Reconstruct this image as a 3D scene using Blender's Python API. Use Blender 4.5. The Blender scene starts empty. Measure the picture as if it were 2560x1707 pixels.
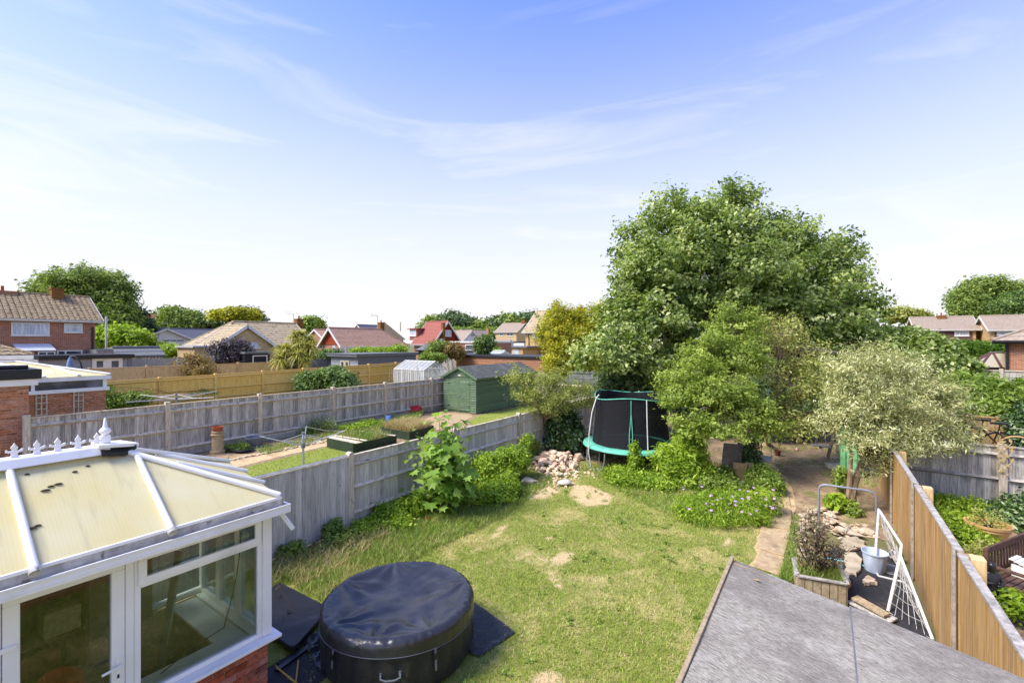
import bpy, bmesh, math, random
import numpy as np
from mathutils import Vector, Matrix, noise

R = math.radians
random.seed(7)
rng = np.random.default_rng(7)
SC = bpy.context.scene
COL = SC.collection

# ------------------------------------------------------------------ camera
CAM_H, YAW = 4.0, math.atan(780 / 1137.8)
cam_data = bpy.data.cameras.new('camera')
cam_data.sensor_width = 36.0
cam_data.lens = 16.0
cam_data.clip_start = 0.05
cam_data.clip_end = 3000
cam = bpy.data.objects.new('camera', cam_data)
COL.objects.link(cam)
cam.location = (0, 0, CAM_H)
cam.rotation_euler = (R(90), 0, YAW)
SC.camera = cam

# ------------------------------------------------------------------ light
SUN_EL, SUN_AZ = R(50), math.atan2(-0.62, -0.78)      # direction towards the sun (x, y) = (-.62, -.78)
sun_dir = Vector((math.cos(SUN_EL) * math.sin(SUN_AZ), math.cos(SUN_EL) * math.cos(SUN_AZ), math.sin(SUN_EL)))
sl = bpy.data.lights.new('sun', 'SUN')
sl.energy = 1.3
sl.angle = R(24)
sl.color = (1.0, 0.93, 0.80)
so = bpy.data.objects.new('sun', sl)
COL.objects.link(so)
so.rotation_euler = sun_dir.to_track_quat('Z', 'Y').to_euler()
so.location = (0, 0, 60)

world = bpy.data.worlds.new('World')
SC.world = world
world.use_nodes = True


def build_world():
 nt = world.node_tree
 n = nt.nodes
 l = nt.links
 n.clear()
 out = n.new('ShaderNodeOutputWorld')
 bg = n.new('ShaderNodeBackground')
 bg.inputs['Strength'].default_value = 0.096
 sky = n.new('ShaderNodeTexSky')
 sky.sky_type = 'NISHITA'
 sky.sun_disc = False
 sky.sun_elevation = SUN_EL
 sky.sun_rotation = SUN_AZ
 sky.altitude = 0
 sky.air_density = 1.0
 sky.dust_density = 0.6
 sky.ozone_density = 3.0
 tc = n.new('ShaderNodeTexCoord')
 sep = n.new('ShaderNodeSeparateXYZ')
 l.new(tc.outputs['Generated'], sep.inputs[0])

 def math_(op, a, b=None, clamp=False):
  m = n.new('ShaderNodeMath')
  m.operation = op
  m.use_clamp = clamp
  for i, x in enumerate((a, b)):
   if x is None:
    continue
   if isinstance(x, (int, float)):
    m.inputs[i].default_value = x
   else:
    l.new(x, m.inputs[i])
  return m.outputs[0]
 # tint of the clear sky a little towards violet blue
 tint = n.new('ShaderNodeMix')
 tint.data_type = 'RGBA'
 tint.blend_type = 'MULTIPLY'
 tint.inputs['Factor'].default_value = 1
 l.new(sky.outputs[0], tint.inputs['A'])
 tint.inputs['B'].default_value = (0.45, 0.49, 0.73, 1)
 # thin streaky cloud: noise over the sky direction, drawn out sideways
 mp = n.new('ShaderNodeMapping')
 mp.inputs['Rotation'].default_value = (R(-5), R(6), R(20))
 mp.inputs['Scale'].default_value = (1.0, 1.0, 6.5)
 l.new(tc.outputs['Generated'], mp.inputs['Vector'])
 nz = n.new('ShaderNodeTexNoise')
 nz.inputs['Scale'].default_value = 1.9
 nz.inputs['Detail'].default_value = 8
 nz.inputs['Roughness'].default_value = 0.58
 nz.inputs['Distortion'].default_value = 0.9
 l.new(mp.outputs[0], nz.inputs['Vector'])
 cr = n.new('ShaderNodeMapRange')
 cr.inputs['From Min'].default_value = 0.50
 cr.inputs['From Max'].default_value = 0.82
 l.new(nz.outputs['Fac'], cr.inputs['Value'])
 # haze builds up towards the horizon
 hz = n.new('ShaderNodeMapRange')
 hz.interpolation_type = 'SMOOTHSTEP'
 hz.inputs['From Min'].default_value = 0.02
 hz.inputs['From Max'].default_value = 0.70
 hz.inputs['To Min'].default_value = 0.94
 hz.inputs['To Max'].default_value = 0.0
 l.new(sep.outputs['Z'], hz.inputs['Value'])
 fac = hz.outputs[0]
 cl = math_('MULTIPLY', math_('MULTIPLY', cr.outputs[0], 0.85), math_('ADD', math_('MULTIPLY', hz.outputs[0], 0.7), 0.3), clamp=True)
 mix = n.new('ShaderNodeMix')
 mix.data_type = 'RGBA'
 l.new(fac, mix.inputs['Factor'])
 l.new(tint.outputs['Result'], mix.inputs['A'])
 mix.inputs['B'].default_value = (2.08, 2.04, 2.1, 1)
 mix2 = n.new('ShaderNodeMix')
 mix2.data_type = 'RGBA'
 l.new(cl, mix2.inputs['Factor'])
 l.new(mix.outputs['Result'], mix2.inputs['A'])
 mix2.inputs['B'].default_value = (2.4, 2.34, 2.3, 1)
 l.new(mix2.outputs['Result'], bg.inputs['Color'])
 l.new(bg.outputs[0], out.inputs[0])


build_world()
SC.view_settings.view_transform = 'Standard'
SC.view_settings.look = 'None'
SC.view_settings.exposure = 2.35
SC.view_settings.gamma = 1.0
SC.view_settings.use_curve_mapping = False
SC.cycles.max_bounces = 8
SC.cycles.transparent_max_bounces = 12
SC.cycles.caustics_reflective = False
SC.cycles.caustics_refractive = False

# ------------------------------------------------------------------ survey helpers
# The garden axes: Y runs along the fences away from the house, X to the right, Z up, metres.
FPX, PCX, PCY = 1137.8, 1280.0, 853.5
SY, CY_ = math.sin(YAW), math.cos(YAW)


def ab(u):
 t = (u - PCX) / FPX
 return -SY + CY_ * t, CY_ + SY * t


def G(u, v, z=0.0):
 """sighted point lying at height z"""
 d = (CAM_H - z) * FPX / (v - PCY)
 a, b = ab(u)
 return Vector((a * d, b * d, z))


def AD(u, v, d):
 """sighted point at distance d"""
 a, b = ab(u)
 return Vector((a * d, b * d, CAM_H - (v - PCY) / FPX * d))


def onX(u, X, v=None):
 a, b = ab(u)
 d = X / a
 return b * d if v is None else Vector((X, b * d, CAM_H - (v - PCY) / FPX * d))


def onY(u, Y, v=None):
 a, b = ab(u)
 d = Y / b
 return a * d if v is None else Vector((a * d, Y, CAM_H - (v - PCY) / FPX * d))


# ------------------------------------------------------------------ object helpers
def world_of(o):
 M = Matrix.Identity(4)
 while o is not None:
  M = o.matrix_basis @ M
  o = o.parent
 return M


def tag(o, label=None, cat=None, group=None, kind=None):
 if label:
  o['label'] = label
 if cat:
  o['category'] = cat
 if group:
  o['group'] = group
 if kind:
  o['kind'] = kind
 return o


def thing(name, label, cat, loc=(0, 0, 0), rz=0.0, group=None):
 o = bpy.data.objects.new(name, None)
 o.empty_display_size = 0.2
 COL.objects.link(o)
 o.location = loc
 o.rotation_euler = (0, 0, rz)
 return tag(o, label, cat, group)


def piece(name, mesh, parent, loc, rot=(0, 0, 0), scale=(1, 1, 1)):
 o = bpy.data.objects.new(name, mesh)
 COL.objects.link(o)
 o.parent = parent
 o.location = loc
 o.rotation_euler = rot
 o.scale = scale
 return o


def copy_tree(o, parent=None, loc=None, rz=None, label=None):
 c = o.copy()
 COL.objects.link(c)
 c.parent = parent
 if loc is not None:
  c.location = loc
 if rz is not None:
  c.rotation_euler = (0, 0, rz)
 if label:
  c['label'] = label
 for ch in list(o.children):
  copy_tree(ch, c)
 return c


Z = Vector((0, 0, 1))


class MB:
 def __init__(self):
  self.v = []
  self.f = []

 def add(self, vs, fs):
  k = len(self.v)
  self.v.extend([tuple(p) for p in vs])
  self.f.extend([tuple(i + k for i in f) for f in fs])
  return self

 def box(self, x0, y0, z0, x1, y1, z1):
  return self.add([(x0, y0, z0), (x1, y0, z0), (x1, y1, z0), (x0, y1, z0),
                         (x0, y0, z1), (x1, y0, z1), (x1, y1, z1), (x0, y1, z1)],
      [(0, 3, 2, 1), (4, 5, 6, 7), (0, 1, 5, 4), (1, 2, 6, 5), (2, 3, 7, 6), (3, 0, 4, 7)])

 def obox(self, c, ax, ay, az):
  c, ax, ay, az = Vector(c), Vector(ax), Vector(ay), Vector(az)
  vs = [c - ax - ay - az, c + ax - ay - az, c + ax + ay - az, c - ax + ay - az,
              c - ax - ay + az, c + ax - ay + az, c + ax + ay + az, c - ax + ay + az]
  return self.add(vs, [(0, 3, 2, 1), (4, 5, 6, 7), (0, 1, 5, 4), (1, 2, 6, 5), (2, 3, 7, 6), (3, 0, 4, 7)])

 def beam(self, p, q, w, h, up=Z):
  """rectangular bar from p to q, w across, h along up"""
  p, q = Vector(p), Vector(q)
  d = q - p
  L = d.length
  d.normalize()
  up = Vector(up)
  s = d.cross(up)
  if s.length < 1e-5:
   s = d.cross(Vector((1, 0, 0)))
  s.normalize()
  u2 = s.cross(d).normalized()
  return self.obox((p + q) / 2, d * L / 2, s * w / 2, u2 * h / 2)

 def tube(self, pts, rad, n=8, cap=True, closed=False):
  pts = [Vector(p) for p in pts]
  m = len(pts)
  if isinstance(rad, (int, float)):
   rad = [rad] * m
  k0 = len(self.v)
  ref = None
  for i, p in enumerate(pts):
   if closed:
    d = pts[(i + 1) % m] - pts[i - 1]
   else:
    d = pts[min(i + 1, m - 1)] - pts[max(i - 1, 0)]
   if d.length < 1e-9:
    d = Vector((0, 0, 1))
   d.normalize()
   if ref is None:
    ref = d.orthogonal().normalized()
   ref = (ref - d * ref.dot(d))
   if ref.length < 1e-6:
    ref = d.orthogonal()
   ref.normalize()
   b = d.cross(ref)
   for j in range(n):
    a = 2 * math.pi * j / n
    self.v.append(tuple(p + (ref * math.cos(a) + b * math.sin(a)) * rad[i]))
  rng_ = m if closed else m - 1
  for i in range(rng_):
   i2 = (i + 1) % m
   for j in range(n):
    j2 = (j + 1) % n
    self.f.append((k0 + i * n + j, k0 + i * n + j2, k0 + i2 * n + j2, k0 + i2 * n + j))
  if cap and not closed:
   self.f.append(tuple(k0 + j for j in reversed(range(n))))
   self.f.append(tuple(k0 + (m - 1) * n + j for j in range(n)))
  return self

 def lathe(self, prof, n=24, c=(0, 0, 0), sx=1.0, sy=1.0, cap=True):
  k0 = len(self.v)
  for r, z in prof:
   for j in range(n):
    a = 2 * math.pi * j / n
    self.v.append((c[0] + r * sx * math.cos(a), c[1] + r * sy * math.sin(a), c[2] + z))
  m = len(prof)
  for i in range(m - 1):
   for j in range(n):
    j2 = (j + 1) % n
    self.f.append((k0 + i * n + j, k0 + i * n + j2, k0 + (i + 1) * n + j2, k0 + (i + 1) * n + j))
  if cap:
   if prof[0][0] > 1e-4:
    self.f.append(tuple(k0 + j for j in reversed(range(n))))
   if prof[-1][0] > 1e-4:
    self.f.append(tuple(k0 + (m - 1) * n + j for j in range(n)))
  return self

 def prism(self, poly, ext):
  """3D polygon extruded by vector ext"""
  poly = [Vector(p) for p in poly]
  ext = Vector(ext)
  n = len(poly)
  vs = poly + [p + ext for p in poly]
  fs = [tuple(reversed(range(n))), tuple(range(n, 2 * n))]
  for i in range(n):
   j = (i + 1) % n
   fs.append((i, j, n + j, n + i))
  return self.add(vs, fs)

 def mesh(self, name, mat, smooth=False):
  me = bpy.data.meshes.new(name)
  me.from_pydata(self.v, [], self.f)
  me.materials.append(mat)
  if smooth:
   me.polygons.foreach_set('use_smooth', [True] * len(me.polygons))
  me.update()
  return me

 def build(self, name, mat, parent=None, smooth=False, bevel=0.0, kind=None, label=None, cat=None, group=None):
  loc = Vector((0, 0, 0))
  if parent is None and self.v and kind is None:
   a = np.array(self.v)
   loc = Vector(((a[:, 0].min() + a[:, 0].max()) / 2, (a[:, 1].min() + a[:, 1].max()) / 2, a[:, 2].min()))
   self.v = [tuple(Vector(p) - loc) for p in self.v]
  elif parent is not None:
   W = world_of(parent)
   if W != Matrix.Identity(4):
    Wi = W.inverted()
    self.v = [tuple(Wi @ Vector(p)) for p in self.v]
  me = self.mesh(name, mat, smooth)
  bm = bmesh.new()
  bm.from_mesh(me)
  bmesh.ops.recalc_face_normals(bm, faces=bm.faces)
  bm.to_mesh(me)
  bm.free()
  o = bpy.data.objects.new(name, me)
  COL.objects.link(o)
  o.location = loc
  o.parent = parent
  if bevel:
   b = o.modifiers.new('bevel', 'BEVEL')
   b.width = bevel
   b.segments = 2
   b.limit_method = 'ANGLE'
  if smooth:
   try:
    me.set_sharp_from_angle(angle=R(40))
   except Exception:
    pass
  return tag(o, label, cat, group, kind)


# ------------------------------------------------------------------ materials
def lin(c):
 if isinstance(c, (int, float)):
  c = (c, c, c)
 r = []
 for x in c[:3]:
  x = x / 255.0
  r.append(x / 12.92 if x <= 0.04045 else ((x + 0.055) / 1.055) ** 2.4)
 return (r[0], r[1], r[2], 1.0)


MATS = {}


class NT:
 def __init__(self, name):
  self.m = bpy.data.materials.new(name)
  self.m.use_nodes = True
  self.t = self.m.node_tree
  self.t.nodes.clear()
  self.out = self.n('ShaderNodeOutputMaterial')

 def n(self, t, **kw):
  x = self.t.nodes.new(t)
  for k, v in kw.items():
   setattr(x, k, v)
  return x

 def l(self, a, b):
  self.t.links.new(a, b)

 def mix(self, fac, a, b, blend='MIX'):
  x = self.n('ShaderNodeMix', data_type='RGBA', blend_type=blend)
  for key, val in (('Factor', fac), ('A', a), ('B', b)):
   if isinstance(val, (int, float)):
    x.inputs[key].default_value = val
   elif isinstance(val, tuple):
    x.inputs[key].default_value = val
   else:
    self.l(val, x.inputs[key])
  return x.outputs['Result']

 def noise(self, vec, scale, detail=4, rough=0.55, dist=0.0):
  x = self.n('ShaderNodeTexNoise')
  x.inputs['Scale'].default_value = scale
  x.inputs['Detail'].default_value = detail
  x.inputs['Roughness'].default_value = rough
  x.inputs['Distortion'].default_value = dist
  self.l(vec, x.inputs['Vector'])
  return x.outputs['Fac']

 def rng(self, val, a, b, c=0.0, d=1.0):
  x = self.n('ShaderNodeMapRange')
  x.inputs['From Min'].default_value = a
  x.inputs['From Max'].default_value = b
  x.inputs['To Min'].default_value = c
  x.inputs['To Max'].default_value = d
  self.l(val, x.inputs['Value'])
  return x.outputs[0]

 def math(self, op, a, b=None, clamp=False):
  x = self.n('ShaderNodeMath', operation=op, use_clamp=clamp)
  for i, val in enumerate((a, b)):
   if val is None:
    continue
   if isinstance(val, (int, float)):
    x.inputs[i].default_value = val
   else:
    self.l(val, x.inputs[i])
  return x.outputs[0]

 def coords(self, st=(1, 1, 1), rnd=False, rot=(0, 0, 0)):
  tc = self.n('ShaderNodeTexCoord')
  vec = tc.outputs['Object']
  if rnd:
   oi = self.n('ShaderNodeObjectInfo')
   va = self.n('ShaderNodeVectorMath', operation='MULTIPLY_ADD')
   cb = self.n('ShaderNodeCombineXYZ')
   for i in range(3):
    self.l(oi.outputs['Random'], cb.inputs[i])
   self.l(cb.outputs[0], va.inputs[0])
   va.inputs[1].default_value = (37.0, 53.0, 71.0)
   self.l(vec, va.inputs[2])
   vec = va.outputs[0]
  mp = self.n('ShaderNodeMapping')
  mp.inputs['Scale'].default_value = st
  mp.inputs['Rotation'].default_value = rot
  self.l(vec, mp.inputs['Vector'])
  return mp.outputs[0]

 def bsdf(self, col, rough=0.8, spec=0.3, metal=0.0, bump=None, bs=0.3, bd=0.02, **kw):
  b = self.n('ShaderNodeBsdfPrincipled')
  if isinstance(col, tuple):
   b.inputs['Base Color'].default_value = col
  else:
   self.l(col, b.inputs['Base Color'])
  if isinstance(rough, (int, float)):
   b.inputs['Roughness'].default_value = rough
  else:
   self.l(rough, b.inputs['Roughness'])
  b.inputs['Specular IOR Level'].default_value = spec
  b.inputs['Metallic'].default_value = metal
  for k, v in kw.items():
   b.inputs[k].default_value = v
  if bump is not None:
   bp = self.n('ShaderNodeBump')
   bp.inputs['Strength'].default_value = bs
   bp.inputs['Distance'].default_value = bd
   self.l(bump, bp.inputs['Height'])
   self.l(bp.outputs[0], b.inputs['Normal'])
  return b.outputs[0]

 def done(self, shader):
  self.l(shader, self.out.inputs['Surface'])
  MATS[self.m.name] = self.m
  return self.m


def pm(name, c1, c2=None, sc=6.0, st=(1, 1, 1), rough=0.8, bump=0.0, bsc=None, rnd=0.0, metal=0.0, spec=0.3,
       detail=5, ramp=(0.35, 0.65), c3=None, sc3=1.5, r3=(0.5, 0.7), c4=None, sc4=8.0, r4=(0.6, 0.7), bd=0.02):
 t = NT(name)
 vec = t.coords(st, rnd > 0)
 if c2 is None:
  c2 = tuple(max(0, x * 0.86) for x in c1)
 f = t.noise(vec, sc, detail)
 col = t.mix(t.rng(f, *ramp), lin(c1), lin(c2))
 if c3 is not None:
  v3 = t.coords((1, 1, 1), rnd > 0)
  col = t.mix(t.rng(t.noise(v3, sc3, 5, 0.6), *r3), col, lin(c3))
 if c4 is not None:
  v4 = t.coords((1, 1, 1), rnd > 0)
  col = t.mix(t.rng(t.noise(v4, sc4, 3, 0.6), *r4), col, lin(c4))
 if rnd > 0:
  oi = t.n('ShaderNodeObjectInfo')
  hsv = t.n('ShaderNodeHueSaturation')
  t.l(col, hsv.inputs['Color'])
  t.l(t.rng(oi.outputs['Random'], 0, 1, 1 - rnd, 1 + rnd), hsv.inputs['Value'])
  wn = t.n('ShaderNodeTexWhiteNoise', noise_dimensions='1D')
  t.l(oi.outputs['Random'], wn.inputs['W'])
  t.l(t.rng(wn.outputs['Value'], 0, 1, 1 - rnd * 0.6, 1 + rnd * 0.6), hsv.inputs['Saturation'])
  col = hsv.outputs['Color']
 bh = None
 if bump:
  bh = t.noise(vec, bsc or sc * 3, 6, 0.65)
 return t.done(t.bsdf(col, rough, spec, metal, bh, bump, bd))


def brick_mat(name, c1, c2, mortar, scale=1.0, rough=0.9, c3=None):
 t = NT(name)
 tc = t.n('ShaderNodeTexCoord')
 sep = t.n('ShaderNodeSeparateXYZ')
 t.l(tc.outputs['Object'], sep.inputs[0])
 cb = t.n('ShaderNodeCombineXYZ')
 t.l(t.math('ADD', sep.outputs[0], sep.outputs[1]), cb.inputs[0])
 t.l(sep.outputs[2], cb.inputs[1])
 b = t.n('ShaderNodeTexBrick')
 b.inputs['Scale'].default_value = scale
 b.inputs['Brick Width'].default_value = 0.225
 b.inputs['Row Height'].default_value = 0.075
 b.inputs['Mortar Size'].default_value = 0.011
 b.inputs['Mortar Smooth'].default_value = 0.2
 b.inputs['Color1'].default_value = lin(c1)
 b.inputs['Color2'].default_value = lin(c2)
 b.inputs['Mortar'].default_value = lin(mortar)
 t.l(cb.outputs[0], b.inputs['Vector'])
 v = t.coords()
 col = t.mix(t.rng(t.noise(v, 0.9, 6), 0.3, 0.7, 0.0, 0.35), b.outputs['Color'], lin(c3 or tuple(x * 0.7 for x in c1)))
 return t.done(t.bsdf(col, rough, 0.2, 0, t.math('SUBTRACT', 1.0, b.outputs['Fac']), 0.5, 0.01))


def leaf_mat(name, cols, rough=0.5, trans=0.3, spec=0.35, obj_rnd=False):
 t = NT(name)
 if obj_rnd:
  oi = t.n('ShaderNodeObjectInfo')
  fac = oi.outputs['Random']
 else:
  at = t.n('ShaderNodeAttribute', attribute_name='rnd')
  fac = at.outputs['Fac']
 cr = t.n('ShaderNodeValToRGB')
 el = cr.color_ramp.elements
 while len(el) < len(cols):
  el.new(0.5)
 for i, c in enumerate(cols):
  el[i].position = i / (len(cols) - 1)
  el[i].color = tuple(min(.8, x * 1.35) for x in lin(c)[:3]) + (1,)
 t.l(fac, cr.inputs['Fac'])
 b = t.bsdf(cr.outputs['Color'], rough, spec)
 tr = t.n('ShaderNodeBsdfTranslucent')
 t.l(t.mix(1.0, cr.outputs['Color'], (1.25, 1.3, 0.7, 1), 'MULTIPLY'), tr.inputs['Color'])
 mx = t.n('ShaderNodeMixShader')
 mx.inputs[0].default_value = min(.5, trans * 1.25)
 t.l(b, mx.inputs[1])
 t.l(tr.outputs[0], mx.inputs[2])
 return t.done(mx.outputs[0])


def glass_mat(name, tint=(225, 232, 228), gl=0.03, rough=0.02):
 t = NT(name)
 tr = t.n('ShaderNodeBsdfTransparent')
 tr.inputs[0].default_value = lin(tint)
 g = t.n('ShaderNodeBsdfGlossy')
 g.inputs['Roughness'].default_value = rough
 lw = t.n('ShaderNodeLayerWeight')
 lw.inputs['Blend'].default_value = 0.35
 mx = t.n('ShaderNodeMixShader')
 t.l(t.rng(lw.outputs['Fresnel'], 0, 1, gl, 0.55), mx.inputs[0])
 t.l(tr.outputs[0], mx.inputs[1])
 t.l(g.outputs[0], mx.inputs[2])
 return t.done(mx.outputs[0])


M_ = MATS
pm('white_upvc', (244, 242, 240), (232, 230, 230), sc=1.5, rough=0.35, spec=0.45, c3=(208, 206, 204), sc3=2.0, r3=(0.56, 0.8))
pm('white_paint', (225, 224, 220), (208, 206, 200), sc=3, rough=0.5)
pm('dirty_white', (196, 194, 190), (150, 146, 140), sc=9, rough=0.7, c3=(80, 76, 70), sc3=14, r3=(0.6, 0.72))
pm('grey_wood', (210, 204, 195), (174, 167, 158), sc=5, st=(9, 9, 0.8), rough=0.9, bump=0.3, rnd=0.20, c3=(136, 128, 118), sc3=3.0, r3=(0.60, 0.85), c4=(58, 52, 47), sc4=9, r4=(0.70, 0.76))
pm('grey_wood_dark', (198, 192, 184), (140, 134, 127), sc=5, st=(9, 9, 0.8), rough=0.9, bump=0.3, rnd=0.34, c3=(112, 105, 98), sc3=2.2, r3=(0.56, 0.85), c4=(216, 210, 204), sc4=4, r4=(0.70, 0.85))
pm('grey_post', (212, 200, 180), (170, 158, 140), sc=6, st=(6, 6, 0.7), rough=0.9, bump=0.3, rnd=0.15, c3=(80, 77, 72), sc3=6, r3=(0.6, 0.8))
pm('rail_wood', (228, 214, 190), (188, 174, 152), sc=5, st=(2, 2, 2), rough=0.9, bump=0.3, rnd=0.15, c3=(66, 61, 56), sc3=9, r3=(0.58, 0.72))
pm('gravel_board', (184, 178, 170), (150, 145, 138), sc=7, rough=0.92, bump=0.2, rnd=0.08)
pm('yellow_wood', (240, 204, 124), (222, 180, 98), sc=4, st=(7, 7, 0.8), rough=0.75, bump=0.15, rnd=0.10, c3=(170, 126, 54), sc3=1.6, r3=(0.6, 0.8))
pm('tan_wood', (224, 194, 146), (198, 164, 116), sc=4, st=(7, 7, 0.8), rough=0.8, bump=0.15, rnd=0.1)
pm('brown_wood', (192, 156, 104), (152, 116, 72), sc=4, st=(8, 8, 0.6), rough=0.75, bump=0.3, rnd=0.11, c3=(138, 104, 64), sc3=1.8, r3=(0.55, 0.8), c4=(48, 30, 16), sc4=11, r4=(0.73, 0.78))
pm('bleached_wood', (182, 176, 168), (140, 134, 126), sc=5, st=(3, 3, 3), rough=0.85, bump=0.25, rnd=0.1, c3=(108, 102, 96), sc3=6, r3=(0.58, 0.75))
pm('pale_plank', (176, 158, 128), (142, 124, 98), sc=5, st=(4, 4, 4), rough=0.85, bump=0.2, rnd=0.1)
pm('green_paint', (100, 122, 92), (82, 104, 78), sc=6, st=(1, 1, 3), rough=0.65, bump=0.1, rnd=0.16, c3=(78, 96, 74), sc3=5, r3=(0.6, 0.8))
pm('dark_green_paint', (50, 66, 44), (40, 52, 36), sc=6, rough=0.75, bump=0.15, rnd=0.1, c3=(92, 92, 74), sc3=7, r3=(0.64, 0.74))
pm('roof_felt_green', (92, 94, 90), (74, 76, 73), sc=10, rough=0.95, bump=0.3, bsc=80, c3=(116, 116, 112), sc3=1.6, r3=(0.5, 0.75))
pm('slate_cladding', (150, 152, 158), (132, 134, 140), sc=5, st=(1, 1, 3), rough=0.7, rnd=0.06)
pm('slate_cladding_dark', (112, 115, 122), (96, 100, 106), sc=5, st=(1, 1, 3), rough=0.7, rnd=0.08)
pm('brown_cladding', (176, 128, 96), (138, 96, 72), sc=4, st=(1, 1, 6), rough=0.75, bump=0.15, rnd=0.12)
pm('grey_felt', (118, 120, 122), (100, 102, 104), sc=8, rough=0.9)
pm('black_trim', (38, 38, 42), (30, 30, 34), sc=8, rough=0.5, spec=0.4)
pm('dark_panel', (34, 34, 44), (28, 28, 36), sc=5, rough=0.6)
pm('mortar', (206, 182, 152), (182, 156, 128), sc=30, rough=0.95, bump=0.3)
pm('red_brick', (186, 114, 94), (156, 90, 74), sc=18, rough=0.9, bump=0.4, bsc=60, rnd=0.25, c3=(96, 48, 40), sc3=6, r3=(0.55, 0.75), c4=(176, 122, 96), sc4=30, r4=(0.66, 0.74))
pm('brown_brick', (196, 136, 106), (164, 108, 84), sc=18, rough=0.9, bump=0.4, bsc=60, rnd=0.25, c3=(84, 46, 34), sc3=5, r3=(0.55, 0.75))
brick_mat('house_brick', (182, 116, 86), (134, 80, 60), (196, 170, 148))
brick_mat('buff_brick', (206, 174, 126), (180, 146, 104), (206, 190, 160))
brick_mat('yellow_brick', (212, 170, 108), (194, 150, 92), (206, 188, 156))
brick_mat('pink_brick', (176, 120, 96), (158, 104, 84), (180, 156, 136))
brick_mat('dark_tile_hung', (122, 94, 86), (108, 82, 76), (80, 62, 58))
brick_mat('orange_tile_hung', (176, 82, 46), (156, 70, 40), (104, 46, 28))
brick_mat('red_tile_hung', (148, 58, 40), (132, 50, 36), (92, 36, 26))
pm('cream_render', (206, 180, 136), (188, 160, 116), sc=3, rough=0.9)
pm('white_render', (222, 222, 222), (206, 206, 208), sc=2, rough=0.85)
pm('roof_brown', (168, 150, 120), (112, 96, 76), sc=14, rough=0.9, bump=0.3, c3=(176, 138, 48), sc3=0.5, r3=(0.66, 0.74), c4=(70, 58, 46), sc4=4, r4=(0.55, 0.7))
pm('roof_grey_brown', (190, 172, 140), (156, 140, 114), sc=9, rough=0.9, bump=0.3, c3=(92, 84, 70), sc3=2, r3=(0.5, 0.75))
pm('roof_russet', (198, 162, 138), (162, 126, 108), sc=11, rough=0.9, bump=0.3, c3=(150, 116, 92), sc3=2.5, r3=(0.5, 0.75), c4=(160, 104, 40), sc4=0.35, r4=(0.70, 0.74))
pm('roof_red', (164, 100, 88), (138, 82, 72), sc=9, rough=0.85, bump=0.2, c3=(134, 86, 76), sc3=2.5, r3=(0.55, 0.8))
pm('roof_slate', (96, 98, 112), (80, 82, 96), sc=8, rough=0.7, bump=0.2)
pm('roof_taupe', (170, 154, 138), (140, 126, 112), sc=9, rough=0.9, bump=0.2, c3=(168, 134, 66), sc3=0.45, r3=(0.66, 0.75))
pm('terracotta', (170, 88, 56), (140, 70, 46), sc=9, rough=0.8)
pm('lichen_brick', (138, 96, 48), (110, 76, 42), sc=9, rough=0.95)
pm('metal_galv', (176, 180, 184), (150, 154, 158), sc=6, rough=0.42, metal=0.6, spec=0.5)
pm('metal_white', (222, 220, 216), (200, 198, 194), sc=9, rough=0.45, c3=(150, 112, 84), sc3=16, r3=(0.70, 0.76))
pm('black_plastic', (30, 31, 38), (24, 25, 31), sc=7, rough=0.45, spec=0.5, c3=(62, 64, 74), sc3=3, r3=(0.58, 0.85), bump=0.08, bsc=120)
pm('black_rubber', (58, 56, 60), (44, 43, 47), sc=12, rough=0.85, bump=0.3, bsc=90, c3=(86, 82, 82), sc3=3, r3=(0.55, 0.8))
pm('black_sheet', (44, 45, 50), (32, 33, 37), sc=6, rough=0.5, spec=0.5, c3=(96, 92, 88), sc3=4, r3=(0.58, 0.75), bump=0.6, bsc=9, bd=0.05)
pm('membrane', (54, 54, 57), (42, 42, 45), sc=10, rough=0.8, bump=0.4, bsc=14, c3=(104, 86, 68), sc3=3, r3=(0.60, 0.72))
pm('stone', (226, 208, 180), (184, 158, 128), sc=4, rough=0.95, bump=0.6, bsc=14, rnd=0.18, c3=(170, 118, 92), sc3=1.2, r3=(0.5, 0.7))
pm('pink_stone', (238, 214, 186), (204, 164, 136), sc=4, rough=0.95, bump=0.6, bsc=14, rnd=0.22, c3=(206, 186, 156), sc3=1.6, r3=(0.5, 0.7))
pm('slate_stone', (192, 178, 154), (160, 146, 126), sc=5, rough=0.9, bump=0.5, rnd=0.12, c3=(168, 140, 104), sc3=3, r3=(0.55, 0.75))
pm('white_stone', (222, 216, 206), (196, 188, 176), sc=6, rough=0.9, bump=0.4)
pm('concrete', (188, 166, 132), (164, 140, 106), sc=12, rough=0.95, bump=0.5, bsc=60, c3=(142, 122, 92), sc3=3, r3=(0.5, 0.75))
pm('soil', (168, 144, 116), (128, 106, 84), sc=9, rough=1.0, bump=0.8, bsc=25, c3=(184, 160, 122), sc3=1.2, r3=(0.5, 0.66), c4=(112, 118, 62), sc4=1.1, r4=(0.58, 0.7), bd=0.05)
pm('bare_earth', (214, 188, 146), (188, 158, 118), sc=8, rough=1.0, bump=0.7, bsc=30, c3=(150, 124, 84), sc3=2.2, r3=(0.5, 0.75), bd=0.04)
pm('teal_pad', (112, 200, 172), (94, 178, 152), sc=7, rough=0.5, spec=0.4, c3=(60, 126, 110), sc3=5, r3=(0.56, 0.8), bump=0.25, bsc=12)
pm('jump_mat', (34, 34, 38), (28, 28, 32), sc=20, rough=0.8)
pm('rust', (120, 66, 42), (92, 50, 34), sc=9, rough=0.9, bump=0.3)
pm('bark_pale', (164, 142, 116), (122, 102, 80), sc=6, st=(3, 3, 0.8), rough=0.95, bump=0.5)
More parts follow.
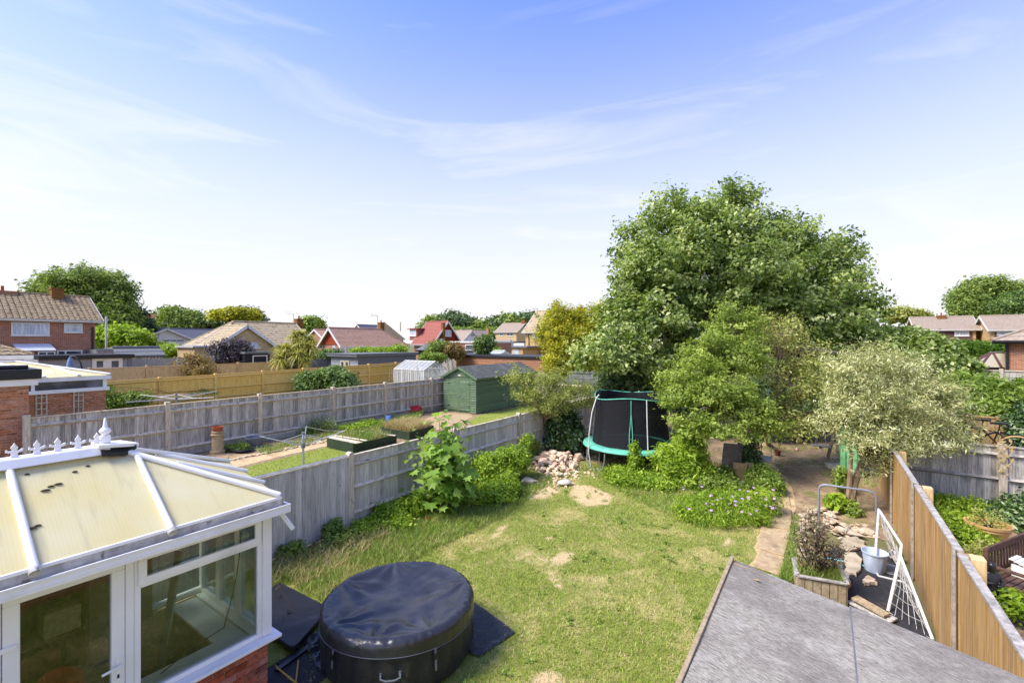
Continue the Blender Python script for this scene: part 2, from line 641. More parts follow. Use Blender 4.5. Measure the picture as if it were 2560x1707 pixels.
pm('bark_grey', (120, 110, 98), (84, 76, 66), sc=6, st=(3, 3, 0.8), rough=0.95, bump=0.5)
pm('bark_dark', (72, 62, 52), (50, 43, 36), sc=6, st=(3, 3, 0.8), rough=0.95, bump=0.5)
pm('blue_plastic', (196, 208, 224), (184, 196, 214), sc=5, rough=0.45, spec=0.4)
pm('blue_bucket', (110, 150, 214), (98, 136, 200), sc=5, rough=0.45)
pm('red_plastic', (206, 44, 58), (182, 34, 48), sc=5, rough=0.45)
pm('yellow_plastic', (214, 180, 50), (196, 160, 40), sc=5, rough=0.5)
pm('green_plastic', (128, 206, 150), (112, 190, 134), sc=4, rough=0.5)
pm('grey_plastic', (118, 122, 130), (102, 106, 114), sc=6, rough=0.5)
pm('pot_buff', (196, 160, 108), (176, 138, 90), sc=7, rough=0.9, bump=0.2)
pm('chimney_clay', (176, 156, 122), (148, 128, 98), sc=8, rough=0.9, bump=0.2)
pm('bronze_black', (32, 32, 36), (22, 22, 26), sc=9, rough=0.35, spec=0.6)
pm('bench_wood', (104, 78, 66), (78, 57, 48), sc=5, st=(4, 4, 4), rough=0.8, bump=0.25, rnd=0.12)
pm('bamboo', (206, 166, 84), (184, 142, 66), sc=9, rough=0.6)
pm('plywood', (190, 158, 108), (168, 132, 84), sc=5, st=(3, 3, 1), rough=0.85, rnd=0.1)
pm('grey_board', (136, 128, 118), (112, 105, 96), sc=5, rough=0.9, c3=(92, 86, 78), sc3=3, r3=(0.55, 0.75), rnd=0.05)
pm('bike_black', (26, 26, 30), (18, 18, 22), sc=9, rough=0.4, spec=0.5)
pm('bike_maroon', (62, 28, 30), (48, 22, 24), sc=9, rough=0.35, spec=0.5)
pm('tan_tyre', (186, 152, 110), (166, 132, 92), sc=9, rough=0.8)
pm('wire_leaf', (206, 184, 138), (180, 156, 110), sc=12, rough=0.5, metal=0.3)
pm('parasol_blue', (132, 152, 182), (112, 132, 164), sc=8, rough=0.8)
pm('interior_floor', (92, 76, 62), (66, 54, 44), sc=5, rough=0.8, bump=0.3)
pm('interior_plaster', (150, 136, 116), (132, 118, 98), sc=2, rough=0.9)
pm('cardboard', (150, 116, 74), (132, 100, 62), sc=5, rough=0.9)
pm('maroon_bar', (96, 52, 48), (84, 44, 42), sc=6, rough=0.5)
pm('paper', (226, 224, 232), (214, 212, 222), sc=4, rough=0.8)
glass_mat('glass')
t = NT('greenhouse_glass')
tr_ = t.n('ShaderNodeBsdfTransparent')
mx_ = t.n('ShaderNodeMixShader')
mx_.inputs[0].default_value = 0.32
t.l(tr_.outputs[0], mx_.inputs[1])
t.l(t.bsdf(lin((226, 232, 230)), 0.35, 0.4), mx_.inputs[2])
t.done(mx_.outputs[0])
t = NT('window_dark')
v_ = t.coords((1, 1, 1), True)
c_ = t.mix(t.rng(t.noise(v_, 1.2, 2), 0.4, 0.65), lin((52, 60, 68)), lin((112, 120, 126)))
t.done(t.bsdf(c_, 0.08, 0.6))
t = NT('window_net')
v_ = t.coords((6, 6, 0.4), True)
c_ = t.mix(t.rng(t.noise(v_, 2.2, 2), 0.4, 0.6), lin((206, 212, 220)), lin((164, 174, 186)))
t.done(t.bsdf(c_, 0.15, 0.5))
# ribbed cream polycarbonate sheet
t = NT('polycarbonate')
v_ = t.coords()
wv = t.n('ShaderNodeTexWave', wave_type='BANDS', bands_direction='Y')
wv.inputs['Scale'].default_value = 12.0
wv.inputs['Distortion'].default_value = 0.0
t.l(v_, wv.inputs['Vector'])
c_ = t.mix(t.rng(t.noise(v_, 1.6, 4), 0.35, 0.7), lin((236, 224, 166)), lin((240, 234, 200)))
c_ = t.mix(t.rng(wv.outputs['Fac'], 0, 1, 0.0, 0.06), c_, lin((178, 170, 128)))
c_ = t.mix(t.rng(t.noise(t.coords((0.4, 4, 1)), 3.0, 3), 0.55, 0.8, 0.0, 0.5), c_, lin((192, 184, 146)))
b_ = t.bsdf(c_, 0.38, 0.5, 0, wv.outputs['Fac'], 0.05, 0.003)
tr_ = t.n('ShaderNodeBsdfTranslucent')
t.l(c_, tr_.inputs['Color'])
mx_ = t.n('ShaderNodeMixShader')
mx_.inputs[0].default_value = 0.35
t.l(b_, mx_.inputs[1])
t.l(tr_.outputs[0], mx_.inputs[2])
t.done(mx_.outputs[0])
# see-through black safety net
t = NT('net_black')
b_ = t.bsdf(lin((30, 30, 34)), 0.8, 0.2)
tr_ = t.n('ShaderNodeBsdfTransparent')
mx_ = t.n('ShaderNodeMixShader')
t.l(t.rng(t.noise(t.coords(), 2.0, 3), 0.3, 0.7, 0.88, 0.96), mx_.inputs[0])
t.l(tr_.outputs[0], mx_.inputs[1])
t.l(b_, mx_.inputs[2])
t.done(mx_.outputs[0])
# woven black vinyl of the spa
t = NT('spa_weave')
tc_ = t.n('ShaderNodeTexCoord')
br = t.n('ShaderNodeTexBrick')
br.inputs['Scale'].default_value = 1.0
br.inputs['Brick Width'].default_value = 0.034
br.inputs['Row Height'].default_value = 0.014
br.inputs['Mortar Size'].default_value = 0.0035
br.inputs['Mortar Smooth'].default_value = 0.6
sp = t.n('ShaderNodeSeparateXYZ')
t.l(tc_.outputs['Object'], sp.inputs[0])
cb = t.n('ShaderNodeCombineXYZ')
t.l(t.math('MULTIPLY', t.math('ARCTAN2', sp.outputs[1], sp.outputs[0]), 0.945), cb.inputs[0])
t.l(sp.outputs[2], cb.inputs[1])
t.l(cb.outputs[0], br.inputs['Vector'])
br.inputs['Color1'].default_value = lin((56, 56, 60))
br.inputs['Color2'].default_value = lin((44, 44, 47))
br.inputs['Mortar'].default_value = lin((24, 23, 24))
t.done(t.bsdf(br.outputs['Color'], 0.38, 0.5, 0, t.math('SUBTRACT', 1.0, br.outputs['Fac']), 0.9, 0.008))
pm('spa_cover', (46, 46, 50), (38, 38, 42), sc=3, rough=0.28, spec=0.55, c3=(78, 78, 82), sc3=1.3, r3=(0.5, 0.85), bump=0.35, bsc=9, c4=(150, 150, 152), sc4=60, r4=(0.78, 0.80), bd=0.02)
# roofing felt with mineral chips, brushed along the sheet
t = NT('mineral_felt')
v_ = t.coords((14, 60, 26), False, (0, 0, R(22)))
n1 = t.noise(v_, 1.6, 5, 0.72)
n2 = t.noise(t.coords(), 1.3, 6, 0.62)
n3 = t.noise(t.coords(), 170.0, 2, 0.6)
c_ = t.mix(t.rng(n1, 0.36, 0.66), lin((106, 100, 90)), lin((184, 177, 162)))
n4 = t.noise(t.coords((1.0, 2.2, 1)), 2.6, 7, 0.7, 0.6)
c_ = t.mix(t.rng(n2, 0.44, 0.66, 0.0, 0.75), c_, lin((98, 88, 84)))
c_ = t.mix(t.rng(n4, 0.54, 0.74, 0.0, 0.8), c_, lin((196, 190, 180)))
c_ = t.mix(t.rng(n3, 0.5, 0.75, 0.0, 0.5), c_, lin((190, 184, 174)))
t.done(t.bsdf(c_, 0.95, 0.2, 0, n3, 0.7, 0.008))
# lawn and blades share the same patches
def lawn_mat(name, greens, straw, blade, sc=0.9, bias=0.0):
 t = NT(name)
 v = t.coords()
 big = t.noise(v, sc, 5, 0.65, 0.4)
 fine = t.noise(v, sc * 7, 4, 0.7)
 c = t.mix(t.rng(fine, 0.35, 0.65), lin(greens[0]), lin(greens[1]))
 earth = lin((218, 194, 150))
 mot = t.math('ADD', big, t.rng(t.noise(v, sc * 14, 4, 0.75), 0, 1, -0.17, 0.17))
 c = t.mix(t.rng(mot, 0.44 + bias, 0.64 + bias, 0.0, 0.85), c, lin(straw))
 if blade:
  at = t.n('ShaderNodeAttribute', attribute_name='rnd')
  hsv = t.n('ShaderNodeHueSaturation')
  t.l(c, hsv.inputs['Color'])
  t.l(t.rng(at.outputs['Fac'], 0, 1, 0.72, 1.35), hsv.inputs['Value'])
  t.l(t.rng(at.outputs['Fac'], 0, 1, 0.485, 0.51), hsv.inputs['Hue'])
  c = hsv.outputs['Color']
  b = t.bsdf(c, 0.55, 0.3)
  tr = t.n('ShaderNodeBsdfTranslucent')
  t.l(c, tr.inputs['Color'])
  mx = t.n('ShaderNodeMixShader')
  mx.inputs[0].default_value = 0.3
  t.l(b, mx.inputs[1])
  t.l(tr.outputs[0], mx.inputs[2])
  return t.done(mx.outputs[0])
 ab_ = t.n('ShaderNodeAttribute', attribute_name='bare')
 nb_ = t.math('ADD', ab_.outputs['Fac'], t.rng(t.noise(v, 8.0, 6, 0.75), 0, 1, -0.9, 0.9))
 ec = t.mix(t.rng(t.noise(v, 9.0, 5, 0.7), 0.35, 0.65), earth, lin((192, 166, 122)))
 c = t.mix(t.rng(nb_, 0.35, 0.7), c, ec)
 return t.done(t.bsdf(c, 0.95, 0.15, 0, t.noise(v, 60, 4, 0.7), 0.8, 0.03))
lawn_mat('lawn_ground', ((122, 132, 58), (142, 148, 74)), (196, 178, 124), False, 0.9, 0.04)
lawn_mat('lawn_blade', ((128, 156, 48), (172, 186, 80)), (214, 204, 132), True, 0.9, 0.04)
lawn_mat('rough_blade', ((112, 142, 54), (146, 164, 76)), (184, 174, 112), True, 1.3, 0.06)
lawn_mat('dry_blade', ((172, 162, 96), (196, 180, 122)), (206, 182, 138), True, 1.3, -0.05)
lawn_mat('neat_ground', ((136, 146, 66), (146, 156, 72)), (172, 166, 96), False, 1.2, 0.1)
lawn_mat('neat_blade', ((148, 166, 72), (168, 180, 86)), (192, 186, 112), True, 1.2, 0.1)
leaf_mat('leaf_oak', [(66, 86, 36), (102, 122, 56), (140, 154, 88), (188, 194, 138)], 0.42, 0.36, 0.5)  # palest stop puts leaf highlights into the colour
leaf_mat('leaf_deep', [(60, 80, 38), (90, 112, 54), (118, 138, 74)], 0.5, 0.25)
leaf_mat('leaf_lime', [(88, 106, 36), (130, 146, 60), (166, 178, 92)], 0.5, 0.32)
leaf_mat('leaf_dull', [(106, 116, 48), (144, 150, 76), (170, 168, 104)], 0.6, 0.25)
leaf_mat('leaf_olive', [(100, 108, 60), (140, 144, 88), (176, 174, 122), (206, 204, 164)], 0.5, 0.22, 0.4)
leaf_mat('leaf_gold', [(92, 98, 26), (146, 148, 40), (190, 180, 56)], 0.55, 0.3)
leaf_mat('leaf_yew', [(90, 102, 40), (130, 138, 64), (162, 166, 92)], 0.55, 0.28)
leaf_mat('leaf_mid', [(76, 98, 34), (110, 132, 52), (144, 160, 76)], 0.5, 0.3)
leaf_mat('leaf_far', [(74, 94, 38), (110, 128, 56), (144, 156, 80)], 0.6, 0.25)
leaf_mat('leaf_pine', [(60, 78, 46), (82, 102, 62), (104, 122, 78)], 0.6, 0.2)
leaf_mat('leaf_hedge', [(52, 80, 20), (78, 110, 28), (104, 134, 44)], 0.55, 0.28)
leaf_mat('leaf_bronze', [(92, 78, 40), (124, 104, 58), (146, 126, 76)], 0.6, 0.25)
leaf_mat('leaf_smoke', [(56, 50, 56), (88, 80, 86), (122, 114, 118)], 0.6, 0.2)
leaf_mat('leaf_maroon', [(66, 36, 40), (92, 52, 54), (116, 72, 70)], 0.6, 0.25)
leaf_mat('leaf_dark', [(42, 62, 32), (64, 88, 44), (88, 112, 60), (140, 158, 118)], 0.32, 0.15, 0.5)
leaf_mat('leaf_bright', [(86, 112, 28), (128, 152, 44), (164, 180, 70)], 0.5, 0.35)
leaf_mat('leaf_cord', [(112, 116, 46), (158, 156, 74), (188, 182, 108)], 0.45, 0.25)
leaf_mat('leaf_sycamore', [(86, 116, 40), (116, 146, 58), (146, 170, 82)], 0.5, 0.35, 0.35, True)
leaf_mat('leaf_yucca', [(150, 160, 60), (176, 178, 82)], 0.5, 0.3)
leaf_mat('petal_pink', [(206, 160, 206), (226, 190, 224)], 0.6, 0.3)
leaf_mat('petal_blue', [(150, 146, 190), (176, 172, 206)], 0.6, 0.3)
leaf_mat('petal_red', [(206, 24, 40), (220, 40, 56)], 0.5, 0.2)
leaf_mat('dead_leaf', [(98, 82, 62), (128, 108, 82), (116, 118, 76)], 0.8, 0.15)
# ------------------------------------------------------------------ foliage helpers
def np_mesh(name, verts, faces, mat, rnd=None):
 """verts (N,3), faces (M,k) -> mesh with a per-face value 'rnd'"""
 me = bpy.data.meshes.new(name)
 m, k = faces.shape
 me.vertices.add(len(verts))
 me.vertices.foreach_set('co', np.ascontiguousarray(verts, dtype=np.float32).ravel())
 me.loops.add(m * k)
 me.loops.foreach_set('vertex_index', np.ascontiguousarray(faces, dtype=np.int32).ravel())
 me.polygons.add(m)
 me.polygons.foreach_set('loop_start', np.arange(0, m * k, k, dtype=np.int32))
 me.polygons.foreach_set('loop_total', np.full(m, k, dtype=np.int32))
 if rnd is not None:
  at = me.attributes.new('rnd', 'FLOAT', 'FACE')
  at.data.foreach_set('value', np.ascontiguousarray(rnd, dtype=np.float32))
 me.materials.append(mat)
 me.update(calc_edges=True)
 return me


def unit(a):
 return a / np.maximum(np.linalg.norm(a, axis=1, keepdims=True), 1e-9)


def leaves(name, pos, nrm, size, aspect, mat, parent, tone=None, fold=0.25, axis=None, kind=None, jitter=0.35):
 """one folded diamond leaf at each pos; nrm approx facing"""
 n = len(pos)
 if n == 0:
  return None
 nrm = unit(nrm)
 if axis is None:
  axis = rng.normal(size=(n, 3))
 axis = unit(axis - nrm * np.sum(axis * nrm, axis=1, keepdims=True))
 side = np.cross(nrm, axis)
 s = size * (1 + jitter * rng.normal(size=(n, 1)).clip(-1.5, 1.5))
 L = axis * s
 W = side * s * aspect * 0.5
 up = nrm * s * aspect * fold
 V = np.empty((n, 4, 3))
 V[:, 0] = pos - L * 0.5
 V[:, 1] = pos - W + up
 V[:, 2] = pos + L * 0.5
 V[:, 3] = pos + W + up
 if parent is not None:
  off = np.array(world_of(parent).translation)
  V = V - off
 base = np.arange(n)[:, None] * 4
 Fc = np.concatenate([base + np.array([[0, 2, 1]]), base + np.array([[0, 3, 2]])], axis=1).reshape(-1, 3)
 if tone is None:
  tone = rng.random(n)
 r = np.repeat(np.clip(tone, 0, 1), 2)
 me = np_mesh(name, V.reshape(-1, 3), Fc, mat, r)
 o = bpy.data.objects.new(name, me)
 COL.objects.link(o)
 o.parent = parent
 if kind:
  o['kind'] = kind
 return o


def sph(n):
 return unit(rng.normal(size=(n, 3)))


def crown_points(blobs, ncl, per, cr, shell=0.35, flat=0.65, upbias=0.55, lo=-0.75, elong=0.0):
 """leaf positions bunched in sprays over a set of ellipsoid lobes: blobs = [(centre, (rx,ry,rz)), ...]"""
 vol = np.array([b[1][0] * b[1][1] + b[1][1] * b[1][2] + b[1][0] * b[1][2] for b in blobs])
 cnt = np.maximum(1, (ncl * vol / vol.sum()).astype(int))
 P, N, T, C = [], [], [], []
 for (c, r), k in zip(blobs, cnt):
  c, r = np.array(c), np.array(r)
  d = sph(k * 2)
  d = d[d[:, 2] > lo][:k]
  k = len(d)
  rad = 1 - shell * rng.random((k, 1)) ** 1.5
  bump = 1 + 0.10 * np.sin(d[:, :1] * 7 + c[0]) * np.cos(d[:, 1:2] * 6 + c[1]) + 0.06 * rng.normal(size=(k, 1)).clip(-1.5, 1.5)
  bump = bump + 0.20 * rng.random((k, 1)) * (rng.random((k, 1)) > 0.86)
  cc = c + d * r * rad * bump
  C.append(cc)
  q = rng.normal(size=(k, per, 3)).clip(-1.7, 1.7) * cr
  q[:, :, 2] *= flat
  if elong:
   sd = unit(d * 0.8 + np.array([0, 0, 0.45]) + rng.normal(size=d.shape) * 0.45)
   q = q * 0.55 + sd[:, None, :] * rng.uniform(-1.0, 1.3, size=(k, per, 1)) * elong
  p = cc[:, None, :] + q
  nn = d[:, None, :] * 0.55 + np.array([0, 0, upbias]) + rng.normal(size=(k, per, 3)) * 0.55
  tone = 0.5 + 0.22 * rng.normal(size=(k, 1)) + 0.2 * rng.normal(size=(k, per))
  P.append(p.reshape(-1, 3))
  N.append(nn.reshape(-1, 3))
  T.append(tone.reshape(-1))
 return np.concatenate(P), np.concatenate(N), np.concatenate(T), np.concatenate(C)


def bend(p, q, k=5, sag=0.12, up=0.0):
 p, q = Vector(p), Vector(q)
 L = (q - p).length
 j1 = Vector((random.uniform(-1, 1), random.uniform(-1, 1), random.uniform(-0.5, 1))) * L * sag
 out = []
 for i in range(k + 1):
  t = i / k
  out.append(p.lerp(q, t) + j1 * math.sin(math.pi * t) + Vector((0, 0, up * L * math.sin(math.pi * t))))
 return out


def tree(name, label, base, blobs, tr, mat, bark, ncl=300, per=40, cr=0.35, size=0.14, aspect=0.55, cat='tree',
         group=None, limbs=None, twigs=40, shell=0.4, flat=0.65, upbias=0.55, fork=None, lo=-0.75, trunk_name='trunk', axis_up=0.0, twig_r=0.012, elong=0.0):
 base = Vector(base)
 t = thing(name, label, cat, base, 0, group)
 P, N, T, C = crown_points(blobs, ncl, per, cr, shell, flat, upbias, lo, elong)
 ax = None
 if axis_up:
  ax = rng.normal(size=(len(P), 3)) + np.array([0, 0, axis_up])
 leaves('crown', P, N, size, aspect, M_[mat], t, T, axis=ax)
 m = MB()
 cen = sum((Vector(b[0]) for b in blobs), Vector()) / len(blobs)
 if fork is None:
  fork = base.lerp(cen, 0.55)
 fork = Vector(fork)
 m.tube(bend(base - Vector((0, 0, 0.05)), fork, 5, 0.05), [tr * (1.25 - 0.45 * i / 5) for i in range(6)], 8)
 for c, r in blobs:
  tgt = Vector(c) + Vector((0, 0, r[2] * 0.3))
  m.tube(bend(fork - Vector((0, 0, tr)), tgt, 5, 0.10), [tr * (0.62 - 0.10 * i) for i in range(6)], 6)
 idx = rng.permutation(len(C))[:twigs]
 bl = [Vector(b[0]) for b in blobs]
 for i in idx:
  c = Vector(C[i])
  b = min(bl, key=lambda q: (q - c).length)
  s = fork.lerp(b, random.uniform(0.35, 0.95))
  r0 = max(twig_r, tr * 0.16)
  m.tube(bend(s, c, 4, 0.12), [r0 * (1 - 0.19 * k) for k in range(5)], 4)
 m.build(trunk_name, M_[bark], t, smooth=True)
 return t


def B(u, v, d, rx, rz, ry=None):
 """crown lobe seen at (u, v), distance d, half-extents rx, rz in sight units"""
 c = AD(u, v, d)
 k = d / FPX
 return (c, (rx * k, (ry if ry else rx) * k, rz * k))


def shrub(name, label, base, blobs, mat, ncl=120, per=30, cr=0.12, size=0.07, aspect=0.5, bark='bark_dark', cat='shrub', group=None, stems=7, **kw):
 base = Vector(base)
 t = thing(name, label, cat, base, 0, group)
 P, N, T, C = crown_points(blobs, ncl, per, cr, kw.get('shell', 0.6), kw.get('flat', 0.8), kw.get('upbias', 0.5), kw.get('lo', -0.9), kw.get('elong', 0.0))
 ok = P[:, 2] > base.z + 0.01
 ax = None
 if kw.get('axis_up'):
  ax = rng.normal(size=(len(P), 3)) + np.array([0, 0, kw['axis_up']])
  ax = ax[ok]
 leaves('foliage', P[ok], N[ok], size, aspect, M_[mat], t, T[ok], axis=ax)
 m = MB()
 for i in range(stems):
  c = Vector(C[random.randrange(len(C))])
  m.tube(bend(base + Vector((random.uniform(-.05, .05), random.uniform(-.05, .05), -0.02)), c, 4, 0.1),
               [kw.get('sr', 0.012) * (1 - 0.18 * k) for k in range(5)], 5)
 m.build('stem', M_[bark], t, smooth=True)
 return t


def in_poly(x, y, poly):
 inside = np.zeros(len(x), bool)
 n = len(poly)
 for i in range(n):
  x1, y1 = poly[i][0], poly[i][1]
  x2, y2 = poly[(i + 1) % n][0], poly[(i + 1) % n][1]
  c = ((y1 > y) != (y2 > y)) & (x < (x2 - x1) * (y - y1) / (y2 - y1 + 1e-12) + x1)
  inside ^= c
 return inside


def grass(name, poly, n, h, w, mat, label, parent=None, holes=(), z=0.0, lean=0.5, hfun=None, keep=None, bias=None):
 poly = [(p[0], p[1]) for p in poly]
 xs = [p[0] for p in poly]
 ys = [p[1] for p in poly]
 x = rng.uniform(min(xs), max(xs), n)
 y = rng.uniform(min(ys), max(ys), n)
 ok = in_poly(x, y, poly)
 for hp in holes:
  ok &= ~in_poly(x + rng.normal(size=n) * 0.06, y + rng.normal(size=n) * 0.06, [(p[0], p[1]) for p in hp])
 x, y = x[ok], y[ok]
 if keep is not None:
  k = rng.random(len(x)) < keep(x, y)
  x, y = x[k], y[k]
 n = len(x)
 hh = h * (0.55 + 0.8 * rng.random(n))
 if hfun is not None:
  hh = hh * hfun(x, y)
 a = rng.uniform(0, 2 * math.pi, n)
 b = rng.uniform(0, 2 * math.pi, n)
 ww = w * (0.7 + 0.6 * rng.random(n)) * 0.5
 le = hh * lean * (0.3 + rng.random(n))
 V = np.zeros((n, 5, 3))
 cx, sx = np.cos(a) * ww, np.sin(a) * ww
 lx, ly = np.cos(b) * le, np.sin(b) * le
 V[:, 0] = np.stack([x - cx, y - sx, np.full(n, z - 0.004)], 1)
 V[:, 1] = np.stack([x + cx, y + sx, np.full(n, z - 0.004)], 1)
 V[:, 2] = np.stack([x + cx * .8 + lx * .4, y + sx * .8 + ly * .4, z + hh * .6], 1)
 V[:, 3] = np.stack([x - cx * .8 + lx * .4, y - sx * .8 + ly * .4, z + hh * .6], 1)
 V[:, 4] = np.stack([x + lx, y + ly, z + hh], 1)
 base = np.arange(n)[:, None] * 5
 tri = np.concatenate([base + np.array([[0, 1, 2]]), base + np.array([[0, 2, 3]]), base + np.array([[3, 2, 4]])], 1).reshape(-1, 3)
 me = np_mesh(name, V.reshape(-1, 3), tri, M_[mat], np.repeat(rng.random(n), 3))
 o = bpy.data.objects.new(name, me)
 COL.objects.link(o)
 o.parent = parent
 return tag(o, label, 'grass' if parent is None else None, None, 'stuff')


def sheet(name, pts, z, mat, parent=None, rough_edge=0.0, sub=6, kind='structure'):
 """flat irregular sheet on the ground"""
 P = []
 n = len(pts)
 for i in range(n):
  a, b = Vector((pts[i][0], pts[i][1], 0)), Vector((pts[(i + 1) % n][0], pts[(i + 1) % n][1], 0))
  for k in range(sub if rough_edge else 1):
   p = a.lerp(b, k / (sub if rough_edge else 1))
   if rough_edge:
    p += Vector((random.gauss(0, rough_edge), random.gauss(0, rough_edge), 0))
   P.append((p.x, p.y, z))
 me = bpy.data.meshes.new(name)
 me.from_pydata(P, [], [tuple(range(len(P)))])
 me.materials.append(M_[mat])
 me.update()
 if me.polygons[0].normal.z < 0:
  me.flip_normals()
 o = bpy.data.objects.new(name, me)
 COL.objects.link(o)
 o.parent = parent
 if kind:
  o['kind'] = kind
 return o


# ------------------------------------------------------------------ stones
def stone_mesh(name, mat, n=13, flat=0.7, seed=0):
 r = random.Random(seed)
 bm = bmesh.new()
 for i in range(n):
  v = Vector((r.gauss(0, 1), r.gauss(0, 1), r.gauss(0, 1))).normalized() * r.uniform(0.75, 1.05)
  bm.verts.new((v.x * 0.5, v.y * 0.5, v.z * 0.5 * flat))
 bmesh.ops.convex_hull(bm, input=bm.verts)
 for v in [v for v in bm.verts if not v.link_faces]:
  bm.verts.remove(v)
 me = bpy.data.meshes.new(name)
 bm.to_mesh(me)
 bm.free()
 me.materials.append(M_[mat])
 return me


# ------------------------------------------------------------------ fences
def board_mesh(name, w, t, h, mat):
 """feather-edge board, foot at origin, height h along z, width along y"""
 m = MB()
 n = 1
 m.add([(-t * 0.25, 0, 0), (t * 0.25, 0, 0), (t * 0.75, w, 0), (-t * 0.25, w, 0),
           (-t * 0.25, 0, h), (t * 0.25, 0, h), (t * 0.75, w, h), (-t * 0.25, w, h)],
          [(0, 3, 2, 1), (4, 5, 6, 7), (0, 1, 5, 4), (1, 2, 6, 5), (2, 3, 7, 6), (3, 0, 4, 7)])
 return m.mesh(name, mat)


def fence(name, label, p0, posts, top, side, boards, post_m, rail_m, rails=(0.25, 0.9, 1.5), z0=0.0, bw=0.105, joined=False,
          gravel=0.14, cap=True, front=(), post_up=0.06, post_w=0.1, group=None, ends=None, capm=None, rail_face=True, topf=None, round_post=False, rs=1.0):
 """fence along a line. p0=(origin, direction); posts = distances along; side = +-1, which side the rails face
 (left normal of direction = +1). front: bays whose boards face the rail side instead."""
 o, d = Vector(p0[0]), Vector(p0[1]).normalized()
 nrm = Vector((-d.y, d.x, 0)) * side
 ang = math.atan2(d.y, d.x) - math.pi / 2          # board width runs along local y
 root = thing(name, label, 'fence', (o.x, o.y, z0), 0, group)
 W = world_of(root).inverted()
 meshes = [board_mesh('board', bw + 0.012, 0.02, 1.0, boards) for _ in range(1)]

 def pt(s, off, z):
  return o + d * s + nrm * off + Vector((0, 0, z))
 for i, s in enumerate(posts):
  m = MB()
  tp = (topf(s) if topf else top) + post_up
  if round_post:
   a = pt(s, 0, 0)
   w = post_w / 2
   poly = [(-w, -0.02)]
   prof = [(-w, 0.0), (w, 0.0), (w, tp - 0.06), (w * .75, tp - .02), (w * .3, tp), (-w * .3, tp), (-w * .75, tp - .02), (-w, tp - .06)]
   pts3 = [pt(s + q[0], -w, z0 - .02 + q[1] + (.0 if q[1] else 0)) for q in prof]
   m.prism(pts3, nrm * post_w)
  else:
   m.obox(pt(s, 0, z0 + tp / 2), d * post_w / 2, nrm * post_w / 2, Vector((0, 0, tp / 2)))
  m.build('post', post_m, root, bevel=0.008)
 for i in range(len(posts) - 1):
  a, b = posts[i] + post_w / 2, posts[i + 1] - post_w / 2
  isf = i in front
  boff = 0.035 if isf else -0.03
  ztop0, ztop1 = (topf(posts[i]), topf(posts[i + 1])) if topf else (top, top)
  n = max(1, int((b - a) / bw))
  step = (b - a) / n
  acc = MB()
  for k in range(n):
   s = a + k * step
   zt = ztop0 + (ztop1 - ztop0) * (k + .5) / n - (0.03 if cap else 0) + random.uniform(-0.008, 0.008)
   h = zt - gravel
   c = pt(s, boff, z0 + gravel)
   if joined:
    acc.obox(pt(s + step / 2, boff + 0.004 * (k % 2), z0 + gravel + h / 2), d * (step / 2 - 0.004), nrm * 0.008, Vector((0, 0, h / 2)))
   else:
    ob = piece('board', meshes[0], root, W @ c, (random.uniform(-.004, .004), random.uniform(-.004, .004), ang), ((1 if True else 1) * random.uniform(0.8, 1.2), step / bw, h))
  if joined:
   acc.build('board_run', boards, root, kind='stuff')
  if not isf and rail_face:
   for rz in rails:
    m = MB()
    rzz = z0 + rz + random.uniform(-.01, .01)
    f = (ztop0 / top if topf else 1.0)
    f2 = (ztop1 / top if topf else 1.0)
    A, Bq = pt(a, 0.0, 0), pt(b, 0.0, 0)
    z1, z2 = rzz * f, rzz * f2
    m.add([A + nrm * 0.055 * rs + Z * z1, A - nrm * 0.02 + Z * (z1 + .045 * rs), A - nrm * 0.02 + Z * (z1 - .045 * rs),
                       Bq + nrm * 0.055 * rs + Z * z2, Bq - nrm * 0.02 + Z * (z2 + .045 * rs), Bq - nrm * 0.02 + Z * (z2 - .045 * rs)],
                      [(0, 1, 2), (5, 4, 3), (0, 3, 4, 1), (1, 4, 5, 2), (2, 5, 3, 0)])
    m.build('rail', rail_m, root)
  if gravel > 0.03:
   m = MB()
   m.obox(pt((a + b) / 2, boff * 0.5, z0 + gravel / 2 - .01), d * (b - a) / 2, nrm * 0.02, Vector((0, 0, gravel / 2 - 0.002)))
   m.build('gravel_board', M_['gravel_board'], root)
  if cap:
   m = MB()
   m.beam(pt(a, boff * .8, z0 + ztop0 - .012), pt(b, boff * .8, z0 + ztop1 - .012), 0.075, 0.03)
   m.build('capping', capm or rail_m, root)
 return root


